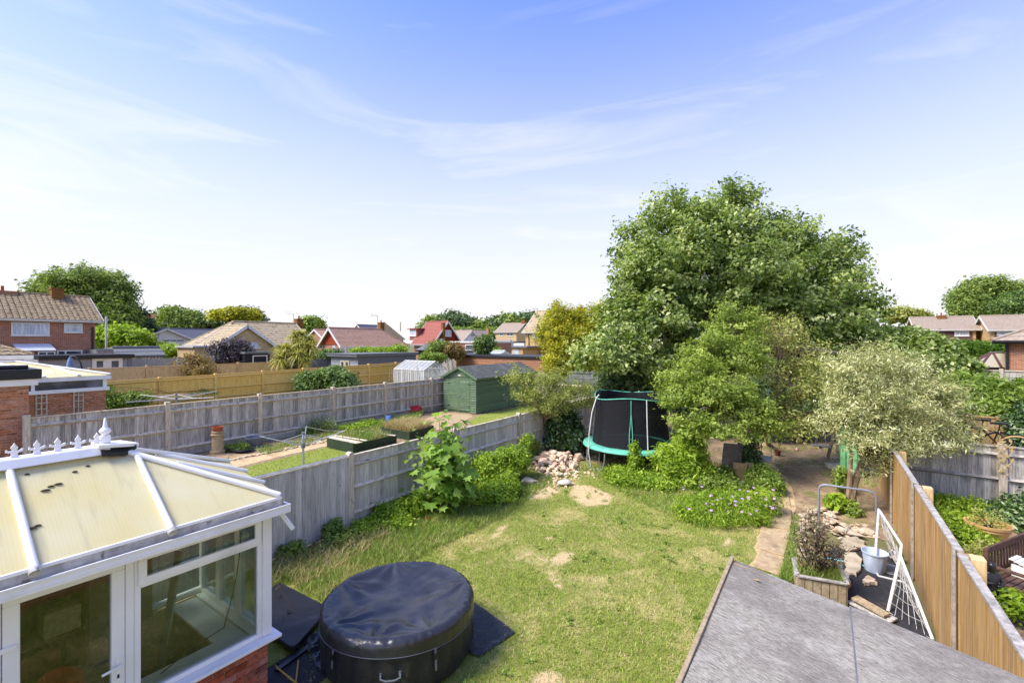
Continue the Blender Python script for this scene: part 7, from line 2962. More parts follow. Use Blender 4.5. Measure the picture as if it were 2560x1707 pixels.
# G: tan two storey
YG = 100.0
xa, xb = onY(1238.5, YG), onY(1291, YG)
hG = house('tan_house', 'distant tan two storey house with plain gabled roof', xa, xb, YG, YG + 8, onY(1265, YG, 829).z, onY(1280, YG + 4, 808).z, 'x', 'cream_render', 'roof_taupe', rows=12, over=.3, verge=.4)
for u0, u1 in ((1249, 1258), (1267, 1283)):
 window(hG, ('y', YG, -1), u0, u1, 830.5, 840, (.5,), (), 'window_dark', fw=.12)
chimney(hG, onY(1310, YG + 4), YG + 4, 8, onY(1310, YG + 4, 800).z, 1.2, 1, 'lichen_brick', 0)
wp = house('white_porch_house', 'small white fronted bungalow below the tan house', onY(1228, 80), onY(1262, 80), 80, 84, onY(1245, 80, 860).z, onY(1245, 80, 849).z, 'x', 'white_render', 'roof_taupe', rows=5, over=.3)
window(wp, ('y', 80, -1), 1234, 1246, 854, 864, (.5,), (), 'window_dark')
wb = thing('white_garage', 'plain white flat roofed garage below the tan house', 'garage', (onY(1296, 78), 80, 0))
m = MB()
m.box(onY(1284, 78), 78, 0, onY(1310, 78), 82, onY(1296, 78, 856).z)
m.build('wall', M_['white_render'], wb)
m = MB()
m.box(onY(1283, 78), 77.9, onY(1296, 78, 856).z, onY(1311, 78), 82.1, onY(1296, 78, 853.5).z)
m.build('roof', M_['black_trim'], wb)
# H: yellow brick house behind the golden conifer, with flat extension
YH = 65.0
xa, xb = onY(1314, YH), onY(1420, YH)
hH = house('yellow_brick_house', 'yellow brick two storey house behind the golden conifer', xa, xb, YH, YH + 8.5, onY(1314, YH, 826).z, onY(1380, YH + 4, 776).z, 'x', 'yellow_brick', 'roof_grey_brown', rows=15, over=.45, verge=.5)
window(hH, ('y', YH, -1), 1329.6, 1346, 828, 844, (), (.4,), 'window_net', fw=.12)
window(hH, ('y', YH, -1), 1331, 1343, 875, 892, (), (.6,), 'window_net', fw=.12)
chimney(hH, onY(1384, YH + 4), YH + 4.2, 8.5, onY(1384, YH + 4, 766).z, .75, .75, 'lichen_brick', 1, True)
chimney(hH, onY(1452, YH + 4), YH + 4.2, 8.5, onY(1452, YH + 4, 768).z, 1.3, .75, 'lichen_brick', 2)
m = MB()
m.tube([(onY(1322.7, YH), YH - .08, 0), (onY(1322.7, YH), YH - .08, onY(1322, YH, 828).z)], .07, 8)
m.build('drainpipe', M_['black_trim'], hH)
YJ = 60.0
xa, xb = onY(1246, YJ), onY(1307, YJ)
fj = thing('flat_extension', 'flat roofed yellow brick extension with white doors', 'building', ((xa + xb) / 2, YJ + 2, 0))
zt_ = onY(1280, YJ, 869).z
m = MB()
m.box(xa, YJ, 0, xb, YJ + 5, zt_)
m.build('wall', M_['yellow_brick'], fj)
m = MB()
m.box(xa - .3, YJ - .3, zt_, xb + 1.0, YJ + 5, zt_ + .25)
m.build('roof', M_['grey_felt'], fj)
window(fj, ('y', YJ, -1), 1257, 1262, 874, 892, (), (.6,), 'window_dark', sill=False)
window(fj, ('y', YJ, -1), 1266, 1278.5, 874, 895, (), (), 'window_dark', fw=.16, sill=False, name='door')
window(fj, ('y', YJ, -1), 1282, 1296.7, 874, 893, (), (.62,), 'window_net')
# small far roofs on the skyline
hS1 = house('skyline_house', 'brown hipped roof on the skyline behind the russet roof', onX(1, -1) * 0 - 108, -100, onX(958, -100), onX(1008, -100), 5.0, onX(985, -104, 807).z, 'y', 'pink_brick', 'roof_brown', rows=9, hips=(3.5, 3.5))
hS2 = house('skyline_terrace', 'low dark roof line behind the russet roof chimney', -118, -110, onX(915, -110), onX(962, -110), 6.0, onX(940, -114, 813).z, 'y', 'pink_brick', 'roof_slate', rows=6)
# K: brown clad flat building behind the green shed
YK = 31.2
xa, xb = onY(1140.6, YK), onY(1357, YK)
kb = thing('brown_garden_building', 'long brown timber clad garden building with dark flat roof edge', 'garden building', ((xa + xb) / 2, YK + 2, 0))
zt_ = 2.62
m = MB()
m.box(xa, YK + .03, 0, xb, YK + 4, zt_)
m.build('wall', M_['brown_cladding'], kb)
planks(kb, (xa, YK + .03, 0), (onY(1296, YK), YK + .03, 0), .9, zt_, 12, M_['brown_cladding'], (0, -1, 0), .04)
planks(kb, (onY(1297, YK), YK + .03, 0), (xb, YK + .03, 0), .9, zt_, 12, M_['brown_cladding'], (0, -1, 0), .04)
m = MB()
m.box(xa - .1, YK - .12, zt_, xb + .1, YK + 4.1, zt_ + .19)
m.build('roof_edge', M_['black_trim'], kb, bevel=0.02)
# L: grey garden room, centre
XL, YL = -36.0, 27.0
xl0, yl1 = onY(827.5, YL), onX(1040, XL)
lr = thing('grey_studio', 'long slate grey timber studio with flat roof behind the yellow fence', 'garden room', ((XL + xl0) / 2, (YL + yl1) / 2, 0))
zt_ = 2.55
m = MB()
m.box(xl0 + .03, YL + .03, 0, XL - .03, yl1, zt_)
m.build('wall', M_['slate_cladding'], lr)
planks(lr, (XL - .03, YL, 0), (XL - .03, yl1, 0), .9, zt_, 12, M_['slate_cladding_dark'], (1, 0, 0), .04)  # shade of the long side is put into a darker cladding colour
planks(lr, (xl0, YL + .03, 0), (XL, YL + .03, 0), .9, zt_, 12, M_['slate_cladding'], (0, -1, 0), .04)
m = MB()
m.box(xl0 - .25, YL - .3, zt_, XL + .2, yl1 + .2, zt_ + .22)
m.build('roof_edge', M_['slate_cladding_dark'], lr)
m = MB()
m.box(xl0 - .3, YL - .35, zt_ + .22, XL + .25, yl1 + .25, zt_ + .29)
m.build('roof', M_['grey_felt'], lr)
pm('cream_paint', (206, 194, 164), (188, 176, 146), sc=4, rough=.6)
window(lr, ('y', YL - .02, -1), 852, 862, 901.5, 920, (), (), 'window_dark', frame='cream_paint', fw=.12, sill=False, name='door')
window(lr, ('y', YL - .02, -1), 863, 873, 901.5, 920, (), (), 'window_dark', frame='cream_paint', fw=.12, sill=False, name='door')
fence('dark_grey_fence', 'dark grey fence left of the slate grey studio', ((-41.5, 0, 0), (0, 1, 0)), [onX(u, -41.5) for u in (770, 802, 836)], onX(800, -41.5, 898).z, -1, M_['slate_cladding_dark'], M_['slate_cladding_dark'], M_['slate_cladding_dark'], joined=True, front=(0, 1), bw=.2)
# white ranch rail
rl = thing('ranch_rail', 'white ranch rail fence in front of the russet bungalow', 'fence', (-47, onX(870, -47), 0))
ya, yb = onX(832, -47), onX(900, -47)
for v in (872.5, 877.5):
 m = MB()
 m.beam(Vector((-47, ya, onX(860, -47, v).z)), Vector((-47, yb, onX(860, -47, v + 2).z)), .05, .16)
 m.build('rail', M_['white_paint'], rl)
for u in (832, 864, 900):
 m = MB()
 yq = onX(u, -47)
 m.box(-47.05, yq - .08, 0, -46.95, yq + .08, onX(u, -47, 870).z)
 m.build('post', M_['white_paint'], rl)
# greenhouse
XGH = -24.6
y0g, y1g = onX(1060, XGH), onX(1115, XGH)
x0g = onY(985, y0g)
gh = thing('greenhouse', 'small aluminium framed greenhouse beyond the dark weathered fence', 'greenhouse', ((XGH + x0g) / 2, (y0g + y1g) / 2, 0))
ym = (y0g + y1g) / 2
ez, az = 1.86, 2.48
m = MB()
nxg = 7
for i in range(nxg + 1):
 x = x0g + (XGH - x0g) * i / nxg
 m.beam((x, y0g, 0), (x, y0g, ez), .05, .05)
 m.beam((x, y1g, 0), (x, y1g, ez), .05, .05)
 m.beam((x, y0g, ez), (x, ym, az), .05, .05)
 m.beam((x, y1g, ez), (x, ym, az), .05, .05)
for y, z in ((y0g, ez), (y1g, ez), (ym, az), (y0g, .05), (y1g, .05)):
 m.beam((x0g, y, z), (XGH, y, z), .06, .06)
for x in (x0g, XGH):
 for y in (y0g + .8, ym + .35):
  m.beam((x, y, 0), (x, y, 2.15), .045, .045)
 m.beam((x, y0g, ez), (x, y1g, ez), .045, .045)
m.build('frame', M_['metal_white'], gh)
for i in range(nxg):
 a, b = x0g + (XGH - x0g) * i / nxg, x0g + (XGH - x0g) * (i + 1) / nxg
 for ya_, yb_, za_, zb_ in ((y0g, y0g, .05, ez), (y1g, y1g, .05, ez), (y0g, ym, ez, az), (y1g, ym, ez, az)):
  m = MB()
  m.add([(a, ya_, za_), (b, ya_, za_), (b, yb_, zb_), (a, yb_, zb_)], [(0, 1, 2, 3)])
  m.build('pane', M_['greenhouse_glass'], gh)
for x in (x0g, XGH):
 m = MB()
 m.add([(x, y0g, 0), (x, y1g, 0), (x, y1g, ez), (x, ym, az), (x, y0g, ez)], [(0, 1, 2, 3, 4)])
 m.build('pane', M_['greenhouse_glass'], gh)
for k in range(12):
 u = 970 + k * 9
 p = onX(u, -22.5 - (k % 3) * .5)
 m = MB()
 xq = -22.5 - (k % 3) * .5
 hgt = AD(u, 940, 33).z
 m.tube([(xq, p, 0), (xq + random.uniform(-.3, .3), p + random.uniform(-.3, .3), random.uniform(1.9, 2.35))], .02, 5)
 m.build('bean_pole', M_['bleached_wood'], label='%s thin bean pole from the left in front of the greenhouse' % ('first second third fourth fifth sixth seventh eighth ninth tenth eleventh twelfth'.split()[k]), cat='pole', group='bean poles by the greenhouse')
# small weathered shed right of greenhouse
sw_ = house('weathered_shed', 'small weathered wooden shed behind the green shed roof', onY(1100, 32.5), onY(1141, 32.5), 32.5, 36, 2.2, 2.95, 'y', 'bleached_wood', 'grey_felt', rows=2, over=.15, cat='shed', trim='rail_wood', verge=.15, fascia_h=.08)
wg2 = house('white_greenhouse', 'white framed greenhouse roof behind the brown garden building', onY(1172, 40), onY(1232, 40), 40, 44, 2.35, 2.9, 'x', 'metal_white', 'greenhouse_glass', rows=3, over=.1, cat='greenhouse', fascia_h=.08)
fence('far_panel_fence', 'pale fence panels right of the brown garden building', ((0, 29.0, 0), (1, 0, 0)), [onY(u, 29.0) for u in (1325, 1380, 1440)], onY(1380, 29, 932).z, -1, M_['bleached_wood'], M_['bleached_wood'], M_['bleached_wood'], joined=True, front=(0, 1), bw=.2)
s2 = house('back_shed', 'low grey roofed shed half hidden behind the trampoline', onY(1410, 22.5), onY(1475, 22.5), 22.5, 25, onY(1440, 22.5, 958).z, onY(1440, 23.7, 935).z, 'x', 'grey_wood_dark', 'roof_felt_green', rows=2, over=.2, cat='shed', trim='rail_wood', fascia_h=.1)
# far-left hip roof in front of the brick house
hL = house('hip_roof_bungalow', 'brown tiled hip roof at the left edge above the white conservatory', -40, -31, -9, 4.5, 3.5, 5.2, 'y', 'house_brick', 'roof_brown', rows=13, cols=.32, roll=.05, hips=(0, 4.0), over=.4)
# aerials
def aerial(name, label, u, d, v0, v1, kind=0):
 p, q = AD(u, v1, d), AD(u, v0, d)
 t = thing(name, label, 'aerial', p)
 m = MB()
 m.tube([p, q], .035, 6)
 m.build('mast', M_['metal_galv'], t)
 m = MB()
 r_ = Vector((CY_, SY, 0))
 m.tube([q - r_ * .9 + Z * .05, q + r_ * .15], .03, 5)
 for k in range(5):
  c = q - r_ * (.9 - k * .2) + Z * .04
  m.tube([c - Z * .2, c + Z * .2], .018, 4)
 m.build('antenna', M_['metal_galv'], t)


aerial('tv_aerial', 'tall television aerial beside the russet roof chimney', 944, 62, 789, 822)
aerial('tv_aerial', 'television aerial on the mast by the buff bungalow chimney', 734, 58, 784, 812)
aerial('tv_aerial', 'thin television aerial on the golden conifer house', 1344, 78, 772, 786)
m = MB()
p = AD(1001, 828, 70)
m.tube([p, AD(1001, 805, 70)], .1, 8)
m.build('flue_pipe', M_['grey_post'], smooth=True, label='grey flue pipe at the right end of the russet roof', cat='pipe')
# ---- right hand houses
YS = 83.0
xa, xb = onY(2296, YS), onY(2440, YS)
hR = house('brown_tile_house', 'two storey house with dark brown hung tiles behind the hedge', xa, xb, YS, YS + 8, onY(2400, YS, 821).z, onY(2400, YS + 4, 792).z, 'x', 'yellow_brick', 'roof_taupe', rows=12, over=.4, verge=.5)
m = MB()
m.box(xa, YS - .06, 2.0, onY(2431, YS), YS, onY(2400, YS, 822).z)
m.build('hung_tiles', M_['dark_tile_hung'], hR)
window(hR, ('y', YS - .06, -1), 2386, 2423, 821.5, 840, (.36,), (), 'window_net', fw=.15)
window(hR, ('y', YS - .06, -1), 2278, 2298, 824, 842, (), (), 'window_net', fw=.12)
chimney(hR, onY(2351.5, YS + 4), YS + 3.6, 5.5, onY(2351, YS + 4, 789).z, .9, .8, 'lichen_brick', 1, True)
YS2 = 79.0
xa, xb = onY(2479, YS2), onY(2640, YS2)
hR2 = house('yellow_gable_house', 'two storey house with yellow brick gable at the right edge', xa, xb, YS2, YS2 + 7, onY(2500, YS2, 821.5).z, onY(2500, YS2 + 3.5, 790).z, 'x', 'yellow_brick', 'roof_taupe', rows=12, over=.4, verge=.4)
m = MB()
m.box(onY(2487, YS2), YS2 - .06, 2.0, xb, YS2, onY(2500, YS2, 822.5).z)
m.build('hung_tiles', M_['dark_tile_hung'], hR2)
window(hR2, ('y', YS2 - .06, -1), 2492, 2525, 822.5, 838, (.6,), (), 'window_net', fw=.12)
window(hR2, ('y', YS2 - .06, -1), 2492, 2520, 861, 872, (), (), 'window_dark', fw=.12)
YB_ = 40.0
xa = onY(2512, YB_)
hR3 = house('brick_bungalow', 'brown brick bungalow with tiled roof at the right edge', xa, xa + 9, YB_, YB_ + 8, onY(2512, YB_, 842).z, onY(2560, YB_ + 3, 800).z + .9, 'x', 'house_brick', 'roof_taupe', rows=9, hips=(4, 0), over=.5, trim='black_trim')
m = MB()
m.tube([(xa + .1, YB_ - .1, 0), (xa + .1, YB_ - .1, onY(2512, YB_, 845).z)], .07, 8)
m.build('drainpipe', M_['black_trim'], hR3)
of = Vector((-4.5, -4.0, 0))
hR3.location += of - Matrix.Rotation(R(-15), 3, 'Z') @ of
hR3.rotation_euler = (0, 0, R(-15))
# maroon framed conservatory roof on the right
hx_ = thing('maroon_conservatory', 'conservatory with maroon roof bars at the right edge', 'conservatory', AD(2500, 930, 31) * Vector((1, 1, 0)) if False else Vector((AD(2500, 930, 31).x, AD(2500, 930, 31).y, 0)))
rA, rB = AD(2476, 884, 32.5), AD(2560, 881, 32.0)
rB.z = rA.z
ez = 2.32
eP = [AD(2412, 914, 32.5), AD(2424, 918, 30.5), AD(2450, 918, 29.6), AD(2503, 918, 29.2), AD(2540, 918, 29.0), AD(2585, 918, 28.8)]
for p in eP:
 p.z = ez
tops = [rA, rA, rA, rA.lerp(rB, .08), rA.lerp(rB, .45), rB]
pm('conserv_panel', (186, 176, 142), (170, 164, 140), sc=2, rough=.4)
for i in range(5):
 m = MB()
 q = [eP[i], eP[i + 1], tops[i + 1], tops[i]]
 if (tops[i] - tops[i + 1]).length < .01:
  q = q[:3]
 m.prism(q, (0, 0, .03))
 m.build('roof_panel', M_['conserv_panel'], hx_)
for i in range(6):
 m = MB()
 m.beam(eP[i] + Z * .05, tops[i] + Z * .05, .12, .06)
 m.build('rafter', M_['maroon_bar'], hx_)
m = MB()
for i in range(5):
 m.beam(eP[i] - Z * .05, eP[i + 1] - Z * .05, .12, .14)
m.build('gutter', M_['black_trim'], hx_)
m = MB()
m.beam(rA + Z * .1, rB + Z * .1, .16, .12)
m.build('ridge', M_['metal_galv'], hx_)
m = MB()
for i in range(5):
 a, b = eP[i], eP[i + 1]
 m.add([Vector((a.x, a.y, 0)), Vector((b.x, b.y, 0)), b - Z * .1, a - Z * .1], [(0, 1, 2, 3)])
m.build('wall', M_['house_brick'], hx_)
fence('right_far_fence', 'grey fence below the maroon conservatory', ((0, 24.5, 0), (1, 0, 0)), [onY(u, 24.5) for u in (2380, 2430, 2503, 2580)], onY(2480, 24.5, 925).z, -1, M_['grey_wood'], M_['grey_post'], M_['rail_wood'], rails=(.4, 1.1, 1.9), joined=True, bw=.15)
# ================================================================== TREES
tb = aim(1772, 21.5)
tree('spreading_oak', 'large spreading dark green tree behind the trampoline', tb,
     [B(1840, 500, 21.5, 52, 48), B(1768, 560, 21, 78, 66), B(1672, 540, 21.5, 66, 58), B(1590, 620, 21, 62, 58), B(1575, 720, 20.5, 58, 62), B(1640, 660, 19.8, 72, 60),
      B(1560, 800, 19.5, 66, 56), B(1500, 880, 18.6, 64, 50), B(1580, 900, 18.6, 66, 56), B(1640, 800, 19.2, 72, 58), B(1728, 742, 20.5, 60, 44), B(1880, 590, 22, 72, 56),
      B(1960, 590, 22, 62, 52), B(1920, 660, 21.5, 66, 40), B(2030, 640, 22, 70, 46), B(2110, 622, 22, 42, 40), B(2085, 700, 21.5, 72, 50), B(1990, 745, 21.5, 66, 40),
      B(2130, 775, 20.5, 58, 48), B(2155, 850, 19.5, 58, 52), B(2085, 850, 20, 66, 56), B(1880, 770, 20.5, 58, 36), B(2210, 905, 18, 42, 34),
      B(1800, 650, 21, 52, 44), B(1720, 640, 20.5, 56, 48), B(1850, 700, 22, 46, 34), B(1660, 930, 19.2, 60, 46), B(1720, 860, 20, 62, 50), B(1960, 850, 20.5, 80, 50), B(2040, 920, 20, 70, 50), B(1880, 850, 21.5, 60, 50), B(1800, 800, 21.5, 50, 40),
      B(1790, 700, 22, 200, 165), B(1990, 775, 21.5, 150, 115), B(1640, 800, 20.5, 100, 130)],
     .32, 'leaf_oak', 'bark_grey', ncl=2700, per=46, cr=.35, size=.165, aspect=.62, twigs=170, shell=.55, fork=AD(1768, 790, 21.5), flat=.6, twig_r=.03, elong=.34)
tree('lime_green_tree', 'bright yellow green tree right of the trampoline', G(1712, 1072),
     [B(1836, 815, 14.6, 62, 48), B(1770, 880, 14.2, 66, 56), B(1720, 950, 13.6, 60, 52), B(1840, 900, 14, 78, 70), B(1680, 1000, 13.2, 40, 44), B(1780, 990, 13, 72, 60), B(1860, 1010, 13.2, 70, 60),
      B(1900, 1060, 12.8, 56, 36), B(1800, 1070, 12.6, 66, 34), B(1730, 1065, 12.6, 46, 34)],
     .10, 'leaf_lime', 'bark_grey', ncl=470, per=62, cr=.20, size=.09, aspect=.5, twigs=210, shell=.6, flat=.5, elong=.2, fork=AD(1790, 1010, 14), twig_r=.011)
tree('twiggy_tree', 'dull half bare twiggy tree between lime tree and olive', G(1925, 1112),
     [B(1950, 830, 15.2, 66, 48), B(2000, 890, 15, 66, 56), B(1960, 950, 14.6, 66, 50), B(2010, 990, 14.4, 52, 50), B(1960, 1050, 14, 60, 40), B(2050, 960, 14.6, 46, 60), B(2060, 1050, 14.2, 46, 34), B(1990, 1080, 13.6, 46, 22)],
     .09, 'leaf_dull', 'bark_pale', ncl=330, per=30, cr=.16, size=.085, aspect=.5, twigs=280, shell=.5, fork=AD(1930, 1030, 14.8), twig_r=.012)
tree('olive_tree', 'silvery olive tree by the brown fence', G(2122, 1277),
     [B(2130, 930, 11.0, 62, 48), B(2200, 905, 11.4, 58, 40), B(2270, 950, 11.6, 66, 52), B(2160, 1010, 10.6, 72, 56), B(2250, 1020, 10.9, 72, 60), B(2340, 1010, 11.4, 62, 60), B(2390, 1080, 11.2, 46, 44),
      B(2330, 1090, 10.8, 66, 50), B(2250, 1100, 10.5, 62, 50), B(2165, 1095, 10.3, 62, 46), B(2100, 1050, 10.6, 46, 52), B(2110, 985, 10.8, 46, 46), B(2215, 1160, 10.3, 44, 30)],
     .085, 'leaf_olive', 'bark_pale', ncl=950, per=52, cr=.15, size=.085, aspect=.24, twigs=150, shell=.6, elong=.24, fork=AD(2160, 1150, 10.7), axis_up=.7, twig_r=.008)
m = MB()
b0 = G(2118, 1277)
m.tube(bend(b0 - Z * .03, AD(2128, 1120, 10.6), 6, .04), [.075, .06, .055, .05, .045, .04, .03], 8)
ot = bpy.data.objects['olive_tree']
m.build('second_trunk', M_['bark_pale'], ot, smooth=True)
tree('golden_conifer', 'golden yellow green conifer left of the large tree', aim(1440, 34),
     [B(1397, 800, 34, 42, 36), B(1466, 812, 34, 46, 40), B(1507, 795, 35, 36, 34), B(1372, 840, 33.5, 32, 32), B(1425, 855, 33, 46, 40), B(1480, 860, 33, 46, 40), B(1400, 895, 32.5, 40, 30), B(1450, 905, 32.5, 48, 34), B(1385, 930, 32, 26, 26)],
     .25, 'leaf_gold', 'bark_dark', ncl=620, per=50, cr=.34, size=.22, aspect=.34, twigs=20, shell=.5, elong=.4, fork=AD(1440, 860, 34), axis_up=.5)
tree('leaning_yew', 'small leaning yew like tree with bare stem by the fence corner', G(1353, 1123),
     [B(1290, 940, 16.0, 30, 20), B(1335, 962, 15.8, 40, 30), B(1384, 945, 16, 34, 30), B(1318, 990, 15.6, 36, 24), B(1400, 985, 15.8, 46, 34), B(1446, 975, 16, 34, 28), B(1470, 1002, 16, 26, 18), B(1360, 1018, 15.6, 44, 22), B(1425, 1015, 15.8, 36, 20)],
     .085, 'leaf_yew', 'bark_pale', ncl=300, per=44, cr=.17, size=.09, aspect=.25, twigs=150, shell=.6, elong=.22, fork=AD(1366, 1040, 16.2), axis_up=.3, twig_r=.012)
# far trees
FT = 'trees on the skyline'
tree('broad_tree', 'large rounded green tree behind the brick house', aim(210, 62),
     [B(160, 735, 62, 68, 44), B(225, 715, 62, 76, 40), B(285, 745, 62, 46, 52), B(200, 775, 60, 76, 46), B(300, 800, 60, 34, 44), B(250, 815, 59, 60, 44), B(125, 745, 63, 36, 30)],
     .5, 'leaf_far', 'bark_dark', ncl=900, per=48, cr=.75, size=.36, aspect=.6, twigs=30, shell=.5, group=FT, elong=.6)
tree('dark_small_tree', 'darker tree right of the large rounded tree', aim(344, 66), [B(340, 800, 66, 20, 26), B(352, 822, 66, 24, 20)], .25, 'leaf_pine', 'bark_dark', ncl=110, per=40, cr=.6, size=.45, twigs=4, group=FT)
tree('light_shrub_tree', 'pale green bushy tree behind the white pole', aim(300, 50), [B(262, 845, 50, 26, 22), B(300, 838, 50, 34, 22), B(338, 850, 50, 28, 18)], .2, 'leaf_bright', 'bark_dark', ncl=170, per=42, cr=.45, size=.36, twigs=6)
tree('left_edge_tree', 'bright green tree at the far left edge', aim(20, 44), [B(5, 830, 44, 36, 34), B(38, 850, 44, 26, 24), B(-20, 850, 44, 36, 40)], .2, 'leaf_bright', 'bark_dark', ncl=190, per=46, cr=.34, size=.26, twigs=10)
tree('round_tree', 'rounded mid green tree above the white bungalow', aim(450, 90), [B(435, 795, 90, 26, 22), B(470, 803, 90, 26, 20), B(450, 815, 90, 40, 14)], .3, 'leaf_far', 'bark_dark', ncl=240, per=42, cr=.9, size=.6, twigs=6, group=FT)
tree('flat_top_tree', 'flat topped golden yellow tree behind the buff bungalow', aim(590, 85), [B(560, 790, 85, 24, 9), B(600, 787, 85, 36, 8), B(622, 793, 85, 16, 8)], .35, 'leaf_gold', 'bark_dark', ncl=170, per=42, cr=.7, size=.55, twigs=20, lo=-.3, fork=AD(590, 812, 85))
tree('grey_green_tree', 'grey green tree right of the flat topped yellow tree', aim(622, 92), [B(615, 790, 92, 26, 16), B(640, 806, 92, 18, 14), B(570, 806, 92, 30, 10)], .3, 'leaf_pine', 'bark_dark', ncl=170, per=40, cr=.8, size=.5, twigs=6, group=FT)
tree('copper_tree', 'dark copper leaved tree left of the flat topped tree', aim(518, 95), [B(505, 814, 95, 14, 8), B(528, 812, 95, 16, 9)], .2, 'leaf_maroon', 'bark_dark', ncl=80, per=40, cr=.6, size=.5, twigs=3)
tree('globe_tree', 'dense globe shaped tree right of the buff bungalow chimney', aim(777, 80), [B(777, 816, 80, 23, 19)], .3, 'leaf_mid', 'bark_dark', ncl=150, per=44, cr=.6, size=.45, twigs=3, group=FT)
tree('bush_below_gable', 'round bright bush below the white bungalow', aim(428, 46), [B(428, 880, 46, 24, 16)], .1, 'leaf_bright', 'bark_dark', ncl=80, per=42, cr=.3, size=.24, twigs=3, cat='shrub')
tree('pyramid_conifer', 'small golden pyramid conifer in front of the white gable', aim(378, 60), [B(378, 858, 60, 8, 10), B(378, 850, 60, 5, 8)], .1, 'leaf_gold', 'bark_dark', ncl=50, per=36, cr=.2, size=.25, twigs=2, cat='shrub')
tree('hedge_shrub', 'green shrub below the white bungalow windows', aim(385, 52), [B(372, 868, 52, 20, 8), B(398, 866, 52, 18, 8)], .1, 'leaf_far', 'bark_dark', ncl=70, per=40, cr=.3, size=.26, twigs=2, cat='shrub')
sky = [(1085, 812, 26, 16, 'leaf_far', 'rounded tree behind the red roof'), (1132, 803, 18, 20, 'leaf_pine', 'dark pointed conifer behind the red gable'), (1165, 815, 26, 22, 'leaf_pine', 'dark pine clump right of the red gable'),
       (1192, 822, 24, 18, 'leaf_far', 'green tree above the solar panel roof'), (1217, 826, 22, 14, 'leaf_mid', 'pale green tree left of the tan house'), (1242, 809, 16, 12, 'leaf_pine', 'small dark tree at the tan roof left end'),
       (1276, 804, 20, 14, 'leaf_far', 'rounded dark tree behind the tan roof'), (1322, 800, 14, 14, 'leaf_pine', 'wispy grey tree right of the tan chimney')]
for u, v, rx, rz, mt, lab in sky:
 tree('skyline_tree', lab, aim(u, 140), [B(u, v, 140, rx, rz), B(u + rx * .5, v + rz * .6, 138, rx * .8, rz * .7), B(u - rx * .5, v + rz * .6, 139, rx * .8, rz * .7), B(u, v + rz * 1.4, 138, rx, rz * .8)], .5, mt, 'bark_dark', ncl=130, per=36, cr=1.3, size=1.0, twigs=3, group=FT)
tree('low_hedge_tree', 'long low green hedge of trees below the skyline pines', aim(1200, 130), [B(1140, 838, 130, 22, 12), B(1175, 840, 130, 24, 12), B(1210, 842, 130, 22, 10), B(1235, 838, 130, 20, 12)], .4, 'leaf_mid', 'bark_dark', ncl=200, per=36, cr=1.1, size=.9, twigs=3, group=FT)
tree('right_edge_tree', 'large broad green tree at the right edge skyline', aim(2470, 110), [B(2420, 750, 110, 36, 34), B(2465, 732, 110, 50, 34), B(2520, 750, 110, 40, 34), B(2440, 785, 108, 40, 24), B(2570, 740, 110, 40, 34), B(2405, 775, 108, 20, 20)], .6, 'leaf_far', 'bark_dark', ncl=600, per=46, cr=1.1, size=.62, twigs=26, group=FT)
tree('right_edge_pine', 'darker pine in front of the right edge tree', aim(2525, 100), [B(2515, 770, 100, 36, 16), B(2550, 755, 100, 36, 22)], .4, 'leaf_deep', 'bark_dark', ncl=150, per=44, cr=.8, size=.6, twigs=6, group=FT)
tree('pale_far_tree', 'pale yellowish tree behind the brown tile house', aim(2260, 120), [B(2250, 788, 120, 28, 18), B(2285, 793, 120, 24, 14), B(2305, 800, 120, 16, 10)], .3, 'leaf_dull', 'bark_dark', ncl=150, per=38, cr=.9, size=.7, twigs=8, group=FT)
tree('right_maple', 'leafy tree spilling over the fence behind the olive tree', aim(2330, 20), [B(2250, 850, 20, 40, 34), B(2310, 870, 19, 46, 30), B(2350, 900, 18.5, 46, 34), B(2385, 920, 18, 34, 24), B(2280, 915, 18.5, 50, 30)], .15, 'leaf_oak', 'bark_grey', ncl=330, per=46, cr=.24, size=.18, aspect=.7, twigs=40, shell=.6)
# cordyline palm
cb0 = aim(741, 38)
co = thing('cordyline_palm', 'cordyline palm with long arching strap leaves behind the yellow fence', 'palm', cb0)
m = MB()
heads = []
for u, v, d in ((720, 872, 37.5), (752, 856, 38), (738, 838, 38.3), (776, 868, 38), (700, 898, 37.2), (745, 885, 37), (775, 850, 38.6), (705, 870, 38), (765, 895, 37.4), (755, 836, 38.6)):
 h = AD(u, v, d)
 heads.append(h)
 m.tube(bend(cb0 + Vector((random.uniform(-.3, .3), random.uniform(-.3, .3), -.05)), h, 5, .08), [.22, .19, .17, .15, .14, .12], 7)
m.build('trunk', M_['bark_grey'], co, smooth=True)
V, Fc, T = [], [], []
for h in heads:
 for i in range(190):
  d = Vector((random.gauss(0, 1), random.gauss(0, 1), random.gauss(.35, .7))).normalized()
  L = random.uniform(.8, 1.25)
  s = d.cross(Z)
  s.normalize()
  s *= .045
  prev = None
  k0 = len(V)
  for q in range(5):
   t_ = q / 4
   p = h + d * L * t_ - Z * (1.0 * t_ * t_ * L * .5) - Vector(cb0)
   w = s * (1 - t_ ** 2 * .95)
   V += [tuple(p - w), tuple(p + w)]
  for q in range(4):
   a = k0 + q * 2
   Fc.append((a, a + 1, a + 3, a + 2))
   T.append(random.random())
me = np_mesh('crown', np.array(V), np.array(Fc), M_['leaf_cord'], np.array(T))
o = piece('crown', me, co, (0, 0, 0))

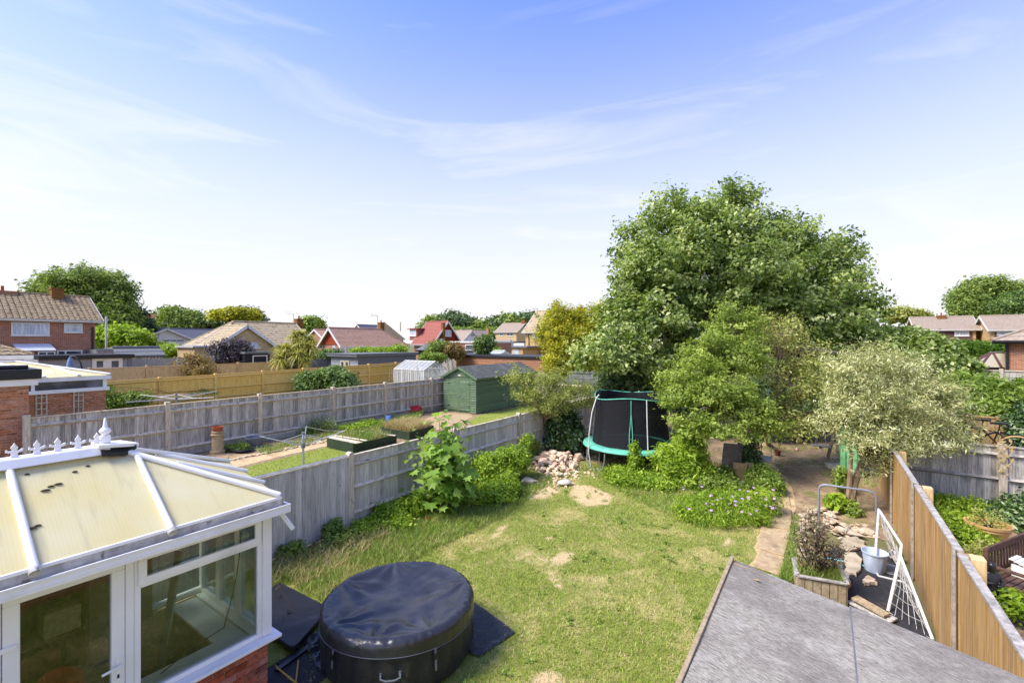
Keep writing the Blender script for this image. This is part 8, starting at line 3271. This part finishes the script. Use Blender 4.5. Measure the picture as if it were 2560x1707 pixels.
# ================================================================== SHRUBS AND HEDGES
shrub('smoke_bush', 'dark grey purple smoke bush behind the tan fence', aim(575, 42), [B(560, 885, 42, 34, 24), B(590, 872, 42, 28, 22), B(600, 895, 42, 24, 18)], 'leaf_smoke', 190, 46, .3, .26, .5, cat='shrub', sr=.04)
shrub('bronze_bush', 'brownish thin bush between yellow and tan fences', aim(480, 34.5), [B(470, 920, 34.5, 36, 22), B(500, 905, 34.5, 24, 18), B(500, 930, 34, 36, 16), B(480, 895, 34.5, 14, 10)], 'leaf_bronze', 130, 30, .24, .16, .5, sr=.03, stems=20)
shrub('ivy_mound', 'dark green ivy mound over the yellow fence', aim(815, 33), [B(790, 955, 33, 44, 22), B(835, 945, 33, 44, 26), B(860, 965, 32.5, 34, 20), B(770, 970, 32.5, 24, 14)], 'leaf_deep', 260, 46, .2, .2, .7, sr=.04)
shrub('dark_hedge', 'dark hedge left of the slate grey studio', aim(805, 47), [B(795, 892, 47, 18, 10), B(815, 890, 47, 22, 10), B(835, 886, 47, 18, 9), B(780, 890, 47, 18, 12)], 'leaf_deep', 150, 40, .25, .24, .6, sr=.04)
shrub('front_garden_shrubs', 'low yellow green shrubs in front of the russet bungalow', aim(930, 50), [B(905, 880, 50, 26, 6), B(950, 879, 50, 26, 6), B(995, 876, 50, 20, 9)], 'leaf_bright', 130, 36, .28, .26, .5, sr=.03)
shrub('mixed_bush', 'green bush in front of the red roof house', aim(1098, 40), [B(1095, 872, 40, 22, 16), B(1080, 885, 40, 16, 10)], 'leaf_far', 120, 42, .26, .2, .5, sr=.03)
shrub('rusty_bush', 'rusty green bush right of the mixed bush', aim(1132, 40), [B(1130, 876, 40, 24, 14), B(1145, 886, 40, 16, 8)], 'leaf_bronze', 110, 42, .24, .2, .5, sr=.03)
shrub('small_dark_tree', 'small dark round tree in front of the brick flat building', aim(1210, 43), [B(1212, 858, 43, 22, 14), B(1205, 872, 43, 16, 12)], 'leaf_deep', 110, 44, .26, .22, .5, sr=.05, cat='tree')
shrub('hedge_block', 'clipped low hedge behind the greenhouse', aim(1090, 38), [B(1070, 893, 38, 18, 7), B(1095, 894, 38, 18, 7)], 'leaf_mid', 90, 40, .18, .18, .5, sr=.03)
shrub('yellow_shrub', 'small yellow shrub beside the flat yellow extension', aim(1240, 56), [B(1240, 878, 56, 7, 9)], 'leaf_bright', 40, 34, .2, .2, .5, sr=.03)
hb = [B(2302 + k * 22, 882 + (k % 2) * 3, 52, 20, 26, 14) for k in range(10)]
shrub('long_hedge', 'tall dense green hedge below the right hand houses', aim(2400, 52), hb, 'leaf_hedge', 620, 46, .35, .34, .3, sr=.06, shell=.35, axis_up=.2)
shrub('laurel_bush', 'large glossy laurel bush above the bicycles', aim(2470, 13.6) + Vector((0, .6, 0)), [B(2420, 985, 14, 50, 34), B(2480, 990, 13.8, 56, 40), B(2540, 1000, 13.6, 56, 44), B(2460, 1020, 13.4, 40, 24), B(2590, 1010, 13.4, 50, 50), B(2400, 960, 14.4, 34, 24)], 'leaf_mid', 420, 44, .16, .15, .38, sr=.03)
shrub('blue_green_shrub', 'blue green shrub at the right edge beside the bicycles', aim(2560, 11), [B(2560, 1090, 11, 34, 50), B(2575, 1050, 11, 34, 40)], 'leaf_dark', 120, 40, .12, .1, .5)
# our garden, along the left fence
shrub('fence_bush', 'bright bramble bush by the left grey fence behind the sapling', G(1240, 1212), [B(1215, 1165, 12.4, 34, 28), B(1262, 1155, 12.8, 36, 28), B(1298, 1145, 13.2, 22, 22), B(1195, 1198, 12, 30, 20), B(1250, 1192, 12.2, 40, 20), B(1320, 1105, 14, 9, 18), B(1280, 1130, 13.2, 12, 18)], 'leaf_bright', 300, 40, .11, .085, .6, group='brambles')
shrub('low_bramble', 'low trailing bramble in front of the sapling', G(1230, 1262), [B(1190, 1235, 11.4, 44, 22), B(1240, 1232, 11.4, 44, 22), B(1270, 1222, 11.7, 26, 16)], 'leaf_bright', 200, 36, .1, .075, .6)
shrub('bramble_bank', 'bank of green brambles along the foot of the left fence', G(960, 1310), [B(920, 1322, 9.6, 34, 18), B(965, 1298, 10, 36, 20), B(1010, 1278, 10.3, 36, 22), B(1045, 1262, 10.6, 30, 22), B(890, 1342, 9.4, 24, 15), B(1000, 1308, 9.9, 36, 14), B(950, 1280, 10.1, 9, 16)], 'leaf_bright', 330, 40, .09, .07, .6)
shrub('corner_weed', 'small leafy weed at the fence by the conservatory', G(735, 1395), [B(728, 1375, 8.4, 22, 20), B(830, 1325, 9.1, 20, 26), B(850, 1345, 9, 22, 20)], 'leaf_mid', 90, 30, .06, .06, .6)
shrub('straw_weed', 'yellowing weeds at the fence foot beside the brambles', G(840, 1395), [B(830, 1375, 8.9, 40, 24), B(870, 1360, 9, 30, 20), B(790, 1395, 8.5, 34, 18)], 'leaf_dull', 130, 30, .09, .07, .3, axis_up=.8)
shrub('pear_shrub', 'dark glossy evergreen shrub between yew and trampoline', G(1415, 1128), [B(1410, 1060, 16.4, 34, 34), B(1425, 1095, 16.2, 32, 34), B(1395, 1095, 16.2, 26, 30)], 'leaf_dark', 260, 44, .14, .12, .6)
shrub('fence_ferns', 'dull grassy tuft at the yew stem foot', G(1340, 1142), [B(1338, 1122, 15.6, 14, 22)], 'leaf_dull', 60, 26, .08, .12, .15, axis_up=1.5)
shrub('shade_fill_shrub', 'added dark undergrowth standing in for deep shade behind the swings', aim(1990, 18.5), [B(1900, 1010, 18.5, 60, 60), B(1980, 1015, 18.8, 60, 56), B(2060, 1010, 18.5, 56, 60), B(2120, 1010, 17.6, 40, 60), B(2190, 1030, 17, 40, 56)], 'leaf_pine', 420, 46, .22, .17, .6, sr=.03)  # dark leaf mass added to stand in for the deep shade here
shrub('back_hedge', 'dark evergreen mass behind the trampoline net', aim(1600, 20), [B(1560, 960, 20, 60, 56), B(1640, 970, 20, 60, 60), B(1720, 990, 19, 50, 60)], 'leaf_pine', 260, 46, .22, .17, .6, sr=.03)
# in front of the trampoline
shrub('buddleia', 'tall silvery green buddleia right of the trampoline', G(1712, 1205), [B(1720, 1110, 13.2, 34, 28), B(1700, 1150, 12.9, 40, 34), B(1735, 1165, 12.8, 38, 40), B(1710, 1190, 12.7, 44, 26), B(1665, 1150, 13.1, 28, 34)], 'leaf_bright', 330, 34, .12, .15, .28)
shrub('nettle_patch', 'low yellow green ground plants below the trampoline', G(1590, 1205), [B(1560, 1190, 12.9, 46, 16), B(1610, 1200, 12.7, 46, 16), B(1650, 1212, 12.4, 40, 14)], 'leaf_bright', 220, 36, .10, .075, .6)
shrub('climbing_weed', 'leafy weed climbing the front edge of the trampoline', G(1589, 1182), [B(1588, 1150, 13.1, 15, 22), B(1586, 1122, 13.1, 6, 16)], 'leaf_bright', 50, 30, .06, .08, .6)
shrub('ground_ivy', 'dark green ivy carpet in front of the grey panel', G(1790, 1210), [B(1770, 1205, 12.4, 44, 20), B(1820, 1215, 12.2, 40, 16), B(1790, 1185, 12.9, 40, 16)], 'leaf_mid', 230, 36, .09, .06, .6)
shrub('ivy_stump', 'ivy covered stump beside the grey panel', G(1875, 1180), [B(1872, 1130, 14, 22, 34), B(1880, 1160, 13.8, 20, 20)], 'leaf_dark', 110, 36, .09, .07, .6)
shrub('corner_shrub', 'round green shrub at the bend of the path', G(1912, 1230), [B(1905, 1195, 12.2, 32, 28), B(1925, 1212, 11.9, 28, 24)], 'leaf_mid', 230, 40, .08, .06, .6)
fl_ = shrub('flower_patch', 'patch of pink flowering plants at the lawn edge', G(1810, 1300), [B(1740, 1265, 10.5, 44, 24), B(1800, 1258, 10.6, 52, 30), B(1860, 1260, 10.5, 50, 32), B(1915, 1258, 10.5, 36, 34), B(1790, 1282, 10.1, 60, 20), B(1870, 1284, 10.1, 50, 20), B(1715, 1282, 10.2, 30, 16)], 'leaf_bright', 560, 36, .08, .085, .22, axis_up=1.4)
fm = MB()
for k in range(5):
 a = k * 2 * math.pi / 5
 fm.add([(0, 0, 0), (.026 * math.cos(a - .5), .026 * math.sin(a - .5), .008), (.042 * math.cos(a), .042 * math.sin(a), .012), (.026 * math.cos(a + .5), .026 * math.sin(a + .5), .008)], [(0, 1, 2), (0, 2, 3)])
flm = fm.mesh('flower', M_['petal_pink'])
Wf = world_of(fl_).inverted()
for k in range(46):
 u, v = random.uniform(1690, 1940), random.uniform(1222, 1296)
 p = AD(u, v - 8, 10.35 - (v - 1222) / 75 * .75)
 p.z = max(p.z, .2)
 piece('flower', flm, fl_, Wf @ p, (random.uniform(-.9, .2), random.uniform(-.5, .5), random.uniform(0, 6)), (.95, .95, .95))
rp = AD(1067, 1296, 10.0)
rf = thing('red_rose', 'single red flower in the grass below the sapling', 'flower', Vector((rp.x, rp.y, 0)))
m = MB()
m.tube([(rp.x, rp.y, 0), (rp.x + .02, rp.y, rp.z)], .006, 5)
m.build('stem', M_['leaf_mid'], rf)
fmr = fm.mesh('bloom', M_['petal_red'])
piece('bloom', fmr, rf, Vector((.02, 0, rp.z)), (-.6, .2, 0), (1.5, 1.5, 1.8))
piece('bloom', fmr, rf, Vector((.02, 0, rp.z + .01)), (-.4, -.2, .6), (1.2, 1.2, 2.4))
shrub('yellow_leaf_plant', 'bright leafy plant at the foot of the olive tree', G(2090, 1275), [B(2092, 1256, 10.7, 20, 16)], 'leaf_bright', 34, 16, .07, .13, .7)
shrub('trunk_weeds', 'green weeds around the olive tree base', G(2135, 1285), [B(2130, 1272, 10.5, 18, 14), B(2104, 1200, 12, 12, 30)], 'leaf_mid', 60, 30, .07, .07, .6)
# right neighbour bed
shrub('golden_groundcover', 'golden green ground cover plants beyond the brown fence', aim(2390, 10.2), [B(2345, 1262, 10.9, 36, 22), B(2380, 1275, 10.4, 40, 24), B(2430, 1275, 10.4, 44, 22), B(2400, 1315, 9.5, 40, 30), B(2420, 1350, 8.9, 34, 26), B(2450, 1360, 8.8, 30, 20)], 'leaf_bright', 420, 40, .10, .07, .5)
shrub('dark_fern_bed', 'dark leafy plants at the right edge behind the bench', aim(2550, 9.9), [B(2530, 1290, 9.8, 30, 26), B(2565, 1290, 9.7, 34, 40), B(2590, 1290, 9.6, 34, 44), B(2500, 1275, 10.3, 30, 16)], 'leaf_dark', 170, 38, .12, .1, .5)
shrub('small_white_flowers', 'small pale flowering plants beside the timber fence post', aim(2455, 8), [B(2452, 1400, 8.0, 20, 24), B(2460, 1375, 8.4, 18, 18)], 'leaf_dull', 70, 34, .06, .05, .5)
shrub('bench_weeds', 'bright green weeds under the garden bench', aim(2520, 6.6), [B(2500, 1500, 6.6, 26, 20), B(2550, 1520, 6.4, 30, 24)], 'leaf_bright', 70, 26, .07, .09, .6)
# climbers at the white conservatory and the yellow fence
shrub('wall_climber', 'dark climbing rose on the neighbouring brick wall', Vector((-24.7, onX(95, -24.7), 0)), [B(90, 1000, 18.8, 20, 16), B(120, 992, 18.8, 30, 10), B(165, 985, 18.9, 30, 8), B(95, 975, 18.8, 14, 18)], 'leaf_deep', 130, 26, .14, .13, .6, sr=.02, stems=14)
shrub('fence_climber', 'green climber on the low trellis by the yellow fence', Vector((-31.6, onX(270, -31.6), 0)), [B(230, 1008, 24, 20, 16), B(270, 1005, 24.5, 34, 16), B(320, 1000, 25, 30, 16), B(350, 995, 25.5, 24, 12)], 'leaf_mid', 180, 30, .16, .13, .6, sr=.02)
shrub('hanging_climber', 'thin climber trailing over the yellow fence top', Vector((-31.7, onX(500, -31.7), 0)), [B(490, 978, 28.6, 30, 6), B(520, 982, 28.8, 20, 6), B(265, 972, 24.4, 26, 6)], 'leaf_mid', 60, 22, .14, .12, .6, sr=.015)
shrub('tub_plants', 'trailing plants spilling from the dark shallow tub', G(590, 1130), [B(590, 1118, 16.8, 30, 8), B(560, 1165, 15.4, 26, 12)], 'leaf_mid', 70, 30, .09, .08, .5)
lv = shrub('lavender', 'thin blue flowering lavender by the dark weathered fence', G(800, 1092), [B(790, 1068, 20, 34, 20), B(820, 1062, 20, 20, 18), B(760, 1080, 19.6, 24, 12)], 'leaf_far', 110, 26, .12, .09, .25, axis_up=1.2)
P = np.array([tuple(AD(random.uniform(745, 830), random.uniform(1030, 1070), 20)) for _ in range(60)])
leaves('blossom', P, rng.normal(size=P.shape), .09, .5, M_['petal_blue'], lv)
shrub('border_plants', 'green border plants behind the first raised bed', G(905, 1070), [B(880, 1072, 20.5, 26, 8), B(910, 1066, 21, 26, 10), B(940, 1062, 21.5, 24, 8)], 'leaf_bright', 110, 32, .12, .11, .5)

# ================================================================== SYCAMORE SAPLING: real lobed leaves
sb = G(1112, 1278)
sy = thing('sycamore_sapling', 'young sycamore with large lobed leaves by the left fence', 'sapling', sb)
out = []
lob = [(0, 1.0), (.10, .72), (.17, .60), (.34, .66), (.50, .70), (.42, .50), (.38, .36), (.50, .25), (.56, .12), (.40, .06), (.22, -.02), (.06, .03)]
pts = [(p[0], p[1], .10 * p[0] - .12 * (p[1] - .3) ** 2) for p in lob] + [(-p[0], p[1], .10 * p[0] - .12 * (p[1] - .3) ** 2) for p in reversed(lob[1:])]
lmm = MB()
lmm.v = [(0, .28, -.02)] + pts
n_ = len(pts)
lmm.f = [(0, 1 + i, 1 + (i + 1) % n_) for i in range(n_)]
LM = lmm.mesh('leaf', M_['leaf_sycamore'])
m = MB()
sites = []
for k in range(7):
 tip = AD(1112 + random.uniform(-66, 56), 1062 + random.uniform(0, 130), 10.6 + random.uniform(-.4, .4))
 if k == 0:
  tip = AD(1098, 1046, 10.7)
 if k == 1:
  tip = AD(1134, 1062, 10.8)
 pth = bend(sb + Vector((random.uniform(-.1, .1), random.uniform(-.1, .1), -.03)), tip, 7, .06)
 m.tube(pth, [.022 - .0024 * q for q in range(8)], 6)
 for q in range(2, 8):
  for s in range(5):
   a = random.uniform(0, 6.28)
   L = random.uniform(.12, .36) * (1.15 - q * .08)
   e = pth[q] + Vector((math.cos(a) * L, math.sin(a) * L, random.uniform(-.02, .14)))
   sites.append((pth[q], e))
   m.tube([pth[q], e], [.004, .003], 4, cap=False)
for k in range(100):
 c = AD(1100 + random.gauss(0, 36), 1185 + random.gauss(0, 46), 10.45 + random.uniform(-.35, .35))
 if c.z > .15:
  sites.append((c - Z * .1, c))
Ws = world_of(sy).inverted()
random.shuffle(sites)
cnt = 0
for s, e in sites:
 if cnt >= 298:
  break
 d = (e - s)
 a = math.atan2(d.y, d.x) - math.pi / 2
 # leaf blades turn towards the light and droop a little
 rx = random.uniform(-.9, -.1)
 sc = random.uniform(.18, .31)
 piece('leaf', LM, sy, Ws @ e, (rx, random.uniform(-.4, .4), a + random.uniform(-.6, .6)), (sc, sc, sc))
 cnt += 1
m.build('stem', M_['bark_grey'], sy, smooth=True)
Q = np.array([tuple(AD(1104 + random.gauss(0, 32), 1180 + random.gauss(0, 50), 10.6 + random.uniform(-.3, .4))) for _ in range(520)])
Q = Q[Q[:, 2] > .12]
leaves('small_leaves', Q, rng.normal(size=Q.shape) * .5 + np.array([0.1, -.4, .8]), .15, .8, M_['leaf_mid'], sy, kind='stuff')
